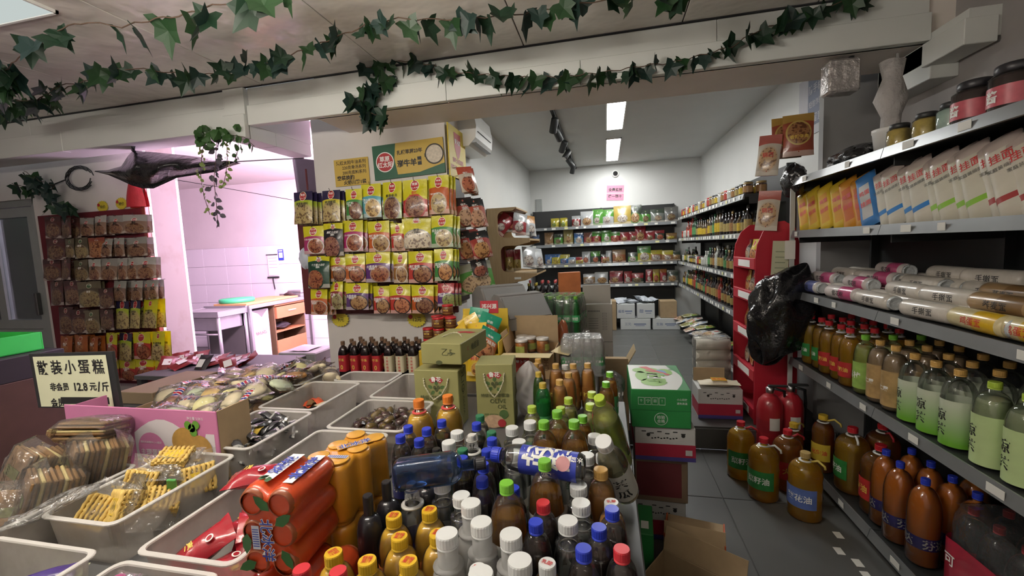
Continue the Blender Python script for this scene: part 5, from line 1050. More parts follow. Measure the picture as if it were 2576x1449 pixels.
for k,(x,y,z,pr,rot,lb) in enumerate(((.0,.02,.42,GS,(-.25,.1,-.2),'green topped seafood snack bag standing highest in the yellow box'),(.085,.0,.38,GS,(-.35,.45,.3),'green topped seafood snack bag tilting over the box side'),(.0,-.06,.34,YS,(-.45,-.1,-.15),'bright yellow prawn snack bag at the front of the yellow box'),(-.08,-.02,.37,YS,(-.3,-.5,.2),'yellow snack bag tilting towards the pillar'),(-.06,.06,.36,YS,(-.15,.2,.1),'yellow snack bag at the rear of the yellow box'),(.10,-.08,.30,GS,(-.6,.6,.5),'green and teal bag slipping out at the box corner'),(-.12,-.07,.32,YS,(-.5,-.7,-.3),'yellow snack bag with silver end at the pillar side'),(.03,-.125,.24,YS,(-.2,.05,0),'long yellow bag hanging down the front of the box'))):
    P=pouch_proto('snack_pouch',.13,.20,.045,[('海味鲜' if pr is GS else '鲜虾片',.5,.52,.03,2 if pr is YS else 0,.75,0),('香脆',.5,.75,.02,0,.3,0)],pr,300+k); inst(P,lb,'snack bag',(-.77+x,2.50+y,TZ+z),rot=rot,group='snack bags in the yellow box')
# red carton of pickle jars, open flaps
RC=pm('red_carton',(.46,.045,.035),.55,var=.07); KR=pm('kraft_card',(.50,.33,.17),.75,var=.1); CRF=pm('cream_flap',(.66,.55,.30),.7,var=.05)
x0,x1,y0,y1=-.60,-.315,2.44,2.74; rb=thing('jar_carton','open red and tan carton of pickled radish jars with a cream front flap','carton',((x0+x1)/2,(y0+y1)/2,TZ)); w,d,h=(x1-x0)/2,(y1-y0)/2,.155
m=MB(); m.rbox(-w,w*.0+.0,-d,-d+.004,.001,h,.001); m.build('front_panel',RC,rb); MB().rbox(0,w,-d,-d+.004,.001,h,.001).build('front_panel',KR,rb)
for a in((-w,-w+.004,-d+.004,d),(w-.004,w,-d+.004,d),(-w+.004,w-.004,d-.004,d)): MB().rbox(*a,.001,h,.001).build('side_panel',KR,rb)
MB().rbox(-w,w,d-.004,d,h,h+.18,.001).build('back_flap',CARD,rb)
ff=MB().rbox(-w*1.08,w*.98,-.13,0,-.002,.002,.001).build('front_flap',CRF,rb,(0,-d,h+.001)); ff.rotation_euler=(math.radians(-4),0,0)
sf=MB().rbox(0,.11,-.08,.10,-.002,.002,.001).build('side_flap',CRF,rb,(w,-.02,h)); sf.rotation_euler=(0,math.radians(8),math.radians(-14)); s2=MB().rbox(-.004,0,-d+.02,d,0,.12,.001).build('side_flap',KR,rb,(-w,0,h)); s2.rotation_euler=(0,-.25,0)
L=MB(); L.flat('麻辣萝卜干',.05,(-w*.5,-d-.0008,h*.68),X_,Z_,0,.02,w*.8); L.flat('中国名优特产食品',.02,(-w*.5,-d-.0008,h*.40),X_,Z_,1,.005,w*.75); L.flat('CHC',.04,(w*.7,-d-.0008,h*.6),Z_,NX,2,.005,.09)
stuff(L.build('print',[WHITE_INK,pm('pale_red_print',(.60,.18,.12),.5),pm('brown_print',(.22,.12,.06),.6)],rb))
PICK=pm('pickled_radish',(.42,.14,.02),.35,var=.7,vs=70,coat=.4); r=thing('pickle_jar','-','jar'); MB().lathe([(.036,.003),(.039,.008),(.039,.070),(.034,.080)],20,0).build('pickles',PICK,r)
MB().lathe([(.038,0),(.042,.006),(.042,.072),(.036,.084)],20,0).build('glass',CLEAR,r); MB().lathe([(.039,.082),(.040,.084),(.040,.097),(.036,.099),(0,.099)],24,0,closed=False).build('lid',pm('pale_lid',(.66,.64,.62),.35,.2),r)
m=MB(); m.lathe([(.0425,.02),(.0425,.06)],20,0,closed=False); m.f=m.f[12:17]; m.m=m.m[12:17]; m.u=m.u[12:17]; m.sm=m.sm[12:17]; m.build('label',pm('green_yellow_label',(.30,.34,.08),.4,var=.5,vs=30),r); JR=proto(r)
for k,(x,y,z,lb) in enumerate(((-.07,-.02,.115,'pickled radish jar standing proud at the near corner of the red carton'),(-.03,.07,.115,'pickled radish jar half behind the near one in the red carton'),(.055,.04,.115,'pickled radish jar with a green label standing proud in the red carton'),(-.085,.09,.115,'pickled radish jar by the back corner of the red carton'))): inst(JR,lb,'jar',((x0+x1)/2+x,(y0+y1)/2+y,TZ+z),rz=k*.7,group='pickle jars in the red carton')
for i in range(3):
    for j in range(3): inst(JR,'pickled radish jar of the lower layer in the red carton','jar',((x0+x1)/2-.09+.09*i,(y0+y1)/2-.095+.095*j,TZ+.006),rz=i,group='lower layer of pickle jars')
# crumpled white plastic bag
def crumple(name,label,cat,loc,R,mat,seed,amp=.35,rot=(0,0,0),nu=28,nv=18,neck=True):
    rr=random.Random(seed); ph=[(rr.uniform(0,6),rr.uniform(0,6),rr.choice((2,3,4,5,7)),rr.choice((2,3,4,5)),rr.uniform(.4,1)) for _ in range(7)]
    def fn(u,v):
        th=2*math.pi*u; f=math.pi*v; k=1+amp*sum(a*math.sin(p*th+x)*math.sin(q*f*1.3+y)/(1+.5*i) for i,(x,y,p,q,a) in enumerate(ph))/2.2
        k*=1+.10*(abs(math.sin(5*th+2*f+ph[1][0]))-.5)+.08*(abs(math.sin(7*f+3*th+ph[2][0]))-.5)
        k*= (1 if v<.8 or not neck else 1-.55*(v-.8)/.2)
        return (R[0]*k*math.sin(f)*math.cos(th),R[1]*k*math.sin(f)*math.sin(th),-R[2]*math.cos(f)*(1+.12*math.sin(3*th+ph[0][0])))
    m=MB().grid(fn,nu,nv,0); o=m.build(name,mat,loc=loc); o.rotation_euler=rot; return tag(o,label,cat)
crumple('plastic_bag','crumpled white translucent plastic bag beside the olive oil boxes','bag',(-.36,1.90,TZ+.12),(.062,.06,.125),frosted('white_bag_film',(.74,.72,.72),.30,.3),6,.55,nu=48,nv=34)
crumple('plastic_bag','clear crumpled plastic bag behind the orange tea bottles by the table edge','bag',(.02,2.35,TZ-.02),(.06,.08,.10),FILM,8,.4)
# grey bulk-food hoppers with slanted lids
HOP=frosted('grey_hopper_plastic',(.34,.33,.32),.10,.25); HOPL=film('grey_hopper_lid',(.62,.62,.61),.55,(.36,.36,.36),.2,.6)
def hopper(label,x,y,z,rz):
    t=thing('food_hopper',label,'container',(x,y,z),rz); w=.17
    prof=[(-.16,0),(.19,0),(.19,.16),(.07,.22),(-.03,.215),(-.16,.07)]   # y,z
    m=MB(); n=0; m.v=[(-w,a,b) for a,b in prof]+[(w,a,b) for a,b in prof]; k=len(prof)
    m.face(range(k),0); m.face(range(2*k-1,k-1,-1),0)
    for i in range(k): m.face((i,i+k,(i+1)%k+k,(i+1)%k),0)
    m.build('body',HOP,t)
    def slab(a,b,o,wd): 
        A=Vector((0,a[0],a[1])); B=Vector((0,b[0],b[1])); dr=(B-A); nn=Vector((1,0,0)).cross(dr).normalized()*o; q=MB(); n=len(q.v)
        for s in(nn*.2,nn): q.v += [tuple(A+s+Vector((-wd,0,0))),tuple(A+s+Vector((wd,0,0))),tuple(B+s+Vector((wd,0,0))),tuple(B+s+Vector((-wd,0,0)))]
        for f in((3,2,1,0),(4,5,6,7),(0,1,5,4),(1,2,6,5),(2,3,7,6),(3,0,4,7)): q.face(f,0)
        return q
    slab((-.155,.075),(-.04,.205),.010,w-.012).build('lid',HOPL,t); slab((-.025,.213),(.065,.218),.010,w-.006).build('lid_hinge',HOP,t); slab((.075,.218),(.185,.163),.010,w-.012).build('lid',HOPL,t); return t
hopper('grey bulk food hopper with slanted lids behind the yellow display box',-.76,3.05,.955,math.radians(35)); hopper('grey bulk food hopper with slanted lids nearer the green bottle pack',-.60,2.93,.905,math.radians(38))
carton('carton','plain brown carton under the two grey bulk food hoppers','carton',-1.0,-.44,2.84,3.25,.164,.904,[CARD]); 
t=thing('flat_carton','flat brown carton under the rear grey hopper','carton',(-.78,3.05,.905)); MB().rbox(-.17,.17,-.12,.16,0,.049,.003).build('box',CARD,t)
# shrink-wrapped packs
def shrink(name,label,x0,y0,z0,nx,ny,P,dx,h,filmm,rz=0,nrows=None):
    t=thing(name,label,'bottle pack',(x0,y0,z0),rz); root,ks=P
    for i in range(nx):
        for j in range(ny):
            for q,(kk,gs) in enumerate(ks):
                c=kk.copy(); COL.objects.link(c); c.parent=t; c.location=((i-(nx-1)/2)*dx,(j-(ny-1)/2)*dx,.002)
                if kk.name.startswith('shell'): c.name='bottle'
    w,d=nx*dx/2+.003,ny*dx/2+.003
    m=MB(); m.grid(lambda u,v:((w+.002*math.sin(30*v))*math.copysign(abs(math.cos(2*math.pi*u))**.35,math.cos(2*math.pi*u))*(1-.12*max(0,(v-.8)/.2)),(d)*math.copysign(abs(math.sin(2*math.pi*u))**.35,math.sin(2*math.pi*u))*(1-.12*max(0,(v-.8)/.2)),.002+v*(h*1.01)),36,8)
    m.grid(lambda u,v:((u-.5)*2*w*.86,(v-.5)*2*d*.86,h*1.012+.004*math.sin(9*u+3*v)*math.sin(7*v)),8,8); m.build('wrapping',filmm,t)
    return t
P=bottle('b','bottle',.031,.29,CGRN,liq=SPRITE,fill=.84,shell=GPET,zs=.56,seg=12,label=(.35,.52,pm('sprite_label',(.05,.42,.14),.4),'雪碧',WHITE_INK,.024))
shrink('bottle_pack','shrink wrapped pack of green lemonade bottles behind the red jar carton',-.335,3.28,.787,5,5,P,.0635,.29,FILM,math.radians(-8))
for k_,g_ in P[1]: 
    pass
def drop(P):
    for kk,gs in P[1]:
        for g in gs: bpy.data.objects.remove(g)
        bpy.data.objects.remove(kk)
    bpy.data.objects.remove(P[0])
drop(P)
P=bottle('b','bottle',.032,.225,CWHI,liq=CLR,fill=.88,zs=.58,seg=12,label=(.28,.52,LBG,'矿泉水',WHITE_INK,.018))
shrink('bottle_pack','shrink wrapped pack of clear water bottles with green labels behind the orange tea',-.155,2.60,TZ+.001,4,3,P,.0655,.225,film('white_pack_film',(.95,.95,.95),.28,(.8,.8,.8),.1,.9,(22,.9,.02)),math.radians(4)); drop(P)
t=thing('drink_can_row','-' and 'bare silver cans standing under the green lemonade pack','can pack',(-.33,3.20,.164)); MB().rbox(-.20,.20,-.19,.19,0,.48,.003).build('carton',pm('grey_carton',(.36,.35,.34),.7),t)
cn=MB().lathe([(.028,0),(.032,.006),(.032,.125),(.027,.137),(.027,.139),(0,.137)],16,0).mesh('can',pm('bare_can',(.50,.48,.45),.3,.7))
for i in range(6):
    for j in range(5): ob('can',cn,t,(-.165+.066*i,-.14+.066*j,.481))
crumple('snack_bag','clear and orange snack bag slumped behind the red carton','bag',(-.30,2.87,.86),(.04,.04,.085),film('orange_clear_bag',(.95,.55,.35),.45,(.66,.20,.08),.12,.8),13,.25)
t=thing('shelf_box','small dark box behind the red carton','carton',(-.285,2.86,.553)); MB().rbox(-.05,.05,-.03,.03,0,.225,.003).build('box',CARD,t)
def grey_draw(L,w,d,h):
    for k in range(7): L.rect((w*.45,-d,h*.75-k*.022),X_,Z_,.035,.012,1); L.rect((w*.45,-d-.0006,h*.75-k*.022),X_,Z_,.030,.008,0)
    for k in range(5): L.rect((-w*.35,-d,h*.62-k*.02),X_,Z_,w*.7,.004,1)
    [L.rect((-w*.7+k*w*.11,-d-.0006,h*.82),X_,Z_,w*.07,.014,1) for k in range(8)]
GRC=pm('grey_kraft',(.38,.36,.33),.75,var=.08); GI=pm('grey_ink',(.12,.12,.12),.7)
carton('carton','grey carton in the middle of a stack of three before the rear shelves','carton',-.19,.04,3.62,3.95,.63,.95,[GRC,GI],0,grey_draw); carton('carton','lowest grey carton of the stack before the rear shelves','carton',-.19,.04,3.62,3.95,.164,.628,[GRC,GI],0,grey_draw)
t=thing('carton','open topmost grey carton with a raised front flap before the rear shelves','carton',(-.085,3.80,.952))
MB().rbox(-.115,.115,-.15,-.145,0,.16,.002).build('flap',GRC,t); MB().rbox(.11,.115,-.145,.15,0,.17,.002).build('flap',CARD,t); MB().rbox(-.115,.11,.145,.15,0,.12,.002).build('flap',GRC,t)
carton('carton','orange printed carton edge behind the green lemonade pack','carton',-.45,-.24,4.05,4.09,.164,1.20,[pm('orange_print_card',(.50,.16,.05),.5,var=.4,vs=8)],math.radians(20))
for k,(x,y,z0,z1,w,lb) in enumerate(((.02,2.93,.164,.62,.11,'brown carton with raised flap beyond the water pack'),)):
    t=carton('carton',lb,'carton',x-w,x+w,y-.0+.0,y+.25,z0,z1,[CARD]); f_=MB().rbox(-.003,.003,-.1,.1,0,.11,.001).build('flap',CARD_IN,t,(w,.02,z1-z0)); f_.rotation_euler=(0,.5,0); MB().rbox(-w,w,-.126,-.122,z1-z0,z1-z0+.05,.001).build('flap',CARD,t)
carton('dark_box','small black-green box on the floor by the milk cartons','box',.165,.28,3.12,3.24,.164,.40,[pm('black_green_box',(.010,.03,.018),.4),GOLD_INK],0,lambda L,w,d,h:L.disc((0,-d-.0005,h*.5),X_,Z_,.02,1,12))
# milk carton stack
MG=pm('milk_green',(.02,.21,.05),.5,var=.07); MWH=pm('milk_white',(.64,.66,.64),.45,var=.05); MLG=pm('milk_leaf_green',(.20,.42,.06),.5,var=.25,vs=10); MR=pm('milk_red',(.50,.04,.04),.5); MB_=pm('milk_blue',(.12,.28,.52),.5)
def milk(L,w,d,h):
    n=len(L.v); P=[(-w+.004,-d+.004),(w*.55,-d+.004)]+[(w*.55+.38*w*math.sin(math.pi*k/8),-d+.004+(2*d*.9)*k/8*1.0) for k in range(1,8)]+[(w*.55,d-.01),(-w+.004,d-.01)]
    L.v += [(x,y,h+.0006) for x,y in P]; L.face(range(n,n+len(P)),1)
    for k,(x,y,a,b) in enumerate(((-.04,.10,.07,.05),(-.02,-.10,.06,.06),(.05,.07,.04,.06),(-.07,.0,.03,.08))): L.disc((x,y,h+.0008),X_,Y_,a,2,18,b)
    L.disc((.03,.06,h+.0012),X_,Y_,.030,4,14,.05); L.flat('优',.085,(.0,.02,h+.0016),NY,X_,2,.06); L.flat('酸',.085,(.0,-.09,h+.0016),NY,X_,2,.06)
    n=len(L.v); L.v += [(-.075,.16,h+.002),(-.02,.10,h+.002),(.06,.01,h+.002),(.075,.03,h+.002),(.01,.10,h+.002),(-.03,.17,h+.002)]; L.face(range(n,n+6),3); L.rect((.0,.065,h+.0018),(.8,-.6,0),(.6,.8,0),.10,.016,3)
    L.flat('伊利',.03,(.09,.13,h+.0016),NY,X_,0,.02)
    for k in range(4): L.rect((-w*.66+.031*k,-d,h*.70),X_,Z_,.028,.036,1); L.rect((-w*.66+.031*k,-d-.0004,h*.70),X_,Z_,.025,.032,0); L.flat('↑☂▥!'[k],.018,(-w*.66+.031*k,-d-.001,h*.71),X_,Z_,1,.01,.018)
    L.flat('小心轻放',.014,(w*.70,-d-.001,h*.76),X_,Z_,1,.01,.045); L.flat('避免高温',.014,(w*.70,-d-.001,h*.66),X_,Z_,1,.01,.045)
    L.rect((0,-d-.0003,h*.46),X_,Z_,2*w,.002,5)
    L.disc((-.0,-d-.0004,h*.24),X_,Z_,.030,1,24); L.disc((-.0,-d-.0008,h*.24),X_,Z_,.0275,0,24); L.flat('检验',.018,(-.0,-d-.0014,h*.29),X_,Z_,1,.01); L.flat('合格',.018,(-.0,-d-.0014,h*.185),X_,Z_,1,.01)
carton('milk_carton','green and white yogurt carton topping the stack of cases beside the drink table','carton',.10,.365,2.02,2.44,.585,.768,[MG,MWH,MLG,MR,MB_,pm('milk_dark_green',(.01,.11,.03),.5)],0,milk)
CWT=pm('case_white',(.50,.50,.49),.55,var=.07); CRD=pm('case_red',(.34,.018,.045),.55,var=.1); CBL=pm('case_blue',(.06,.05,.22),.55)
def case(L,w,d,h):
    for y,xd in((-d,X_),(d,NX)): L.rect((0,y,h*.30),xd,Z_,2*w,h*.42,1,.0008 if y<0 else .0008); L.rect((0,y,h*.075),xd,Z_,2*w,h*.12,2,.001)
    L.rect((w,0,h*.30),Y_,Z_,2*d,h*.42,1); L.rect((w,0,h*.075),Y_,Z_,2*d,h*.12,2,.001); L.rect((-w,0,h*.30),NY,Z_,2*d,h*.42,1)
    for x in(-w*.55,w*.6): L.disc((x,-d-.0005,h*.78),X_,Z_,.009,3,12)
    for k in range(6): L.rect((-w*.7+k*w*.26,-d-.0004,h*(.88-.05*(k%2))),X_,Z_,.02,.005,3)
    for k in range(9): L.rect((-w*.42+k*w*.10,-d-.0008,h*.68+.002*(k%3)),X_,Z_,w*.06,.006,3)
    L.rect((w*.78,-d-.0014,h*.28),X_,Z_,.03,.026,0)
for k in range(4): pass
carton('milk_case','white red and blue case directly under the green yogurt carton','carton',.115,.385,2.03,2.45,.42,.583,[CWT,CRD,CBL,BLACK_INK],0,case)
carton('fruit_case','worn dark red and brown carton third from the top of the case stack','carton',.12,.36,2.05,2.45,.205,.418,[pm('worn_brown_carton',(.20,.14,.09),.8,var=.2),pm('dull_dark_red',(.14,.025,.03),.7,var=.2)],math.radians(-2),lambda L,w,d,h:(L.rect((-.01,-d,h*.52),X_,Z_,w*1.7,h*.8,1),L.rect((w,0,h*.5),Y_,Z_,d*1.7,h*.75,1)))
carton('milk_case','white red and blue case at the floor under the worn brown carton','carton',.10,.345,2.06,2.46,.001,.203,[CWT,CRD,CBL,BLACK_INK],0,case)
carton('white_case','white carton standing behind the table between bottles and yogurt carton','carton',.083,.099,2.0,2.3,.001,.70,[CWT]) if False else None
# open cartons on the floor beside the table
def open_box(label,x,y,z,w,d,h,rz,col,flaps,prints=None):
    t=thing('open_carton',label,'carton',(x,y,z),rz)
    for n_,a in(('panel',(-w,w,-d,-d+.004)),('panel',(-w,w,d-.004,d)),('panel',(-w,-w+.004,-d+.004,d-.004)),('panel',(w-.004,w,-d+.004,d-.004))): MB().rbox(*a,.002,h,.001).build(n_,col,t)
    MB().box(-w,w,-d,d,0,.004).build('bottom',CARD_IN,t)
    for (sd,l,ang) in flaps:
        if sd in'ns': f=MB().rbox(-w,w,0,l,-.002,.002,.001).build('flap',CARD,t,(0,d if sd=='n' else -d,h)); f.rotation_euler=(ang if sd=='n' else math.pi-ang,0,0)
        else: f=MB().rbox(0,l,-d,d,-.002,.002,.001).build('flap',CARD,t,(w if sd=='e' else -w,0,h)); f.rotation_euler=(0,-ang if sd=='e' else math.pi+ang,0)
    return t
ob1=open_box('open brown carton with orange end flaps on the floor by the milk cases','-' and .335,1.80,0,.115,.085,.20,math.radians(-12),CARD,(('n',.07,-.1),('s',.10,1.9)))
ORC=pm('orange_end_print',(.50,.10,.03),.55)
for sx in(-1,1):
    e=MB().rbox(-.003,.003,-.075,.075,0,.06,.001).build('end_flap',ORC,ob1,(sx*.113,0,.19)); L=MB(); 
    for k,s in enumerate('水果罐头'): L.flat(s,.022,(0,.05-.032*k,.0605),X_,Y_,0,.02)
for k,(x,y,mt,lb) in enumerate(((.315,1.80,WHITEP,'white packet inside the open carton on the floor'),(.385,1.765,pm('dark_green_pack',(.01,.07,.03),.4),'dark green packet inside the open carton on the floor'),(.365,1.83,pm('lime_white_pack',(.45,.55,.25),.4,var=.4),'lime and white packet inside the open carton on the floor'))):
    m=MB(); pillow(m,.055,.10,.05,400+k,0); o=tag(m.build('packet',mt,loc=(x,y,.13)),lb,'packet'); o.rotation_euler=(.5,.2,.6+k)
open_box('open brown carton nearest the camera on the floor beside the table',.26,1.50,0,.15,.12,.23,math.radians(-32),CARD,(('n',.09,1.2),('e',.09,-.5)))
carton('carton','green topped carton wedged between the table and the floor cases','carton',.10,.165,1.66,1.86,.001,.30,[MG,WHITE_INK],math.radians(-4),lambda L,w,d,h:L.rect((0,-.04,h),X_,Y_,.03,.05,1))
# small case and noodles by the red rack, roll pack behind
carton('fruit_case','white and red case on the step holding a bag of noodles','carton',.625,.92,3.20,3.42,.164,.385,[CWT,CRD,CBL,BLACK_INK],0,case)
t=thing('case_flap','raised brown flap of the noodle case by the red rack','carton',(.74,3.40,.386)); MB().rbox(-.11,.11,0,.005,0,.10,.001).build('flap',CARD,t)
m=MB(); pillow(m,.11,.27,.05,410,0); m.xf(Matrix.Rotation(math.pi/2,4,'Z')); m.rect((0,0,.0262),X_,Y_,.10,.07,1); m.flat('金麦郎',.04,(0,0,.0275),X_,Y_,2,.01,.09); tag(m.build('noodle_bag',[pm('pale_noodle_wrap',(.62,.56,.42),.4,var=.1),pm('noodle_yellow',(.66,.38,.03),.4),RED_INK],loc=(.775,3.26,.415)),'pale noodle bag with yellow label lying on the white and red case','noodle bag')
rp=thing('roll_pack','white wrapped pack of stacked paper rolls on the floor by the red rack','roll pack',(.80,3.60,.164))
rl=MB().tube([(-.125,0,0),(.125,0,0)],.042,14); rm=rl.mesh('roll',pm('white_roll',(.60,.57,.50),.7,var=.1))
for i in range(2):
    for j in range(6): ob('roll',rm,rp,(0,-.045+.09*i,.044+.084*j))
m=MB(); m.grid(lambda u,v:(.130*math.copysign(abs(math.cos(2*math.pi*u))**.4,math.cos(2*math.pi*u)),.094*math.copysign(abs(math.sin(2*math.pi*u))**.4,math.sin(2*math.pi*u)),.002+.515*v),32,14); m.grid(lambda u,v:((u-.5)*.25,(v-.5)*.18,.517+.01*math.sin(8*u)),8,6); m.build('wrapping',WRAP,rp)
# ------------------------------------------------------------------ shelving
SHELFM=DARK
def gondola(name,label,origin,rz,L,zs,depth,base,top,bays,tags,upright=False,lipm=GREYM):
    """shelf run: local x along the run, local y from the front lip (0) to the back panel (depth)"""
    t=thing(name,label,'shelf',origin,rz)
    MB().rbox(0,L,depth-.02,depth,0,top,.003).build('back_panel',SHELFM,t)
    MB().box(0,L,.03,.045,.0,base-.02).build('kick_plate',SHELFM,t)
    for k in range(bays+1):
        x=L*k/bays; MB().box(max(0,x-.018),min(L,x+.018),depth-.06,depth-.02,0,top).build('post',SHELFM if not upright else pm('grey_post',(.30,.31,.31),.5),t)
    for z in zs:
        for k in range(bays):
            a,b=L*k/bays+.002,L*(k+1)/bays-.002
            MB().rbox(a,b,.012,depth-.02,z-.022,z,.002).build('shelf_board',SHELFM,t)
            m=MB(); m.v=[(a,0,z-.040),(b,0,z-.040),(b,.012,z+.004),(a,.012,z+.004),(a,.014,z-.040),(b,.014,z-.040),(b,.018,z+.004),(a,.018,z+.004)]
            for f in((0,1,2,3),(5,4,7,6),(3,2,6,7),(0,4,5,1),(0,3,7,4),(1,5,6,2)): m.face(f,0)
            lp_=m.build('price_strip',lipm,t)
            nt=random.randrange(*tags); 
            for q in range(nt): 
                x=a+(b-a)*(q+.5+rnd(-.35,.35))/nt; w_=rnd(.018,.032); MB().box(x-w_,x+w_,.0005,.0022,z-.032,z-.004).build('price_tag',[TAGW,pm('yellow_price_tag',(.62,.60,.30),.6)][q%7==3],lp_)
        for k in range(bays+1):
            x=min(L-.004,max(.004,L*k/bays)); MB().rbox(x-.003,x+.003,.05,depth-.05,z-.075,z-.02,.001).build('bracket',SHELFM,t)
    return t
# local frames: right gondola runs from its far end towards the camera, facing the aisle
GX,GY=1.15,3.06
g1=gondola('shelf_unit','long dark shelf unit of noodles, oil and drinks by the shop wall',(GX,GY,0),-math.pi/2,2.7,(.085,.66,1.10,1.477,1.80),.50,.085,1.95,3,(2,4))
def gl(s,d,z): return (GX+d,GY-s,z)     # s along the run from the far end, d behind the lip
up=thing('end_plate','pale metal upright closing the far end of the noodle shelf','post',(GX,GY+.004,0)); MB().rbox(-.0,.028,.0,.012,.05,1.80,.002).build('plate',pm('pale_upright',(.50,.51,.50),.5),up); MB().rbox(-.03,.03,-.006,.0,1.30,1.42,.001).build('paper_tag',PAPER,up)
# --- noodle packs on the upper shelf
def flatpack(w,h,t,kind,seed):
    r=thing('noodle_pack','-','noodle pack'); m=MB(); rr=random.Random(seed)
    def z(u,v): e=max(0,1-abs(2*u-1)**4)**.5; k=1 if .06<v<.94 else .25; return t*.5*e*k+.001+.0015*math.sin(14*v+3*u+seed)
    for s in(1,-1): m.grid(lambda u,v:((u-.5)*w*(.97 if .06<v<.94 else 1.0),-s*z(u,v),v*h),8,14,0,flip=(s<0))
    cols={'y':((.62,.42,.03),(.60,.30,.03)),'o':((.60,.26,.03),(.50,.12,.02)),'b':((.58,.56,.48),(.03,.20,.55)),'g':((.58,.56,.46),(.25,.50,.06)),'w':((.60,.57,.48),(.35,.05,.05)),'s':((.05,.20,.50),(.5,.5,.5))}[kind]
    for q,f in enumerate(m.f):
        u=m.u[q]; v=sum(a[1] for a in u)/4; cu=sum(a[0] for a in u)/4
        m.m[q]= (1 if .20<v<.30 else 2 if v>.86 else 0) if kind in'bgw' else (1 if (.12<v<.78 and .2<cu<.8) else 0)
    L=MB(); 
    if kind in'bgw': L.flat('挂面',.05,(0,-t*.5-.002,h*.75),X_,Z_,1,.01,w*.6); L.flat('家庭装细面条',.03,(0,-t*.5-.002,h*.62),X_,Z_,0,.0,w*.8)
    else: L.flat('鸡蛋',.05,(-.0,-t*.5-.002,h*.62),X_,Z_,1,.02,w*.5); L.flat('挂面',.05,(-.0,-t*.5-.002,h*.42),X_,Z_,1,.02,w*.5)
    g=pm('noodle_pack_%s0'%kind,cols[0] if kind in'bgws' else cols[0],.25,var=.12,vs=20,coat=.4); 
    m.build('wrapper',[g,pm('noodle_pack_%s1'%kind,cols[1],.25,coat=.4),pm('noodle_pack_top',(.50,.42,.38),.3,coat=.3)],r); stuff(L.build('lettering',[BLACK_INK,RED_INK],r)); return proto(r)
NP={k:flatpack(.112,.285,.035,k,i) for i,k in enumerate('yobgws')}
KN={'y':'yellow','o':'orange','b':'blue banded white','g':'green banded white','w':'white','s':'small bright blue'}
def on_lip(px,py,z,d=.05):   # place along the run for a photo position on a shelf lip
    p=at(px,py,X=GX+d); return GY-p.y
seq=[('y',2015),('y',2045),('y',2082),('y',2110),('o',2143),('o',2168),('s',2190),('b',2232),('b',2262),('b',2300),('b',2332),('g',2372),('g',2402),('g',2442),('g',2480),('w',2530),('w',2565),('w',2610)]
for k,(kd,px) in enumerate(seq):
    s=GY-at(px,575-(px-2000)*.05,X=GX+.07).y; s=min(max(.04+.072*k,s),2.6)
    inst(NP[kd],f'{KN[kd]} dried noodle pack leaning on the noodle shelf, {ORD[k]} from the far end','noodle pack',gl(s,.08+.012*(k%2),1.478),rot=(math.radians(-14),math.radians(-24) ,-math.pi/2+math.radians(20)),group='leaning noodle packs')
# --- rolled noodles
def roll(kind,seed):
    r=thing('noodle_roll','-','noodle roll'); R=.036; l=.235; m=MB().lathe([(R*.55,-l/2),(R*.93,-l/2+.004),(R,-l/2+.015),(R*1.01,0),(R,l/2-.02),(R*.9,l/2-.006),(R*.6,l/2)],18,0); 
    c={'w':((.60,.56,.50),(.30,.35,.12)),'p':((.60,.54,.52),(.50,.08,.20)),'y':((.64,.55,.30),(.66,.42,.02)),'r':((.58,.56,.54),(.10,.12,.30)),'n':((.36,.24,.12),(.20,.12,.05))}[kind]
    m.m=[1 if 54<=q<72 and kind!='w' else 0 for q in range(len(m.f))]; m.xf(Matrix.Rotation(math.pi/2,4,'X')); 
    m.build('wrapper',[pm('roll_%s0'%kind,c[0],.3,var=.25,vs=30,coat=.3),pm('roll_%s1'%kind,c[1],.3,coat=.3,var=.2,vs=30)],r)
    L=MB(); L.text({'w':'手擀面','p':'雪花粉','y':'鸡蛋面','r':'龙须面','n':'荞麦面'}[kind],.03,lambda x,y:((R*1.02)*-math.cos(y/R),-x,(R*1.02)*math.sin(y/R)),0,.01,.12); stuff(L.build('lettering',[BLACK_INK if kind!='y' else RED_INK],r))
    m=MB().lathe([(0,0),(R*.6,.003),(R*.75,.014),(R*.9,.004)],14,0,(0,0,0)); m.xf(Matrix.Translation((0,-l/2-.012,0))@Matrix.Rotation(math.pi/2,4,'X')); m.build('twisted_end',pm('pale_film_end',(.52,.55,.56),.3,var=.3,vs=60,bump=(90,.8,.006),coat=.3),r); return proto(r)
RL={k:roll(k,i) for i,k in enumerate('wpyrn')}
RW_={'w':'white and green','p':'white and pink','y':'yellow','r':'white and blue','n':'brown'}
rolls=[('r',2040,0,0),('p',2125,0,0),('w',2205,0,0),('w',2345,0,0),('y',2475,0,0),('y',2600,0,0),('p',2080,1,0),('p',2165,1,0),('w',2290,1,0),('w',2400,1,0),('n',2540,1,0),('p',2215,2,0),('w',2330,2,0),('p',2250,3,0),('w',2400,3,0),('n',2560,2,0),('w',2510,3,0)]
for k,(kd,px,row,_) in enumerate(rolls):
    d=(.06,.135,.21,.29)[row]; s=GY-at(px,700+ (px-2000)*.14 if row==0 else 660,X=GX+d).y; zz=1.102+.038+(0,.0,.0,.0)[row]+(.073 if row in(1,3) else 0)*0+ (0,.05,.075,.115)[row]
    inst(RL[kd],f'{RW_[kd]} noodle roll, {ORD[k]} counted row by row from the far end','noodle roll',gl(min(2.6,max(.12,s)),d,zz),rz=math.radians(rnd(-7,7)),group='noodle rolls on the shelf')
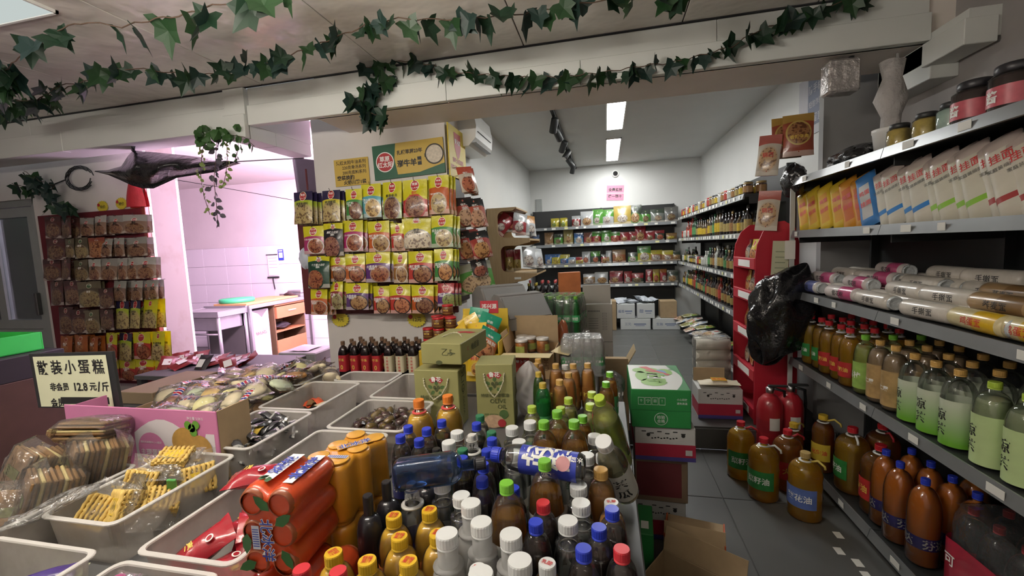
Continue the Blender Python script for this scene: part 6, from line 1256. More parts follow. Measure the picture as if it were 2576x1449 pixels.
for row,(d,n,zz) in enumerate(((.135,5,1.14),(.21,6,1.14),(.29,6,1.14),(.37,6,1.14),(.25,5,1.21),(.33,5,1.21))):   # the rolls underneath that carry the visible ones
    for k in range(n): inst(RL['w'],'white and green noodle roll in the lower layers of the roll shelf','noodle roll',gl(.15+.25*k,d,zz if row<4 else zz),rz=rnd(-.04,.04),group='lower layer of noodle rolls')
# --- oil bottles and drinks
RCAP=pm('jug_red_cap',(.50,.02,.03),.35); WRING=pm('jug_white_ring',(.70,.70,.68),.4)
oilG=bottle('oil_bottle','bottle',.048,.30,RCAP,rn=.016,cr=.0185,ch=.020,zs=.58,zn=.86,liq=OIL,fill=.78,label=(.16,.42,pm('oil_green_label',(.03,.22,.05),.4,var=.5,vs=25),'花生油',WHITE_INK,.03),ring=WRING,ribs=2)
oilR=bottle('oil_bottle','bottle',.048,.30,RCAP,rn=.016,cr=.0185,ch=.020,zs=.58,zn=.86,liq=OIL,fill=.78,label=(.16,.42,pm('oil_red_label',(.45,.03,.03),.4,var=.4,vs=25),'调和油',GOLD_INK,.03),ring=WRING,ribs=2)
S4=.662
k=0
for i in range(5):
    for j in range(3):
        s=.13+.108*i; P=oilG if i<2 else oilR
        inst(P,f'{"green" if i<2 else "red"} labelled oil bottle, {ORD[i]} from the far end, {["front","middle","back"][j]} row, oil shelf','bottle',gl(s,.075+.108*j+.01*(i%2),S4),rz=-math.pi/2+rnd(-.3,.3),group='oil bottles on the shelf')
LG=liquid('pale_green_drink',(.52,.62,.36),.60,(.8,.9,.6))
def grad():
    g=NG('green_fade_label'); o=g.n('ShaderNodeSeparateXYZ', i_0=g.obj()); k=g.math('MULTIPLY', g.math('SUBTRACT', o.outputs[2], .02), 7.); c=g.mix(k,(.16,.42,.04),(.58,.64,.50)); return g.surf(g.bsdf(Base_Color=c,Roughness=.3,Coat_Weight=.3))
GRAD=grad()
drkG=bottle('drink_bottle','bottle',.047,.29,CGRN,rn=.015,cr=.0175,ch=.018,zs=.60,zn=.88,liq=LIMEL,fill=.8,label=(.1,.55,pm('lime_leaf_label',(.28,.45,.10),.4,var=.5,vs=25),'青柠',WHITE_INK,.035))
drkA=bottle('drink_bottle','bottle',.047,.29,CTAN,rn=.015,cr=.0175,ch=.018,zs=.62,zn=.88,liq=liquid('almond_drink',(.40,.28,.16),.9),fill=.84,label=(.08,.62,pm('almond_label',(.42,.28,.12),.4,var=.8,vs=18),'杏仁露',WHITE_INK,.035))
drkC=bottle('drink_bottle','bottle',.05,.285,CTAN,rn=.015,cr=.0175,ch=.018,zs=.62,zn=.88,liq=LG,fill=.3,label=(.03,.62,GRAD,'凉/茶',BLACK_INK,.045))
drkL=bottle('drink_bottle','bottle',.05,.285,CLIM,rn=.015,cr=.0175,ch=.018,zs=.62,zn=.88,liq=LG,fill=.8,label=(.03,.62,pm('pale_lime_label',(.48,.62,.30),.4,var=.2,vs=14),'凉/茶',BLACK_INK,.045))
seq=[('lime leaf labelled',drkG,.685),('almond printed',drkA,.80),('almond printed',drkA,.91),('green fading',drkC,1.03),('green fading',drkC,1.145),('green fading',drkC,1.26),('pale lime',drkL,1.40),('pale lime',drkL,1.52),('pale lime',drkL,1.64)]
for i,(nm,P,s) in enumerate(seq):
    for j in range(3): inst(P,f'{nm} drink bottle, {ORD[i]} after the oil bottles in the {["front","middle","back"][j]} row','bottle',gl(s,.08+.115*j,S4),rz=-math.pi/2+rnd(-.3,.3),group='drinks on the oil shelf')
def jug(name,lab,capm,oil,lm,txt,ink,R=.078,h=.345):
    return bottle(name,'oil jug',R,h,capm,rn=.020,cr=.0235,ch=.022,zs=.66,zn=.88,liq=oil,fill=.80,label=(.22,.52,lm,txt,ink,.045),ring=WRING,ribs=4,inset=.96)
SUN=pm('sunflower_label',(.10,.16,.42),.4,var=.5,vs=14)
JG=[jug('oil_jug','',RCAP,OIL,pm('oil_green_label',(.03,.22,.05),.4),'菜籽油',WHITE_INK),jug('oil_jug','',pm('jug_tan_cap',(.45,.32,.12),.4),OIL,SUN,'葵花油',WHITE_INK),jug('oil_jug','',RCAP,OILD,pm('oil_red_label',(.45,.03,.03),.4),'大豆油',GOLD_INK),jug('oil_jug','',pm('jug_yellow_cap',(.62,.42,.04),.4),OILD,LBY,'花生油',RED_INK,.055,.33)]
def handle(o,m): 
    h=MB().tube([(.02,0,.30),(.055,0,.318),(.085,0,.30),(.088,0,.285)],.006,6); h.build('carry_handle',m,o)
WH=pm('white_handle',(.68,.68,.66),.4); YH=pm('yellow_handle',(.60,.46,.10),.4); RH=pm('red_handle',(.50,.03,.04),.4)
for k,(j,x,y,z,rz,hm,lb) in enumerate(((0,.775,2.735,0,.2,RH,'red-capped oil jug on the floor nearest the step and fire extinguisher'),(0,.83,2.515,0,-.3,WH,'red-capped oil jug with white handle at the front of the floor group'),(1,.975,2.365,0,-.35,YH,'tan-capped sunflower oil jug on the floor nearest the camera'),(2,.995,2.64,0,.5,RH,'red-capped oil jug on the floor between the front jugs and the shelf'),(3,1.08,2.78,0,1.0,YH,'yellow-capped brown oil jug before the red fire extinguishers'),(3,1.20,2.70,.087,.8,YH,'yellow-capped brown oil jug on the lowest shelf by the far end'),(0,1.25,2.50,.087,-.2,WH,'green labelled oil jug with white ring on the lowest shelf'),(2,1.27,2.30,.087,-.3,RH,'red labelled oil jug on the lowest shelf beside the orange soda'),(2,1.42,2.56,.087,0,RH,'red labelled oil jug at the back of the lowest shelf'))):
    o=inst(JG[j],lb,'oil jug',(x,y,z),rz=-math.pi/2+rz if z>0 else rz-.4,group='oil jugs'); handle(o,hm)
soda=bottle('soda_bottle','bottle',.056,.36,CBLUE,rn=.0135,cr=.0155,ch=.020,zs=.60,zn=.90,liq=SODA,fill=.92,label=(.22,.36,pm('soda_blue_label',(.03,.02,.22),.35),'芬达',WHITE_INK,.06),waist=.05)
for k,(x,y) in enumerate(((1.235,2.10),(1.245,2.215),(1.36,2.12),(1.36,2.24),(1.36,1.88),(1.36,2.0),(1.245,1.965),(1.47,2.05))): inst(soda,f'large orange soda bottle with blue cap on the lowest shelf, {ORD[k]} nearest the aisle','bottle',(x,y,.087),rz=-math.pi/2-.35,group='orange soda bottles')
colaL=bottle('b','bottle',.052,.33,CRED,rn=.0135,cr=.0155,ch=.020,zs=.58,zn=.90,liq=COLA,fill=.82,seg=14,label=(.3,.55,LBR,'可口可乐',WHITE_INK,.03))
shrink('bottle_pack','red wrapped pack of large cola bottles at the near end of the lowest shelf',1.36,1.66,.087,2,4,colaL,.106,.33,FILM,0); drop(colaL)
t=thing('red_wrap_band','red printed film band round the cola bottle pack','wrap',(1.36,1.66,.087)); m=MB(); m.grid(lambda u,v:(.118*math.copysign(abs(math.cos(2*math.pi*u))**.3,math.cos(2*math.pi*u)),.225*math.copysign(abs(math.sin(2*math.pi*u))**.3,math.sin(2*math.pi*u)),.01+.19*v+.012*math.sin(14*u)*v),40,4); m.build('film',pm('red_pack_film',(.42,.02,.05),.3,coat=.4,var=.25,vs=12),t)
L=MB(); L.flat('可',.05,(-.1195,.16,.12),NY,Z_,0,.02); stuff(L.build('print',[WHITE_INK],t))
# --- top of the gondola: jars, bucket, black bags
jarM=[pm('yellow_pickle',(.45,.34,.08),.3,var=.5,vs=40),pm('teal_white',(.40,.55,.48),.3,var=.4,vs=30),pm('dark_paste',(.035,.02,.018),.3,var=.4,vs=30)]
def tjar(R,h,body,lid,lm,txt):
    r=thing('glass_jar','-','jar'); MB().lathe([(R*.88,.003),(R*.94,.01),(R*.94,h*.72),(R*.66,h*.80)],18,0).build('contents',body,r); MB().lathe([(R*.92,0),(R,.008),(R,h*.74),(R*.72,h*.84)],18,0).build('glass',CLEAR,r); MB().lathe([(R*.74,h*.82),(R*.78,h*.84),(R*.78,h*.97),(R*.7,h),(0,h)],20,0,closed=False).build('lid',lid,r)
    if lm:
        q=MB().lathe([(R*1.01,h*.15),(R*1.01,h*.55)],18,0,closed=False); q.text(txt,.04,lambda x,y:((R*1.03)*math.cos(math.pi+x/R),(R*1.03)*math.sin(math.pi+x/R),h*.35+y),1,.02,R*1.4); q.build('label',[lm,WHITE_INK],r)
    return proto(r)
JT=[tjar(.045,.11,jarM[0],DARK,None,''),tjar(.045,.11,jarM[1],DARK,None,''),tjar(.062,.15,jarM[2],CBLK,pm('pink_red_label',(.50,.10,.13),.4,var=.3,vs=40),'酱')]
for k,(px,py,j,lb) in enumerate(((2262,345,0,'yellow pickle glass jar on the shelf top nearest the white bucket'),(2330,322,0,'yellow and green pickle glass jar, second along the shelf top'),(2395,295,1,'pale teal glass jar on the shelf top before the dark jars'),(2452,290,2,'dark paste jar with pink label on the shelf top'),(2552,262,2,'dark paste jar with pink label cut by the edge of the photo'))):
    p=at(px,py+12,X=GX+.11); inst(JT[j],lb,'jar',(GX+.11,p.y,1.802),group='jars on the shelf top')
t=thing('bucket','small white plastic bucket with a rag on the shelf top','bucket',(GX+.23,2.52,1.802)); MB().lathe([(.055,0),(.07,.13),(.073,.135),(.073,.15),(.066,.15),(.063,.135),(.05,.01)],20,0).build('shell',WHITEP,t)
m=MB().lathe([(.03,0),(.045,.06),(.04,.16),(.055,.24),(.03,.34),(.05,.42)],16,0); m.v=[(x*(1+.3*math.sin(5*z*12)),y*(1+.3*math.cos(3*z*12+x*40)),z) for x,y,z in m.v]; m.build('rag',pm('grey_white_rag',(.46,.44,.43),.8,var=.2,bump=(25,.8,.02)),t,(0,0,.05))
MB().tube([(.05,.04,.12),(.06,.05,.30),(.045,.05,.52)],.006,6).build('cord',pm('grey_cord',(.35,.34,.33),.6),t)
t=thing('junction_box','crumpled foil-covered box hanging under the beam above the bucket','box',(GX+.10,2.72,2.28)); m=MB().rbox(-.075,.075,-.05,.05,-.085,.085,.01); m.build('box',pm('crumpled_foil',(.50,.47,.46),.25,.35,var=.2,bump=(18,1.0,.03)),t); MB().tube([(.05,-.0,.08),(.05,0,.106)],.012,6).build('bracket',DARK,t)
crumple('black_bag','black plastic bag lying along the shelf top beyond the bucket','bag',(GX+.20,2.78,1.865),(.07,.22,.06),BLACKBAG,21,.35); crumple('black_bag','black plastic bag hanging over the far end of the shelf top','bag',(GX+.04,3.12,1.80),(.07,.10,.10),BLACKBAG,22,.4); crumple('black_bag','small black plastic bag beside the white bucket','bag',(GX+.13,2.62,1.845),(.06,.08,.045),BLACKBAG,23,.3)
crumple('trash_bag','large shiny black plastic bag hanging on the far end of the oil shelf','bag',(1.085,2.965,.96),(.20,.095,.31),BLACKBAG,31,.42,rot=(0,.42,.25),nu=56,nv=40); 
# snack packs and poster at the end of the rear room's wall
P1=pouch_proto('snack_bag',.17,.26,.05,[('香辣牛肉',.5,.45,.04,4,.6,0)],std_props((.40,.24,.05),(.30,.06,.03),(.25,.09,.03),(.5,.36,.1),(.3,.05,.03),split=.8,fx=.5,fy=.55,fr=.42,ly=.1,lr=.02),500)
for k,(px,py,lb) in enumerate(((2008,288,'gold and brown snack bag propped above the far shelf end'),(1978,296,'dark red snack bag behind the gold one above the far shelf end'))):
    c=at(px,py,Y=3.12+.05*k); inst(P1,lb,'snack bag',c,rot=(-.05,0,-.15+.1*k),group='snack bags at the far shelf end')
P2=pouch_proto('snack_bag',.13,.26,.05,[('锅巴',.5,.5,.05,2,.5,0)],std_props((.40,.10,.08),(.50,.45,.38),(.45,.30,.18),(.5,.4,.3),(.3,.05,.03),split=.75,fx=.5,fy=.4,fr=.45,ly=.1,lr=.02),501)
for k,(px,py,lb) in enumerate(((1940,340,'clear and red snack bag hanging above the red rack'),(1938,480,'clear brown snack bag hanging just over the red rack'))): 
    c=at(px,py,Y=3.14); inst(P2,lb,'snack bag',c,rot=(-.1,.08,-.5),group='snack bags above the red rack')
pp=at(2020,245,X=1.435); t=thing('poster','faded grey-blue safety poster on the rear room wall above the snack bags','poster',(1.437,3.50,2.36),0); MB().rbox(-.002,.002,-.20,.20,-.21,.21,.0005).build('sheet',pm('faded_poster',(.42,.42,.46),.6,var=.12),t); L=MB(); L.rect((-.003,-.06,.02),NY,Z_,.22,.34,0); 
for k,s in enumerate(('防手机','短信诈骗','请留意')): L.flat(s,.07,(-.004,-.06,.10-.10*k),NY,Z_,1,.01,.19)
stuff(L.build('print',[pm('poster_blue',(.13,.15,.22),.6),pm('poster_letters',(.45,.45,.5),.6)],t))
t=thing('paper_sheet','pale paper sheet hanging on the end of the noodle shelf over the red rack','paper',(1.10,3.085,1.25)); MB().rbox(-.05,.05,-.001,.001,-.17,.17,.0005).build('sheet',pm('yellow_paper',(.55,.55,.38),.7,var=.08),t); L=MB()
for k in range(6): L.rect((0,-.0012,.10-.035*k),X_,Z_,.06,.006,0)
stuff(L.build('print',[pm('grey_green_ink',(.25,.28,.18),.6)],t)); t.rotation_euler=(0,.05,0)
# --- red cardboard rack
REDR=pm('red_rack_card',(.42,.018,.035),.45,var=.1); rk=thing('red_rack','red cardboard display rack with arched sides and five shelves by the step','rack',(.97,3.13,.164))
prof=[(0,0),(.26,0),(.26,1.24),(.235,1.34),(.17,1.385),(.11,1.38),(.05,1.33),(.012,1.24),(0,1.14)]
for yy in(0,.49):
    m=MB().prism(prof,0,.012,0); m.v=[(x,yy+z,y) for x,y,z in m.v]; m.build('side_panel',REDR,rk)
MB().rbox(.245,.26,.012,.49,0,1.25,.002).build('back_panel',REDR,rk)
for z in(.06,.33,.60,.87,1.10):
    MB().box(.02,.245,.012,.49,z,z+.008).build('shelf',REDR,rk); lp_=MB().rbox(-.004,.02,.012,.49,z-.03,z+.045,.002).build('lip',REDR,rk); q=MB().rbox(-.0055,-.004,.10,.36,z-.018,z+.030,.0005); q.build('label_strip',WHITEP,lp_)
L=MB()
for k,z in enumerate((1.02,.80,.76,.72)): L.rect((.13,0,z),X_,Z_,.15,.018,0,.0008)
stuff(L.build('print',[pm('pale_label',(.62,.45,.45),.5)],rk))
mid=0
for z in(.338,.608,.878,1.108):
    for k in range(4):
        pr=[std_props((.03,.03,.03),(.25,.25,.22),(.35,.30,.22),(.4,.4,.35),(.3,.05,.04),split=.6),std_props((.50,.40,.05),(.45,.05,.04),(.4,.15,.05),(.5,.4,.2),REDL,split=.5)][(k+int(z*10))%2]
        P=pouch_proto('snack_pack',.10,.16,.04,[],pr,520+mid); mid+=1
        inst(P,f'snack pack on the {["second","third","fourth","top"][(.338,.608,.878,1.108).index(z)]} shelf of the red rack, {ORD[k]} from the step','snack pack',(.97+.10,3.13+.075+.115*k,.164+z+.165),rot=(-.15,0,-math.pi/2+rnd(-.2,.2)),group='snack packs in the red rack')
# --- fire extinguishers
for k,(x,y) in enumerate(((1.0,2.93),(1.13,2.965))):
    t=thing('fire_extinguisher',['red fire extinguisher with a pale label on the floor before the step','red fire extinguisher half hidden behind the first one'][k],'extinguisher',(x,y,0)); RF=pm('extinguisher_red',(.36,.02,.03),.28,coat=.4,var=.08)
    MB().lathe([(.05,0),(.072,.005),(.075,.02),(.075,.36),(.066,.41),(.04,.445),(.022,.452),(.022,.465)],24,0).build('cylinder',RF,t); MB().lathe([(.02,.46),(.024,.463),(.024,.495),(.015,.50),(0,.50)],14,0).build('valve',STEEL,t)
    MB().rbox(-.012,.10,-.012,.012,.50,.512,.003).build('lever',DARK,t); m=MB().tube([(.02,0,.49),(.085,.01,.47),(.095,.02,.38),(.085,.03,.15)],.010,7); m.build('hose',DARK,t); MB().lathe([(.07501,.22),(.07501,.30)],24,0,closed=False).build('ring_band',pm('band_red',(.30,.02,.03),.4),t)
    q=MB(); q.grid(lambda u,v:(.0758*math.cos(-1.9+.8*u),.0758*math.sin(-1.9+.8*u),.24+.08*v),8,1); q.build('label',TAGW,t)
# --- right wall shelf run in the rear room
RX=1.05
g2=gondola('shelf_unit','dark shelf unit of sauces and bottles along the side wall of the rear room',(RX,6.76,.164),-math.pi/2,3.06,(.165,.66,.985,1.32,1.625),.37,.15,1.84,3,(7,11))
BX0=-1.16
g3=gondola('shelf_unit','dark shelf unit of bagged goods along the rear wall',(BX0,6.78,.164),0,2.20,(.66,.985,1.305,1.575),.31,.08,1.86,2,(5,9))
# generic small goods
def cheap_bottle(R,h,cols,seg=10):
    r=thing('sauce_bottle','-','bottle'); MB().lathe([(R*.9,0),(R,.006),(R,h*.58),(R*.75,h*.68),(R*.32,h*.78),(R*.32,h*.92)],seg,0).build('glass',pm('goods_%d_a'%hash(cols) if 0 else 'goods_%s_a'%cols[3],cols[0],.18,coat=.5,var=.2),r)
    MB().lathe([(R*.38,h*.88),(R*.38,h),(0,h)],seg,0,closed=False).build('cap',pm('goods_%s_c'%cols[3],cols[1],.4),r); MB().lathe([(R*1.02,h*.14),(R*1.02,h*.50)],seg,0,closed=False).build('label',pm('goods_%s_l'%cols[3],cols[2],.4,var=.5,vs=60),r); return proto(r)
def cheap_jar(R,h,cols,seg=12):
    r=thing('food_jar','-','jar'); MB().lathe([(R*.9,0),(R,.006),(R,h*.80),(R*.85,h*.86)],seg,0).build('glass',pm('goods_%s_a'%cols[3],cols[0],.25,coat=.4,var=.3,vs=40),r); MB().lathe([(R*.92,h*.84),(R*.94,h*.86),(R*.94,h),(0,h)],seg,0,closed=False).build('lid',pm('goods_%s_c'%cols[3],cols[1],.4),r); MB().lathe([(R*1.02,h*.2),(R*1.02,h*.7)],seg,0,closed=False).build('label',pm('goods_%s_l'%cols[3],cols[2],.4,var=.5,vs=60),r); return proto(r)
def cheap_bag(w,h,t,props,seed,txt=''):
    return pouch_proto('food_bag',w,h,t,[(txt,.5,.62,.03,0,.7,0)] if txt else [],props,seed)
CB0={'dark':((.015,.012,.012),(.03,.03,.03),(.40,.30,.10),'dk'),'red':((.20,.03,.02),(.45,.03,.03),(.45,.06,.04),'rd'),'green':((.02,.06,.03),(.03,.15,.06),(.10,.28,.10),'gn'),'yellow':((.08,.05,.02),(.03,.03,.03),(.60,.42,.03),'yl'),'white':((.45,.46,.42),(.62,.62,.58),(.55,.55,.50),'wh'),'brown':((.06,.03,.02),(.30,.20,.06),(.35,.18,.06),'br')}
CB={k:tuple(tuple(x*.72 for x in q) if isinstance(q,tuple) else q for q in v) for k,v in CB0.items()}  # darkened copy: shade inside the side shelves is put into the colours
BPT={k:cheap_bottle(.034,.25,v) for k,v in CB.items()}; JPT={k:cheap_jar(.040,.105,v) for k,v in CB.items()}
CN={'dark':'dark','red':'red','green':'green','yellow':'yellow labelled','white':'white','brown':'brown'}
def rrow(zl,nm,seq,jar=False,rows=2,x0=.06,x1=3.02,h=1.0):
    n=len(seq)
    for k,c in enumerate(seq):
        s=x0+(x1-x0)*(k+.5)/n; jarq=c.isupper() ; key={'d':'dark','r':'red','g':'green','y':'yellow','w':'white','b':'brown'}[c.lower()]
        for j in range(rows):
            P=(JPT if jarq else BPT)[key]
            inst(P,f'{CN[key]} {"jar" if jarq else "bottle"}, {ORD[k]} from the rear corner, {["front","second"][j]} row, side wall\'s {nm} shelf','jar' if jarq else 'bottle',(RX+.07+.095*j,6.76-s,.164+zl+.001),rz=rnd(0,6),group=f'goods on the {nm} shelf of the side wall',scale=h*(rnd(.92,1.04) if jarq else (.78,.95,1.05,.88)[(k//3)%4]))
rrow(1.625,'top','RYRWRYWRDYWBYWRBDYWBRWBDYB')
rrow(1.32,'second','RWWrWrrggdyyyybydgyydddbdydd',h=.95)
rrow(.985,'third','WygdWDYDDWRYWwwgdbwddgbdwdbd',h=.88)
rrow(.66,'fourth','ybwgyyybrgdbdgrdbddbrdbddbrdb',h=.9)
for k in range(12):   # flat bags on the lowest deck
    P=None
DK=[std_props((.45,.45,.42),(.50,.12,.10),(.4,.3,.2),(.5,.5,.5),REDL,split=.5),std_props((.20,.30,.06),(.45,.45,.40),(.25,.30,.12),(.4,.4,.3),REDL,split=.5),std_props((.50,.50,.50),(.2,.3,.5),(.5,.5,.45),(.5,.5,.5),(.1,.2,.4),split=.5)]
for k in range(14):
    P=cheap_bag(.15,.22,.045,DK[k%3],600+k,'粉丝' if k%3 else '面粉'); inst(P,f'{["white and red","leaf green","white and blue"][k%3]} bag on the side wall\'s lowest deck, {ORD[k]} from the rear corner','food bag',(RX+.10+.10*(k%2),6.55-.15*k,.164+.21+.03*(k%2)),rot=(-1.35+rnd(-.2,.2),0,-math.pi/2+rnd(-.6,.6)),group='bags on the lowest deck of the side wall')
for k in range(4): inst(BPT['white'],f'white bottle on the lowest deck by the red rack, {ORD[k]} of four','bottle',(RX+.08+.08*(k%2),4.05-.09*k,.33),group='bottles on the lowest deck')
# rear wall shelves: bags
def brow(zl,nm,specs):
    for k,(px,w,h,pr,words,txt) in enumerate(specs):
        x=at(px,600,Y=6.86).x; P=cheap_bag(w,h,.05,pr,700+int(px),txt)
        for d in range(2):
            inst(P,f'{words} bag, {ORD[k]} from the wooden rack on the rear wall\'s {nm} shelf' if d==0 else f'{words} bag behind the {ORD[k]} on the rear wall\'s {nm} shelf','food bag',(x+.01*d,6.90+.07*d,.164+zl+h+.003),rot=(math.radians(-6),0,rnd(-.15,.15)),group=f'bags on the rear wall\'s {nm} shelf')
def bp(a,b,c,split=.6):
    a,b,c=[tuple(x*.62 for x in q) for q in (a,b,c)]  # shade between the shelf boards is put into the bag colours
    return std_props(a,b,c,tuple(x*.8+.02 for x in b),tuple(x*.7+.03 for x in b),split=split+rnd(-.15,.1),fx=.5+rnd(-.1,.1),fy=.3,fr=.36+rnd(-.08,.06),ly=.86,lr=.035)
yl,gr,wh,rd,bl,br_,dk=(.55,.48,.04),(.10,.34,.05),(.52,.54,.55),(.36,.03,.04),(.05,.16,.42),(.34,.20,.09),(.05,.07,.05)
brow(1.575,'top',[(1396,.12,.15,bp(yl,yl,gr),'lemon yellow','姜'),(1418,.10,.15,bp(yl,yl,gr),'small lemon yellow','姜'),(1450,.13,.17,bp(wh,rd,wh),'white and red','糖'),(1478,.20,.23,bp(wh,wh,br_),'large white','奶'),(1505,.16,.25,bp(gr,gr,wh),'bright green','燕麦'),(1530,.18,.24,bp(gr,wh,wh),'green and clear','木耳'),(1567,.26,.28,bp((.60,.44,.10),(.60,.44,.10),wh),'large golden','Y'),(1600,.18,.28,bp(dk,gr,br_),'dark green','菇'),(1625,.15,.20,bp(dk,gr,dk),'dark green gathered','茶'),(1655,.20,.20,bp(dk,(.2,.22,.2),(.2,.2,.18)),'dim clear','菇'),(1690,.20,.22,bp((.15,.15,.14),(.2,.2,.2),dk),'dim grey','菌')])
brow(1.305,'second',[(1380,.14,.20,bp(br_,br_,br_),'brown',''),(1404,.14,.17,bp(dk,gr,dk),'deep green',''),(1429,.15,.23,bp((.45,.38,.15),(.42,.34,.12),br_),'tan golden','豆'),(1455,.14,.17,bp(bl,(.2,.4,.6),wh),'blue','盐'),(1479,.13,.17,bp((.2,.08,.06),rd,br_),'brown and red',''),(1500,.13,.18,bp(gr,rd,br_),'green and red',''),(1525,.15,.19,bp(gr,gr,wh),'leaf green','豆'),(1548,.14,.16,bp(gr,rd,rd),'green topped red',''),(1572,.14,.15,bp(rd,rd,br_),'dull red',''),(1595,.14,.15,bp(rd,rd,dk),'crimson',''),(1611,.16,.24,bp(rd,rd,br_),'tall crimson','枣'),(1636,.14,.15,bp(rd,rd,dk),'wine red',''),(1660,.14,.15,bp(rd,dk,rd),'dark wine',''),(1690,.16,.10,bp(br_,br_,yl),'low brown','')])
brow(.985,'third',[(1378,.12,.17,bp(bl,bl,wh),'sky blue',''),(1396,.15,.17,bp(bl,yl,yl),'royal blue and yellow',''),(1418,.14,.16,bp(yl,bl,bl),'yellow and blue',''),(1437,.13,.11,bp((.25,.42,.6),wh,wh),'light blue',''),(1458,.14,.11,bp(rd,yl,br_),'red and gold',''),(1473,.13,.19,bp(wh,wh,rd),'white label','鲜'),(1496,.14,.19,bp(gr,dk,rd),'leaf green',''),(1520,.12,.14,bp(dk,rd,br_),'dark',''),(1530,.08,.19,bp(wh,wh,br_),'slim clear',''),(1556,.20,.20,bp(br_,(.35,.12,.05),br_),'rust brown',''),(1592,.15,.15,bp(dk,gr,wh),'dim green',''),(1620,.20,.24,bp(gr,yl,wh),'round lime',''),(1650,.18,.17,bp(yl,(.45,.2,.1),wh),'yellow and orange',''),(1678,.18,.16,bp(yl,(.4,.2,.1),wh),'mustard',''),(1700,.14,.15,bp(dk,(.3,.2,.1),br_),'dim brown','')])
brow(.66,'lowest',[(1420,.14,.20,bp(dk,rd,rd),'dark and red',''),(1445,.14,.19,bp(dk,rd,br_),'dark red',''),(1480,.20,.16,bp(wh,br_,wh),'clear and brown',''),(1510,.20,.18,bp(wh,wh,br_),'crumpled clear',''),(1548,.20,.19,bp(rd,(.25,.06,.08),br_),'plum red',''),(1578,.12,.18,bp(rd,rd,wh),'scarlet',''),(1602,.18,.15,bp(rd,dk,dk),'dim red',''),(1632,.10,.20,bp(rd,rd,wh),'tall red sauce',''),(1650,.10,.20,bp((.5,.35,.1),yl,rd),'tall gold sauce',''),(1668,.10,.20,bp((.5,.2,.05),rd,wh),'tall orange sauce',''),(1692,.16,.18,bp(dk,(.2,.2,.16),br_),'dim clear','')])
# white cases on the floor of the rear wall
for k,(x0,x1,z0,z1,lb) in enumerate(((.19,.62,.165,.33,'long white printed case on the floor under the rear shelves'),(.65,1.03,.165,.33,'long white printed case on the floor nearest the side wall shelves'),(.14,.40,.335,.55,'white case of blue bags on the floor cases, nearer the cartons'),(.43,.68,.335,.55,'white case of blue bags in the middle under the rear shelves'))):
    def dw(L,w,d,h,k=k):
        L.flat(['三元','生抽','酱香','醋'][k],.06,(-w*.5,-d-.001,h*.5),X_,Z_,1,.01,.09); L.rect((w*.3,-d,h*.5),X_,Z_,w*.8,.02,1,.0006); L.rect((w*.3,-d,h*.35),X_,Z_,w*.6,.01,1,.0006)
    carton('white_case',lb,'carton',x0,x1,6.50,6.76,z0,z1,[pm('white_case_card',(.56,.58,.58),.55,var=.06),pm('grey_blue_ink',(.20,.24,.36),.6)],0,dw)
for k in range(10):
    m=MB(); pillow(m,.13,.18,.06,800+k,0); o=tag(m.build('bagged_goods',pm('blue_white_bag',(.50,.54,.60),.3,var=.4,vs=25,coat=.3),loc=(.20+.055*(k%4)+(.28 if k>=5 else 0),6.60+.04*(k%3),.575+.022*(k//4))),f'blue and white bag heaped in the {"middle" if k>=5 else "nearer"} white case under the rear shelves','food bag','blue and white bags in the white cases'); o.rotation_euler=(rnd(-.4,.4),rnd(-.4,.4),rnd(0,3))
carton('carton','brown carton beside the white cases under the rear shelves','carton',.76,.99,6.52,6.76,.335,.58,[CARD]); carton('carton','brown carton between the grey cartons and white cases','carton',.02,.13,6.45,6.75,.165,.60,[CARD])
# --- wooden snack rack against the left wall
def woodm():
    g=NG('light_wood'); mp=g.n('ShaderNodeMapping', i_Vector=g.obj()); mp.inputs['Scale'].default_value=(14,14,1.6); n=g.noise(3.5,5,mp.outputs[0],.65); c=g.mix(n.outputs[0],(.26,.17,.08),(.44,.32,.17)); return g.surf(g.bsdf(Base_Color=c,Roughness=.5))
WOOD=woodm(); wr=thing('wooden_rack','light wooden snack rack with rounded openings against the left wall','rack',(-1.19,4.30,.164))
P=[(0,0),(.30,0),(.30,.75),(.24,.80),(.16,.86),(.13,.92)]   # x,z outline with cut-outs open towards the aisle
def cut(z0,z1,xi,xo): 
    r=.06; return [(xo,z0-.02),(xi+r,z0)]+[(xi+r-r*math.sin(math.pi/2*k/4),z0+r-r*math.cos(math.pi/2*k/4)) for k in range(5)]+[(xi+r-r*math.cos(math.pi/2*k/4),z1-r+r*math.sin(math.pi/2*k/4)) for k in range(5)]+[(xo*.62,z1)]
P=[(0,0),(.12,0),(.12,.80)]+[(.16,.88),(.25,.93),(.38,.95),(.50,1.0)]+cut(1.04,1.31,.13,.50)+[(.44,1.34)]+cut(1.40,1.665,.11,.44)+[(.31,1.70),(0,1.70)]
for yy in(0,.66):
    n=MB(); k=len(P); n.v=[(x,yy,z) for x,z in P]+[(x,yy+.018,z) for x,z in P]; n.face(range(k),0); n.face(range(2*k-1,k-1,-1),0)
    for i in range(k): n.face((i,i+k,(i+1)%k+k,(i+1)%k),0)
    n.build('side_panel',WOOD,wr)
MB().box(0,.015,.018,.66,0,1.70).build('back_panel',pm('maroon_back',(.16,.03,.03),.6),wr); MB().box(.015,.31,.018,.66,1.685,1.70).build('top_panel',WOOD,wr)
for z,xo in((1.02,.50),(1.375,.44)): MB().box(.015,xo,.018,.66,z-.018,z).build('shelf',WOOD,wr); MB().box(xo-.003,xo,.018,.66,z,z+.07).build('clear_lip',CLEAR,wr)
MB().box(.015,.14,.018,.66,.40,.418).build('shelf',WOOD,wr); MB().rect((.30,-.001,.975),X_,Z_,.07,.022,0).build('price_tag',TAGW,wr)
RWB=bp(rd,(.45,.35,.1),wh)
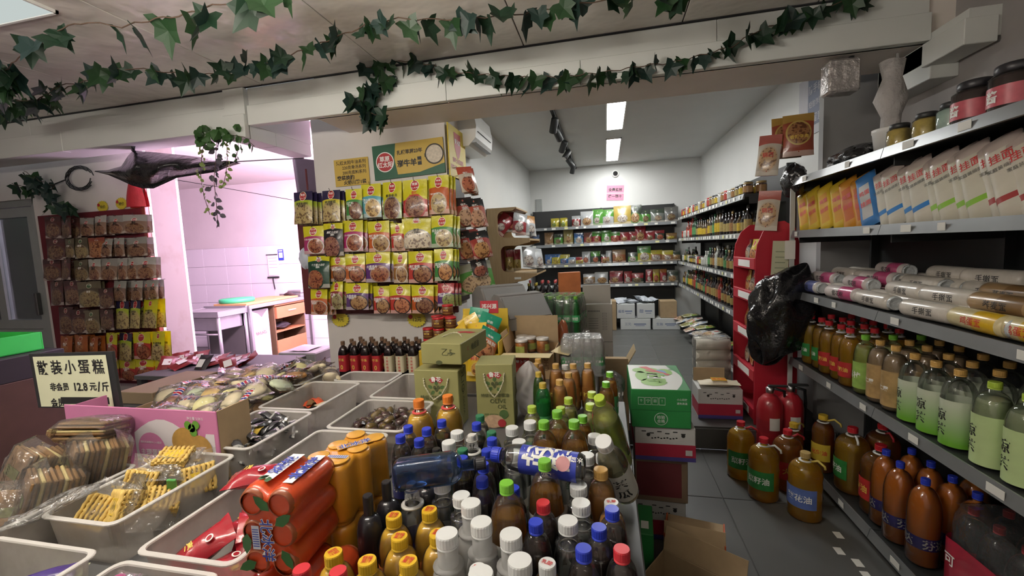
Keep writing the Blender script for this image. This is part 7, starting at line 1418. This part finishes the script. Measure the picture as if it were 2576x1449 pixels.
for k,(x,y,z,rot,pr,lb) in enumerate(((.22,.10,1.60,(-.2,.7,.2),bp(rd,rd,wh),'red and white snack bag slanting in the rack top opening'),(.33,.14,1.62,(-.2,.2,.5),bp(wh,rd,wh),'white bag with red print in the rack top opening'),(.40,.25,1.60,(-.2,.1,.9),bp((.5,.25,.08),wh,wh),'orange and white bag at the rack top opening'),(.16,.35,1.66,(-.1,0,.6),bp(rd,dk,rd),'dark red bag at the back of the rack top opening'),(.25,.40,1.62,(-.1,0,1.0),bp(rd,rd,rd),'red bag deep in the rack top opening'),(.40,.12,1.27,(-.3,.1,.6),bp(wh,wh,wh),'crumpled clear bag in the lower rack opening'),(.46,.25,1.25,(-.3,.1,.9),bp(wh,wh,wh),'second crumpled clear bag in the lower rack opening'),(.20,.10,1.25,(-.05,0,.2),bp(rd,(.5,.38,.1),(.5,.38,.1)),'tall red and gold packet in the lower rack opening'),(.27,.14,1.25,(-.05,0,.3),bp(rd,(.5,.38,.1),(.5,.38,.1)),'second tall red and gold packet in the lower rack opening'),(.17,.30,1.26,(-.05,0,.5),bp(dk,rd,rd),'dark red packet deep in the lower rack opening'))):
    Pq=cheap_bag(.15 if k<7 else .08,.22,.06,pr,850+k,'薯片' if k in(0,1) else ''); inst(Pq,lb,'snack bag',(-1.19+x,4.30+y,.164+z+.02),rot=rot,group='snack bags in the wooden rack')
WB=[cheap_bottle(.036,.29,((.012,.010,.012),(.35,.04,.04),(.45,.42,.30),'wn')),cheap_bottle(.034,.26,((.03,.03,.01),(.55,.45,.05),(.10,.12,.03),'wy')),cheap_bottle(.034,.27,((.01,.015,.012),(.02,.03,.02),(.40,.50,.38),'wg'))]
t=thing('side_table','low dark stand carrying wine bottles beyond the wooden rack','table',(-.66,5.1,.164)); MB().rbox(-.30,.30,-.22,.22,.56,.60,.003).build('top',SHELFM,t); MB().box(-.28,.28,-.20,.20,0,.56).build('body',SHELFM,t)
for k in range(14): inst(WB[[1,1,0,0,0,2,2,0,1,0,2,0,2,0][k]],f'{["dark red-capped","yellow-capped","dark green labelled"][[1,1,0,0,0,2,2,0,1,0,2,0,2,0][k]]} wine bottle, {ORD[k]} from the wooden rack on the low stand','bottle',(-.90+.078*(k%7),4.96+.10*(k//7),.766),group='wine bottles on the low stand')
for k in range(4): inst(BPT['red'],f'dark sauce bottle with red label beside the wine bottles, {ORD[k]} of the four','bottle',(-.44+.075*(k%2),5.14+.09*(k//2),.766),group='sauce bottles by the wine')
carton('notice_board','brown card panel leaning beside the wooden rack','carton',-1.10,-.98,3.55,3.58,.164,1.25,[CARD])
# --- air conditioner, track lights, camera, pink notice, small wall box
t=thing('air_conditioner','white wall air conditioner high on the left wall of the rear room','air conditioner',(-1.2,3.50,2.43)); m=MB(); pr_=[(0,-.15),(.15,-.15),(.21,-.09),(.22,.0),(.20,.12),(.17,.15),(0,.15)]; k=len(pr_); m.v=[(x,-.14,z) for x,z in pr_]+[(x,.36,z) for x,z in pr_]; m.face(range(k),0); m.face(range(2*k-1,k-1,-1),0)
for i in range(k): m.face((i,i+k,(i+1)%k+k,(i+1)%k),0)
m.build('casing',WHITEP,t); MB().rbox(.13,.212,-.12,.34,-.128,-.122,.001).build('louver',pm('grey_louver',(.25,.26,.27),.4),t); MB().box(.216,.222,-.10,.3,-.04,-.035).build('trim_line',DARK,t)
tr=thing('track_light','black ceiling track with tilted spotlight heads in the rear room','lamp',(-.45,5.6,2.70)); MB().rbox(-.018,.018,-1.8,1.5,-.03,0,.003).build('track',DARK,tr)
for k,(y,tx,tz) in enumerate(((-1.45,.5,.3),(-1.1,.7,-.4),(-.55,.6,.5),(-.1,-.5,.5),(.45,.4,-.6),(.95,.3,.3))):
    MB().box(-.012,.012,y-.02,y+.02,-.07,-.03).build('stem',DARK,tr); m=MB().lathe([(.030,-.07),(.036,-.06),(.036,.06),(.030,.07)],14,0); h=m.build('head',DARK,tr,(0,y,-.12)); h.rotation_euler=(tx,tz,0); MB().lathe([(0,-.0705),(.029,-.0705)],14,0,closed=False).build('lens',pm('spot_lens',(.5,.5,.48),.2),h)
p=at(1548,437,Y=7.09); t=thing('ceiling_camera','small dark dome camera on the rear wall under the ceiling light','camera',(p.x,7.098,p.z)); m=MB().lathe([(.055,0),(.055,.02),(.045,.03)],18,0); m.xf(Matrix.Rotation(math.pi/2,4,'X')); m.build('base',WHITEP,t); m=MB().lathe([(.04,.02),(.038,.04),(.026,.062),(0,.072)],18,0); m.xf(Matrix.Rotation(math.pi/2,4,'X')); m.build('dome',pm('smoked_dome',(.03,.03,.03),.1,coat=.5),t)
def dpink(L,W,H): L.flat('全景监控',.2*W,(0,-.001,.22*H),X_,Z_,1,.03,.86*W); L.flat('偷一罚十',.2*W,(0,-.001,-.22*H),X_,Z_,1,.03,.86*W); L.rect((0,-.0006,-.02*H),X_,Z_,W,.012,2)
board_from('notice','pink notice with two lines of black characters high on the rear wall','notice',[(1525.5,467),(1568,466),(1570,504),(1527,504)],7.095,.002,[pm('pink_paper',(.66,.25,.38),.6,var=.05),BLACK_INK,PAPER],dpink)
t=thing('wall_switch_box','slim grey box on the rear wall corner above the shelves','box',(-1.06,7.08,2.07)); MB().rbox(-.05,.05,0,.018,-.10,.16,.004).build('box',pm('grey_box',(.34,.36,.35),.5),t)
# ------------------------------------------------------------------ preparation room
SST=pm('steel_table',(.42,.42,.43),.35,.7,var=.12); SSD=pm('dark_steel_panel',(.16,.16,.15),.5,.4)  # second one is a darker grey for rear and end panels
t=thing('sink_stand','steel sink stand on four legs in the tiled preparation room','sink',(-4.90,4.43,0)); w,d,h=.33,.22,.84
m=MB(); m.rbox(-w,w,-d,d,h-.07,h-.005,.004); m.build('apron',SST,t); m=MB(); m.box(-w,w,-d,-d+.03,h-.005,h); m.box(-w,w,d-.03,d,h-.005,h+.02); m.box(-w,-w+.03,-d+.03,d-.03,h-.005,h); m.box(w-.03,w,-d+.03,d-.03,h-.005,h); m.build('rim',SST,t)
MB().rbox(-w+.04,w-.06,-d+.03,d-.03,h-.24,h-.07,.01).build('basin',SST,t)
for sx in(-1,1):
    for sy in(-1,1): MB().lathe([(.02,0),(.02,h-.07)],10,0,(sx*(w-.025),sy*(d-.025),0)).build('leg',SST,t)
MB().tube([(-w+.03,-d+.025,h-.28),(w-.03,-d+.025,h-.28)],.012,8).build('rail',STEEL,t); MB().box(-w+.05,w-.05,d-.04,d-.03,.05,h-.24).build('rear_panel',SSD,t)
t=thing('work_table','long steel work table running back to the tiled wall','table',(-4.87,5.25,0)); w,d,h=.33,.60,.855
MB().rbox(-w,w,-d,d,h-.05,h,.004).build('top',SST,t); MB().box(-w+.02,w-.06,-d+.01,-d+.02,.05,h-.05).build('end_panel',SSD,t)
for sx in(-1,1):
    for sy in(-1,1): MB().box(sx*(w-.02)-.018,sx*(w-.02)+.018,sy*(d-.02)-.018,sy*(d-.02)+.018,0,h-.05).build('leg',SST,t)
t=thing('cutting_board','thick round green cutting board on the steel table','board',(-4.93,4.86,.883)); MB().lathe([(.20,0),(.21,.006),(.21,.045),(.20,.052),(0,.052)],36,0).build('disc',pm('green_board',(.05,.46,.20),.5,var=.06),t)
t=thing('cutting_board','tan wooden board lying under the green one on the steel table','board',(-4.84,5.12,.856)); MB().rbox(-.25,.27,-.48,.48,0,.026,.004).build('plank',pm('tan_board',(.50,.30,.12),.5,var=.15),t)
t=thing('tray','steel tray at the rear of the tan board','tray',(-4.75,5.74,.856)); m=MB(); m.rbox(-.18,.2,-.11,.11,0,.05,.004); m.build('pan',SST,t); MB().rbox(-.05,.2,-.09,.09,.051,.10,.01).build('stacked_pan',SST,t)
tag(MB().tube([(-4.8,5.58,.895),(-4.74,5.60,.91),(-4.67,5.585,.90),(-4.62,5.60,.895)],[.012,.03,.026,.01],8).build('dark_cloth',pm('dark_brown_cloth',(.05,.03,.03),.8)),'small dark cloth on the tan board by the tiled wall','cloth')
t=thing('freezer_cabinet','scuffed pale cabinet with faded print under the steel table','cabinet',(-4.80,4.88,0)); MB().rbox(-.2,.19,-.14,.16,.03,.77,.006).build('box',pm('scuffed_lilac_white',(.50,.48,.52),.5,var=.18,vs=12),t); L=MB(); L.flat('BREAD',.06,(.191,.0,.45),(0,1,-.0),(0,-.45,1),0,.01,.24); L.rect((.191,.07,.50),Y_,Z_,.09,.06,1,.001); L.v=[tuple(v) for v in L.v]
n=len(L.v); L.v += [(.1905,-.12,.76),(.1905,.14,.76),(.1905,.07,.70),(.1905,.03,.66),(.1905,-.03,.72)]; L.face((n,n+1,n+2,n+3,n+4),2); stuff(L.build('print',[pm('faded_red_print',(.42,.10,.10),.6),pm('faded_tan_print',(.42,.36,.26),.6),pm('torn_grey',(.20,.19,.19),.7)],t))
ORW2=pm('orange_wood',(.46,.19,.08),.5,var=.1,vs=8); DWD=pm('dark_side_wood',(.16,.10,.05),.6,var=.2)
t=thing('drawer_cabinet','orange wood cabinet with a drawer and open shelf beneath the steel table','cabinet',(-4.78,5.40,0)); y0,y1=-.30,.32
MB().box(-.2,.2,y0,y0+.02,.03,.78).build('side_panel',DWD,t); MB().box(-.2,.2,y1-.02,y1,.03,.78).build('side_panel',DWD,t); MB().box(-.2,.22,y0,y1,.78,.80).build('top',ORW2,t); MB().box(-.2,-.19,y0+.02,y1-.02,.03,.78).build('back',DWD,t); MB().box(-.19,.2,y0+.02,y1-.02,.40,.415).build('shelf',ORW2,t)
dw_=MB().rbox(.05,.235,y0+.02,y1-.02,.60,.765,.004).build('drawer',ORW2,t); MB().rbox(.236,.246,-.06,.09,.685,.70,.002).build('handle',WHITEP,dw_); MB().rbox(.195,.21,y0+.01,y1-.01,.03,.29,.003).build('door',ORW2,t); MB().box(-.19,.19,y0+.02,y1-.02,.03,.045).build('bottom',DWD,t)
crumple('dark_bag','dark cloth bag inside the open shelf of the orange cabinet','bag',(-4.72,5.36,.47),(.10,.14,.05),pm('dark_cloth_bag',(.04,.035,.04),.7),41,.3)
t=thing('waste_bin','pale grey bin with a dark swing rim beside the pillar','bin',(-2.62,3.32,0)); MB().prism([(-.22,-.13),(.13,-.13),(.13,.14),(-.22,.14)],.02,.55,0).build('body',pm('pale_grey_bin',(.46,.50,.50),.5,var=.05),t); m=MB().rbox(-.235,.145,-.145,.155,.53,.62,.01); m.build('rim',pm('grey_bin_rim',(.22,.23,.22),.5),t); m=MB(); pillow(m,.2,.2,.06,900,0); m.build('paper',pm('pinkish_paper',(.60,.48,.52),.7),t,(-.06,0,.63))
p=at(688,668,Y=5.87); t=thing('wall_chart','pale paper chart on a dark clip stand against the tiled wall','chart',(p.x,5.868,p.z)); MB().rbox(-.10,.10,-.004,.0,-.16,.17,.001).build('sheet',PAPER,t); MB().box(-.115,.095,-.010,-.004,.165,.18).build('clip',DARK,t); MB().box(-.115,.095,-.02,-.004,-.20,-.175).build('clip',DARK,t); MB().tube([(-.02,-.012,-.19),(.0,-.012,-.38)],.008,6).build('stem',DARK,t)
for k in range(4): MB().rect((0,-.0042,.12-.05*k),X_,Z_,.15,.008,0).build('print_line',pm('pinkish_line',(.5,.42,.42),.7),t)
p=at(707,641,Y=5.87); t=thing('payment_sign','small blue framed sign on the tiled wall by the paper chart','sign',(p.x,5.868,p.z)); MB().rbox(-.05,.05,-.004,0,-.085,.085,.001).build('frame',pm('sign_blue',(.03,.06,.42),.4),t); MB().rect((0,-.0045,-.005),X_,Z_,.07,.085,0).build('panel',WHITEP,t); MB().rect((0,-.0045,.062),X_,Z_,.07,.02,0).build('panel',WHITEP,t)
crumple('plastic_bag','white and blue plastic bag hanging beside the pillar pouches','bag',(at(768,650,Y=3.02).x,3.02,at(768,650,Y=3.02).z),(.05,.03,.08),pm('white_blue_bag',(.48,.52,.60),.4,var=.3,vs=14),44,.35)
# ------------------------------------------------------------------ green crate at the side
p=at(50,905,Y=1.9); GT=thing('green_crate','bright green plastic crate of shredded green filling on a dark stand','crate',(-4.06,1.95,.90)); GRP=pm('green_crate_plastic',(.04,.55,.09),.4,var=.06)
for a in((-.30,.26,-.19,-.182,0,.12),(-.30,.26,.182,.19,0,.12),(-.30,-.292,-.182,.182,0,.12),(.252,.26,-.182,.182,0,.12)): MB().rbox(*a,.002).build('wall',GRP,GT)
MB().box(-.30,.26,-.19,.19,0,.005).build('base',GRP,GT)
m=MB()
for k in range(900):
    x,y,a,b=rnd(-.28,.24),rnd(-.17,.17),rnd(0,6.3),rnd(.006,.012); z=.045+.03*math.sin(5*x+3)*math.cos(6*y)+rnd(0,.02); m.box(x-b*abs(math.cos(a))-.002,x+b*abs(math.cos(a))+.002,y-b*abs(math.sin(a))-.002,y+b*abs(math.sin(a))+.002,z,z+.004)
stuff(m.build('green_shreds',pm('green_shreds',(.12,.48,.06),.6,var=.5,vs=60),GT))
t=thing('crate_stand','dark box stand with a brown wooden side under the green crate','stand',(-4.0,1.95,0)); MB().rbox(-.34,.30,-.24,.24,.74,.895,.004).build('top',pm('black_stand',(.018,.018,.02),.6),t); MB().rbox(-.34,.30,-.24,.24,.02,.74,.004).build('body',pm('brown_stand_wood',(.075,.04,.025),.6,var=.3,vs=8),t)
carton('carton','open brown carton between the price sign and the cake heap','carton',-2.62,-2.38,1.75,2.15,.70,.765,[pm('dull_card',(.20,.15,.09),.85)]); 
t=thing('stool','plain dark stool carrying the brown carton by the cake heap','stool',(-2.50,1.95,0)); MB().rbox(-.14,.12,-.22,.22,.66,.699,.004).build('seat',SKIRT,t)
for sx in(-1,1):
    for sy in(-1,1): MB().box(sx*.11-.02,sx*.11+.02,sy*.18-.02,sy*.18+.02,0,.66).build('leg',SKIRT,t)
# ------------------------------------------------------------------ ivy garlands
def leafmat(n,c): 
    g=NG(n); o=g.obj(); nz=g.noise(40,3,o); b=g.bsdf(Base_Color=g.mix(nz.outputs[0],tuple(x*.6 for x in c),tuple(x*1.4 for x in c)),Roughness=.45); tl=g.n('ShaderNodeBsdfTranslucent',i_Color=tuple(x*1.2 for x in c)); return g.surf(g.n('ShaderNodeMixShader',i_0=.15,i_1=b,i_2=tl))
LM=[leafmat('ivy_leaf_dark',(.013,.040,.020)),leafmat('ivy_leaf_mid',(.020,.060,.020)),leafmat('ivy_leaf_blue',(.014,.038,.030))]; STEM=pm('vine_stem',(.10,.06,.04),.7)
def ivy_mesh(k):
    rr=random.Random(900+k); O=[(0,0),(.22,.13),(.50,.10),(.36,-.22),(.46,-.52),(.20,-.55),(.02,-1.0),(-.18,-.58),(-.44,-.50),(-.34,-.20),(-.50,.12),(-.20,.14)]
    O=[(x*(1+rr.uniform(-.12,.12)),y*(1+rr.uniform(-.12,.12))) for x,y in O]; m=MB(); bend=rr.uniform(.1,.6)
    P=[(x,-.10*abs(x)*2-bend*y*y*.5+.04*rr.uniform(-1,1),y) for x,y in O]; c=(0,.05,-.28); m.v=[c]+P
    for i in range(len(P)): m.face((0,1+i,1+(i+1)%len(P)),0,None,False)
    return m
LMS=[[ivy_mesh(k).mesh('leaf',LM[k%3]) for k in range(6)]][0]
def vine(label,pts,n,Zs,size,spread=.03,Y=None,seed=0,stem=.0028,clump=None):
    rr=random.Random(seed); W=[]
    for i,q in enumerate(pts):
        W.append(at(q[0],q[1],Y=Y) if Y else at(q[0],q[1],Z=Zs))
    t=thing('ivy_garland',label,'garland',W[0],group='ivy garlands'); W=[p-W[0] for p in W]
    tot=[0]
    for a,b in zip(W,W[1:]): tot.append(tot[-1]+(b-a).length)
    def pos(s):
        for i in range(len(W)-1):
            if s<=tot[i+1]: return W[i].lerp(W[i+1],(s-tot[i])/max(1e-6,tot[i+1]-tot[i])) , (W[i+1]-W[i]).normalized()
        return W[-1],(W[-1]-W[-2]).normalized()
    line=[pos(tot[-1]*k/(len(pts)*5))[0]+Vector((0,0,.006*math.sin(k*1.7))) for k in range(len(pts)*5+1)]
    MB().tube(line,stem,5).build('stem',STEM,t)
    for k in range(n):
        s=tot[-1]*(k+rr.uniform(0,.9))/n
        if clump and rr.random()<.5: s=clump*tot[-1]+rr.gauss(0,.05)*tot[-1]; s=min(tot[-1],max(0,s))
        p,dr=pos(s); o=ob('leaf',LMS[rr.randrange(6)],t,p+Vector((rr.uniform(-1,1)*spread,rr.uniform(-1,1)*spread,rr.uniform(-.4,.25)*spread)))
        o.rotation_euler=(rr.uniform(-.5,.8),rr.uniform(-.75,.75)+(2.6 if rr.random()<.08 else 0),rr.uniform(-1.2,1.2)); sc=size*rr.uniform(.75,1.25); o.scale=(sc,sc,sc)
    return t
vine('ivy garland under the ceiling by the pale square light, with large leaves',[(-20,215),(40,150),(95,118),(150,72),(215,55),(300,68),(390,48),(460,38),(520,18),(580,6),(660,-12),(760,-30)],44,2.50,.125,.045,seed=1,clump=.06)
vine('long ivy garland strung under the ceiling panels from the side wall to the beam',[(-20,290),(60,262),(140,232),(205,208),(290,172),(370,175),(450,185),(560,188),(640,165),(720,142),(800,112),(860,88),(930,60),(1010,46),(1100,50),(1200,44),(1300,36),(1400,20),(1500,2),(1620,-6),(1750,-20)],84,2.52,.105,.03,seed=2)
vine('second ivy strand trailing beside the long one at its near end',[(0,285),(30,250),(90,255),(150,215),(200,210)],10,2.52,.10,.04,seed=3)
vine('ivy garland hung along the front face of the long beam',[(905,175),(960,160),(1030,152),(1090,165),(1150,182),(1250,190),(1330,195),(1420,192),(1520,182),(1620,165),(1690,158),(1760,140),(1840,118),(1900,80),(1960,60),(2040,25),(2120,5),(2200,-20)],62,None,.10,.028,Y=2.585,seed=4)
vine('bunched ivy clump hanging from the beam above the pillar banner',[(985,190),(945,215),(915,245),(900,262),(930,285),(975,292)],24,None,.115,.06,Y=2.57,seed=5)
vine('dim ivy clump on the far wall beside the cable coil',[(60,430),(100,455),(140,468),(100,490),(75,475),(30,462)],14,None,.13,.05,Y=2.93,seed=6); vine('small ivy sprig above the far red board',[(130,522),(160,515),(185,520)],5,None,.14,.03,Y=2.93,seed=7)
# trailing pot plant at the beam end
t=thing('trailing_plant','artificial trailing plant with pale strands hanging from the beam end','plant',at(560,345,Y=2.58)); base=at(560,345,Y=2.58)
lm2=[leafmat('pale_leaf',(.18,.26,.07)),leafmat('grey_leaf',(.075,.075,.085)),leafmat('fresh_leaf',(.05,.13,.035))]
def oval(mt): 
    m=MB(); P=[(0,0),(.35,-.25),(.42,-.6),(.2,-.95),(0,-1.1),(-.2,-.95),(-.42,-.6),(-.35,-.25)]; m.v=[(0,.12,-.5)]+[(x,.25*y*y*.3-abs(x)*.2,y) for x,y in P]
    for i in range(8): m.face((0,1+i,1+(i+1)%8),0)
    return m.mesh('leaf',mt)
OV=[oval(x) for x in lm2]; rr=random.Random(77)
for (pts,mi,n,sz) in (([(520,340),(508,385),(505,440),(512,490),(528,540)],0,28,.030),([(545,345),(543,400),(538,450),(545,520),(548,568)],1,30,.040),([(570,350),(572,400),(568,440),(560,470)],0,18,.026),([(598,345),(600,375),(592,400)],2,10,.03),([(585,340),(615,345),(640,368)],2,8,.045)):
    W=[at(x,y,Y=2.58)-base for x,y in pts]; MB().tube(W,.0022,5).build('strand',STEM,t)
    for k in range(n):
        u=(k+.5)/n*(len(W)-1); i=min(len(W)-2,int(u)); p=W[i].lerp(W[i+1],u-i); o=ob('leaf',OV[mi],t,p+Vector((rr.uniform(-.012,.012),rr.uniform(-.02,.02),0))); o.rotation_euler=(rr.uniform(-.5,.8),rr.uniform(-1.2,1.2),rr.uniform(-3,3)); o.scale=(sz*rr.uniform(.8,1.2),)*3
for k in range(34):
    q=at(rr.uniform(500,595),rr.uniform(315,365),Y=2.55+rr.uniform(-.03,.03))-base; o=ob('leaf',OV[2],t,q); o.rotation_euler=(rr.uniform(-.3,1.2),rr.uniform(-1.6,1.6),rr.uniform(-3,3)); o.scale=(rr.uniform(.05,.085),)*3
# black plastic sheet slung below the beam
T=[(238,430),(270,428),(305,418),(322,392),(335,378),(352,380),(400,384),(450,389),(500,395),(550,402),(592,407)]; Bt=[(238,432),(272,440),(300,452),(330,466),(358,474),(385,474),(412,462),(445,447),(490,440),(545,432),(592,409)]
m=MB(); nv=8
def sheet(u,v):
    f=u*(len(T)-1); i=min(len(T)-2,int(f)); k=f-i; tx=T[i][0]+(T[i+1][0]-T[i][0])*k; ty=T[i][1]+(T[i+1][1]-T[i][1])*k; bx=Bt[i][0]+(Bt[i+1][0]-Bt[i][0])*k; by=Bt[i][1]+(Bt[i+1][1]-Bt[i][1])*k
    bul=math.sin(math.pi*u)*math.sin(math.pi*min(1,v*1.1)); return at(tx+(bx-tx)*v,ty+(by-ty)*v,Y=2.80-.16*bul+.018*math.sin(26*u+5*v)*math.sin(math.pi*v))
m.grid(sheet,60,14); m.grid(lambda u,v:sheet(u,v)+Vector((0,.05*math.sin(math.pi*v)+.004,0)),60,14,flip=True); tag(m.build('black_sheet',BLACKBAG),'black plastic sheet slung like a hammock under the beam before the preparation room','sheet')
t=thing('hanging_cord','dark cord tying the black sheet to the pillar and wall','cord',at(592,407,Y=2.8)); b0=at(592,407,Y=2.8); MB().tube([(0,0,0),at(680,402,Y=2.9)-b0,at(765,398,Y=3.05)-b0],.004,5).build('cord',DARK,t); MB().tube([at(440,452,Y=2.75)-b0,at(560,472,Y=2.85)-b0,at(735,503,Y=3.0)-b0],.0022,5).build('cord',DARK,t); MB().tube([at(335,379,Y=2.8)-b0,at(336,368,Y=2.72)-b0],.012,6).build('knot',DARK,t)
b0=at(195,450,Y=3.03); t=thing('cable_coil','dark cable coil on the far wall beside the black sheet','cable',b0)
for k in range(3): MB().tube([(at(200+ (28+4*k)*math.cos(a*.42+k*.3),448+(25+3*k)*math.sin(a*.42+k*.3),Y=3.03-.01*k)-b0) for a in range(14)],.005,5).build('loop',DARK,t)
MB().tube([at(165,452,Y=3.03)-b0,at(120,470,Y=3.03)-b0,at(70,455,Y=3.03)-b0],.006,5).build('loop',DARK,t)

for k,(px,py) in enumerate(((2109,1346),(2111,1386),(2158,1416),(2180,1448))):
    p=at(px,py,Z=.001); t=MB().box(-.016,.016,-.024,.024,0,.001).build('floor_sticker',TAGW,loc=(min(p.x,1.12),p.y,.0005)); tag(t,f'small white sticker on the floor along the shelf foot, {ORD[k]} from the far end','sticker','floor stickers')
# unused patterns of repeated goods are cleared away
for o in [o for o in bpy.data.objects if o.get('label')=='-']:
    for c in list(o.children_recursive): bpy.data.objects.remove(c)
    bpy.data.objects.remove(o)
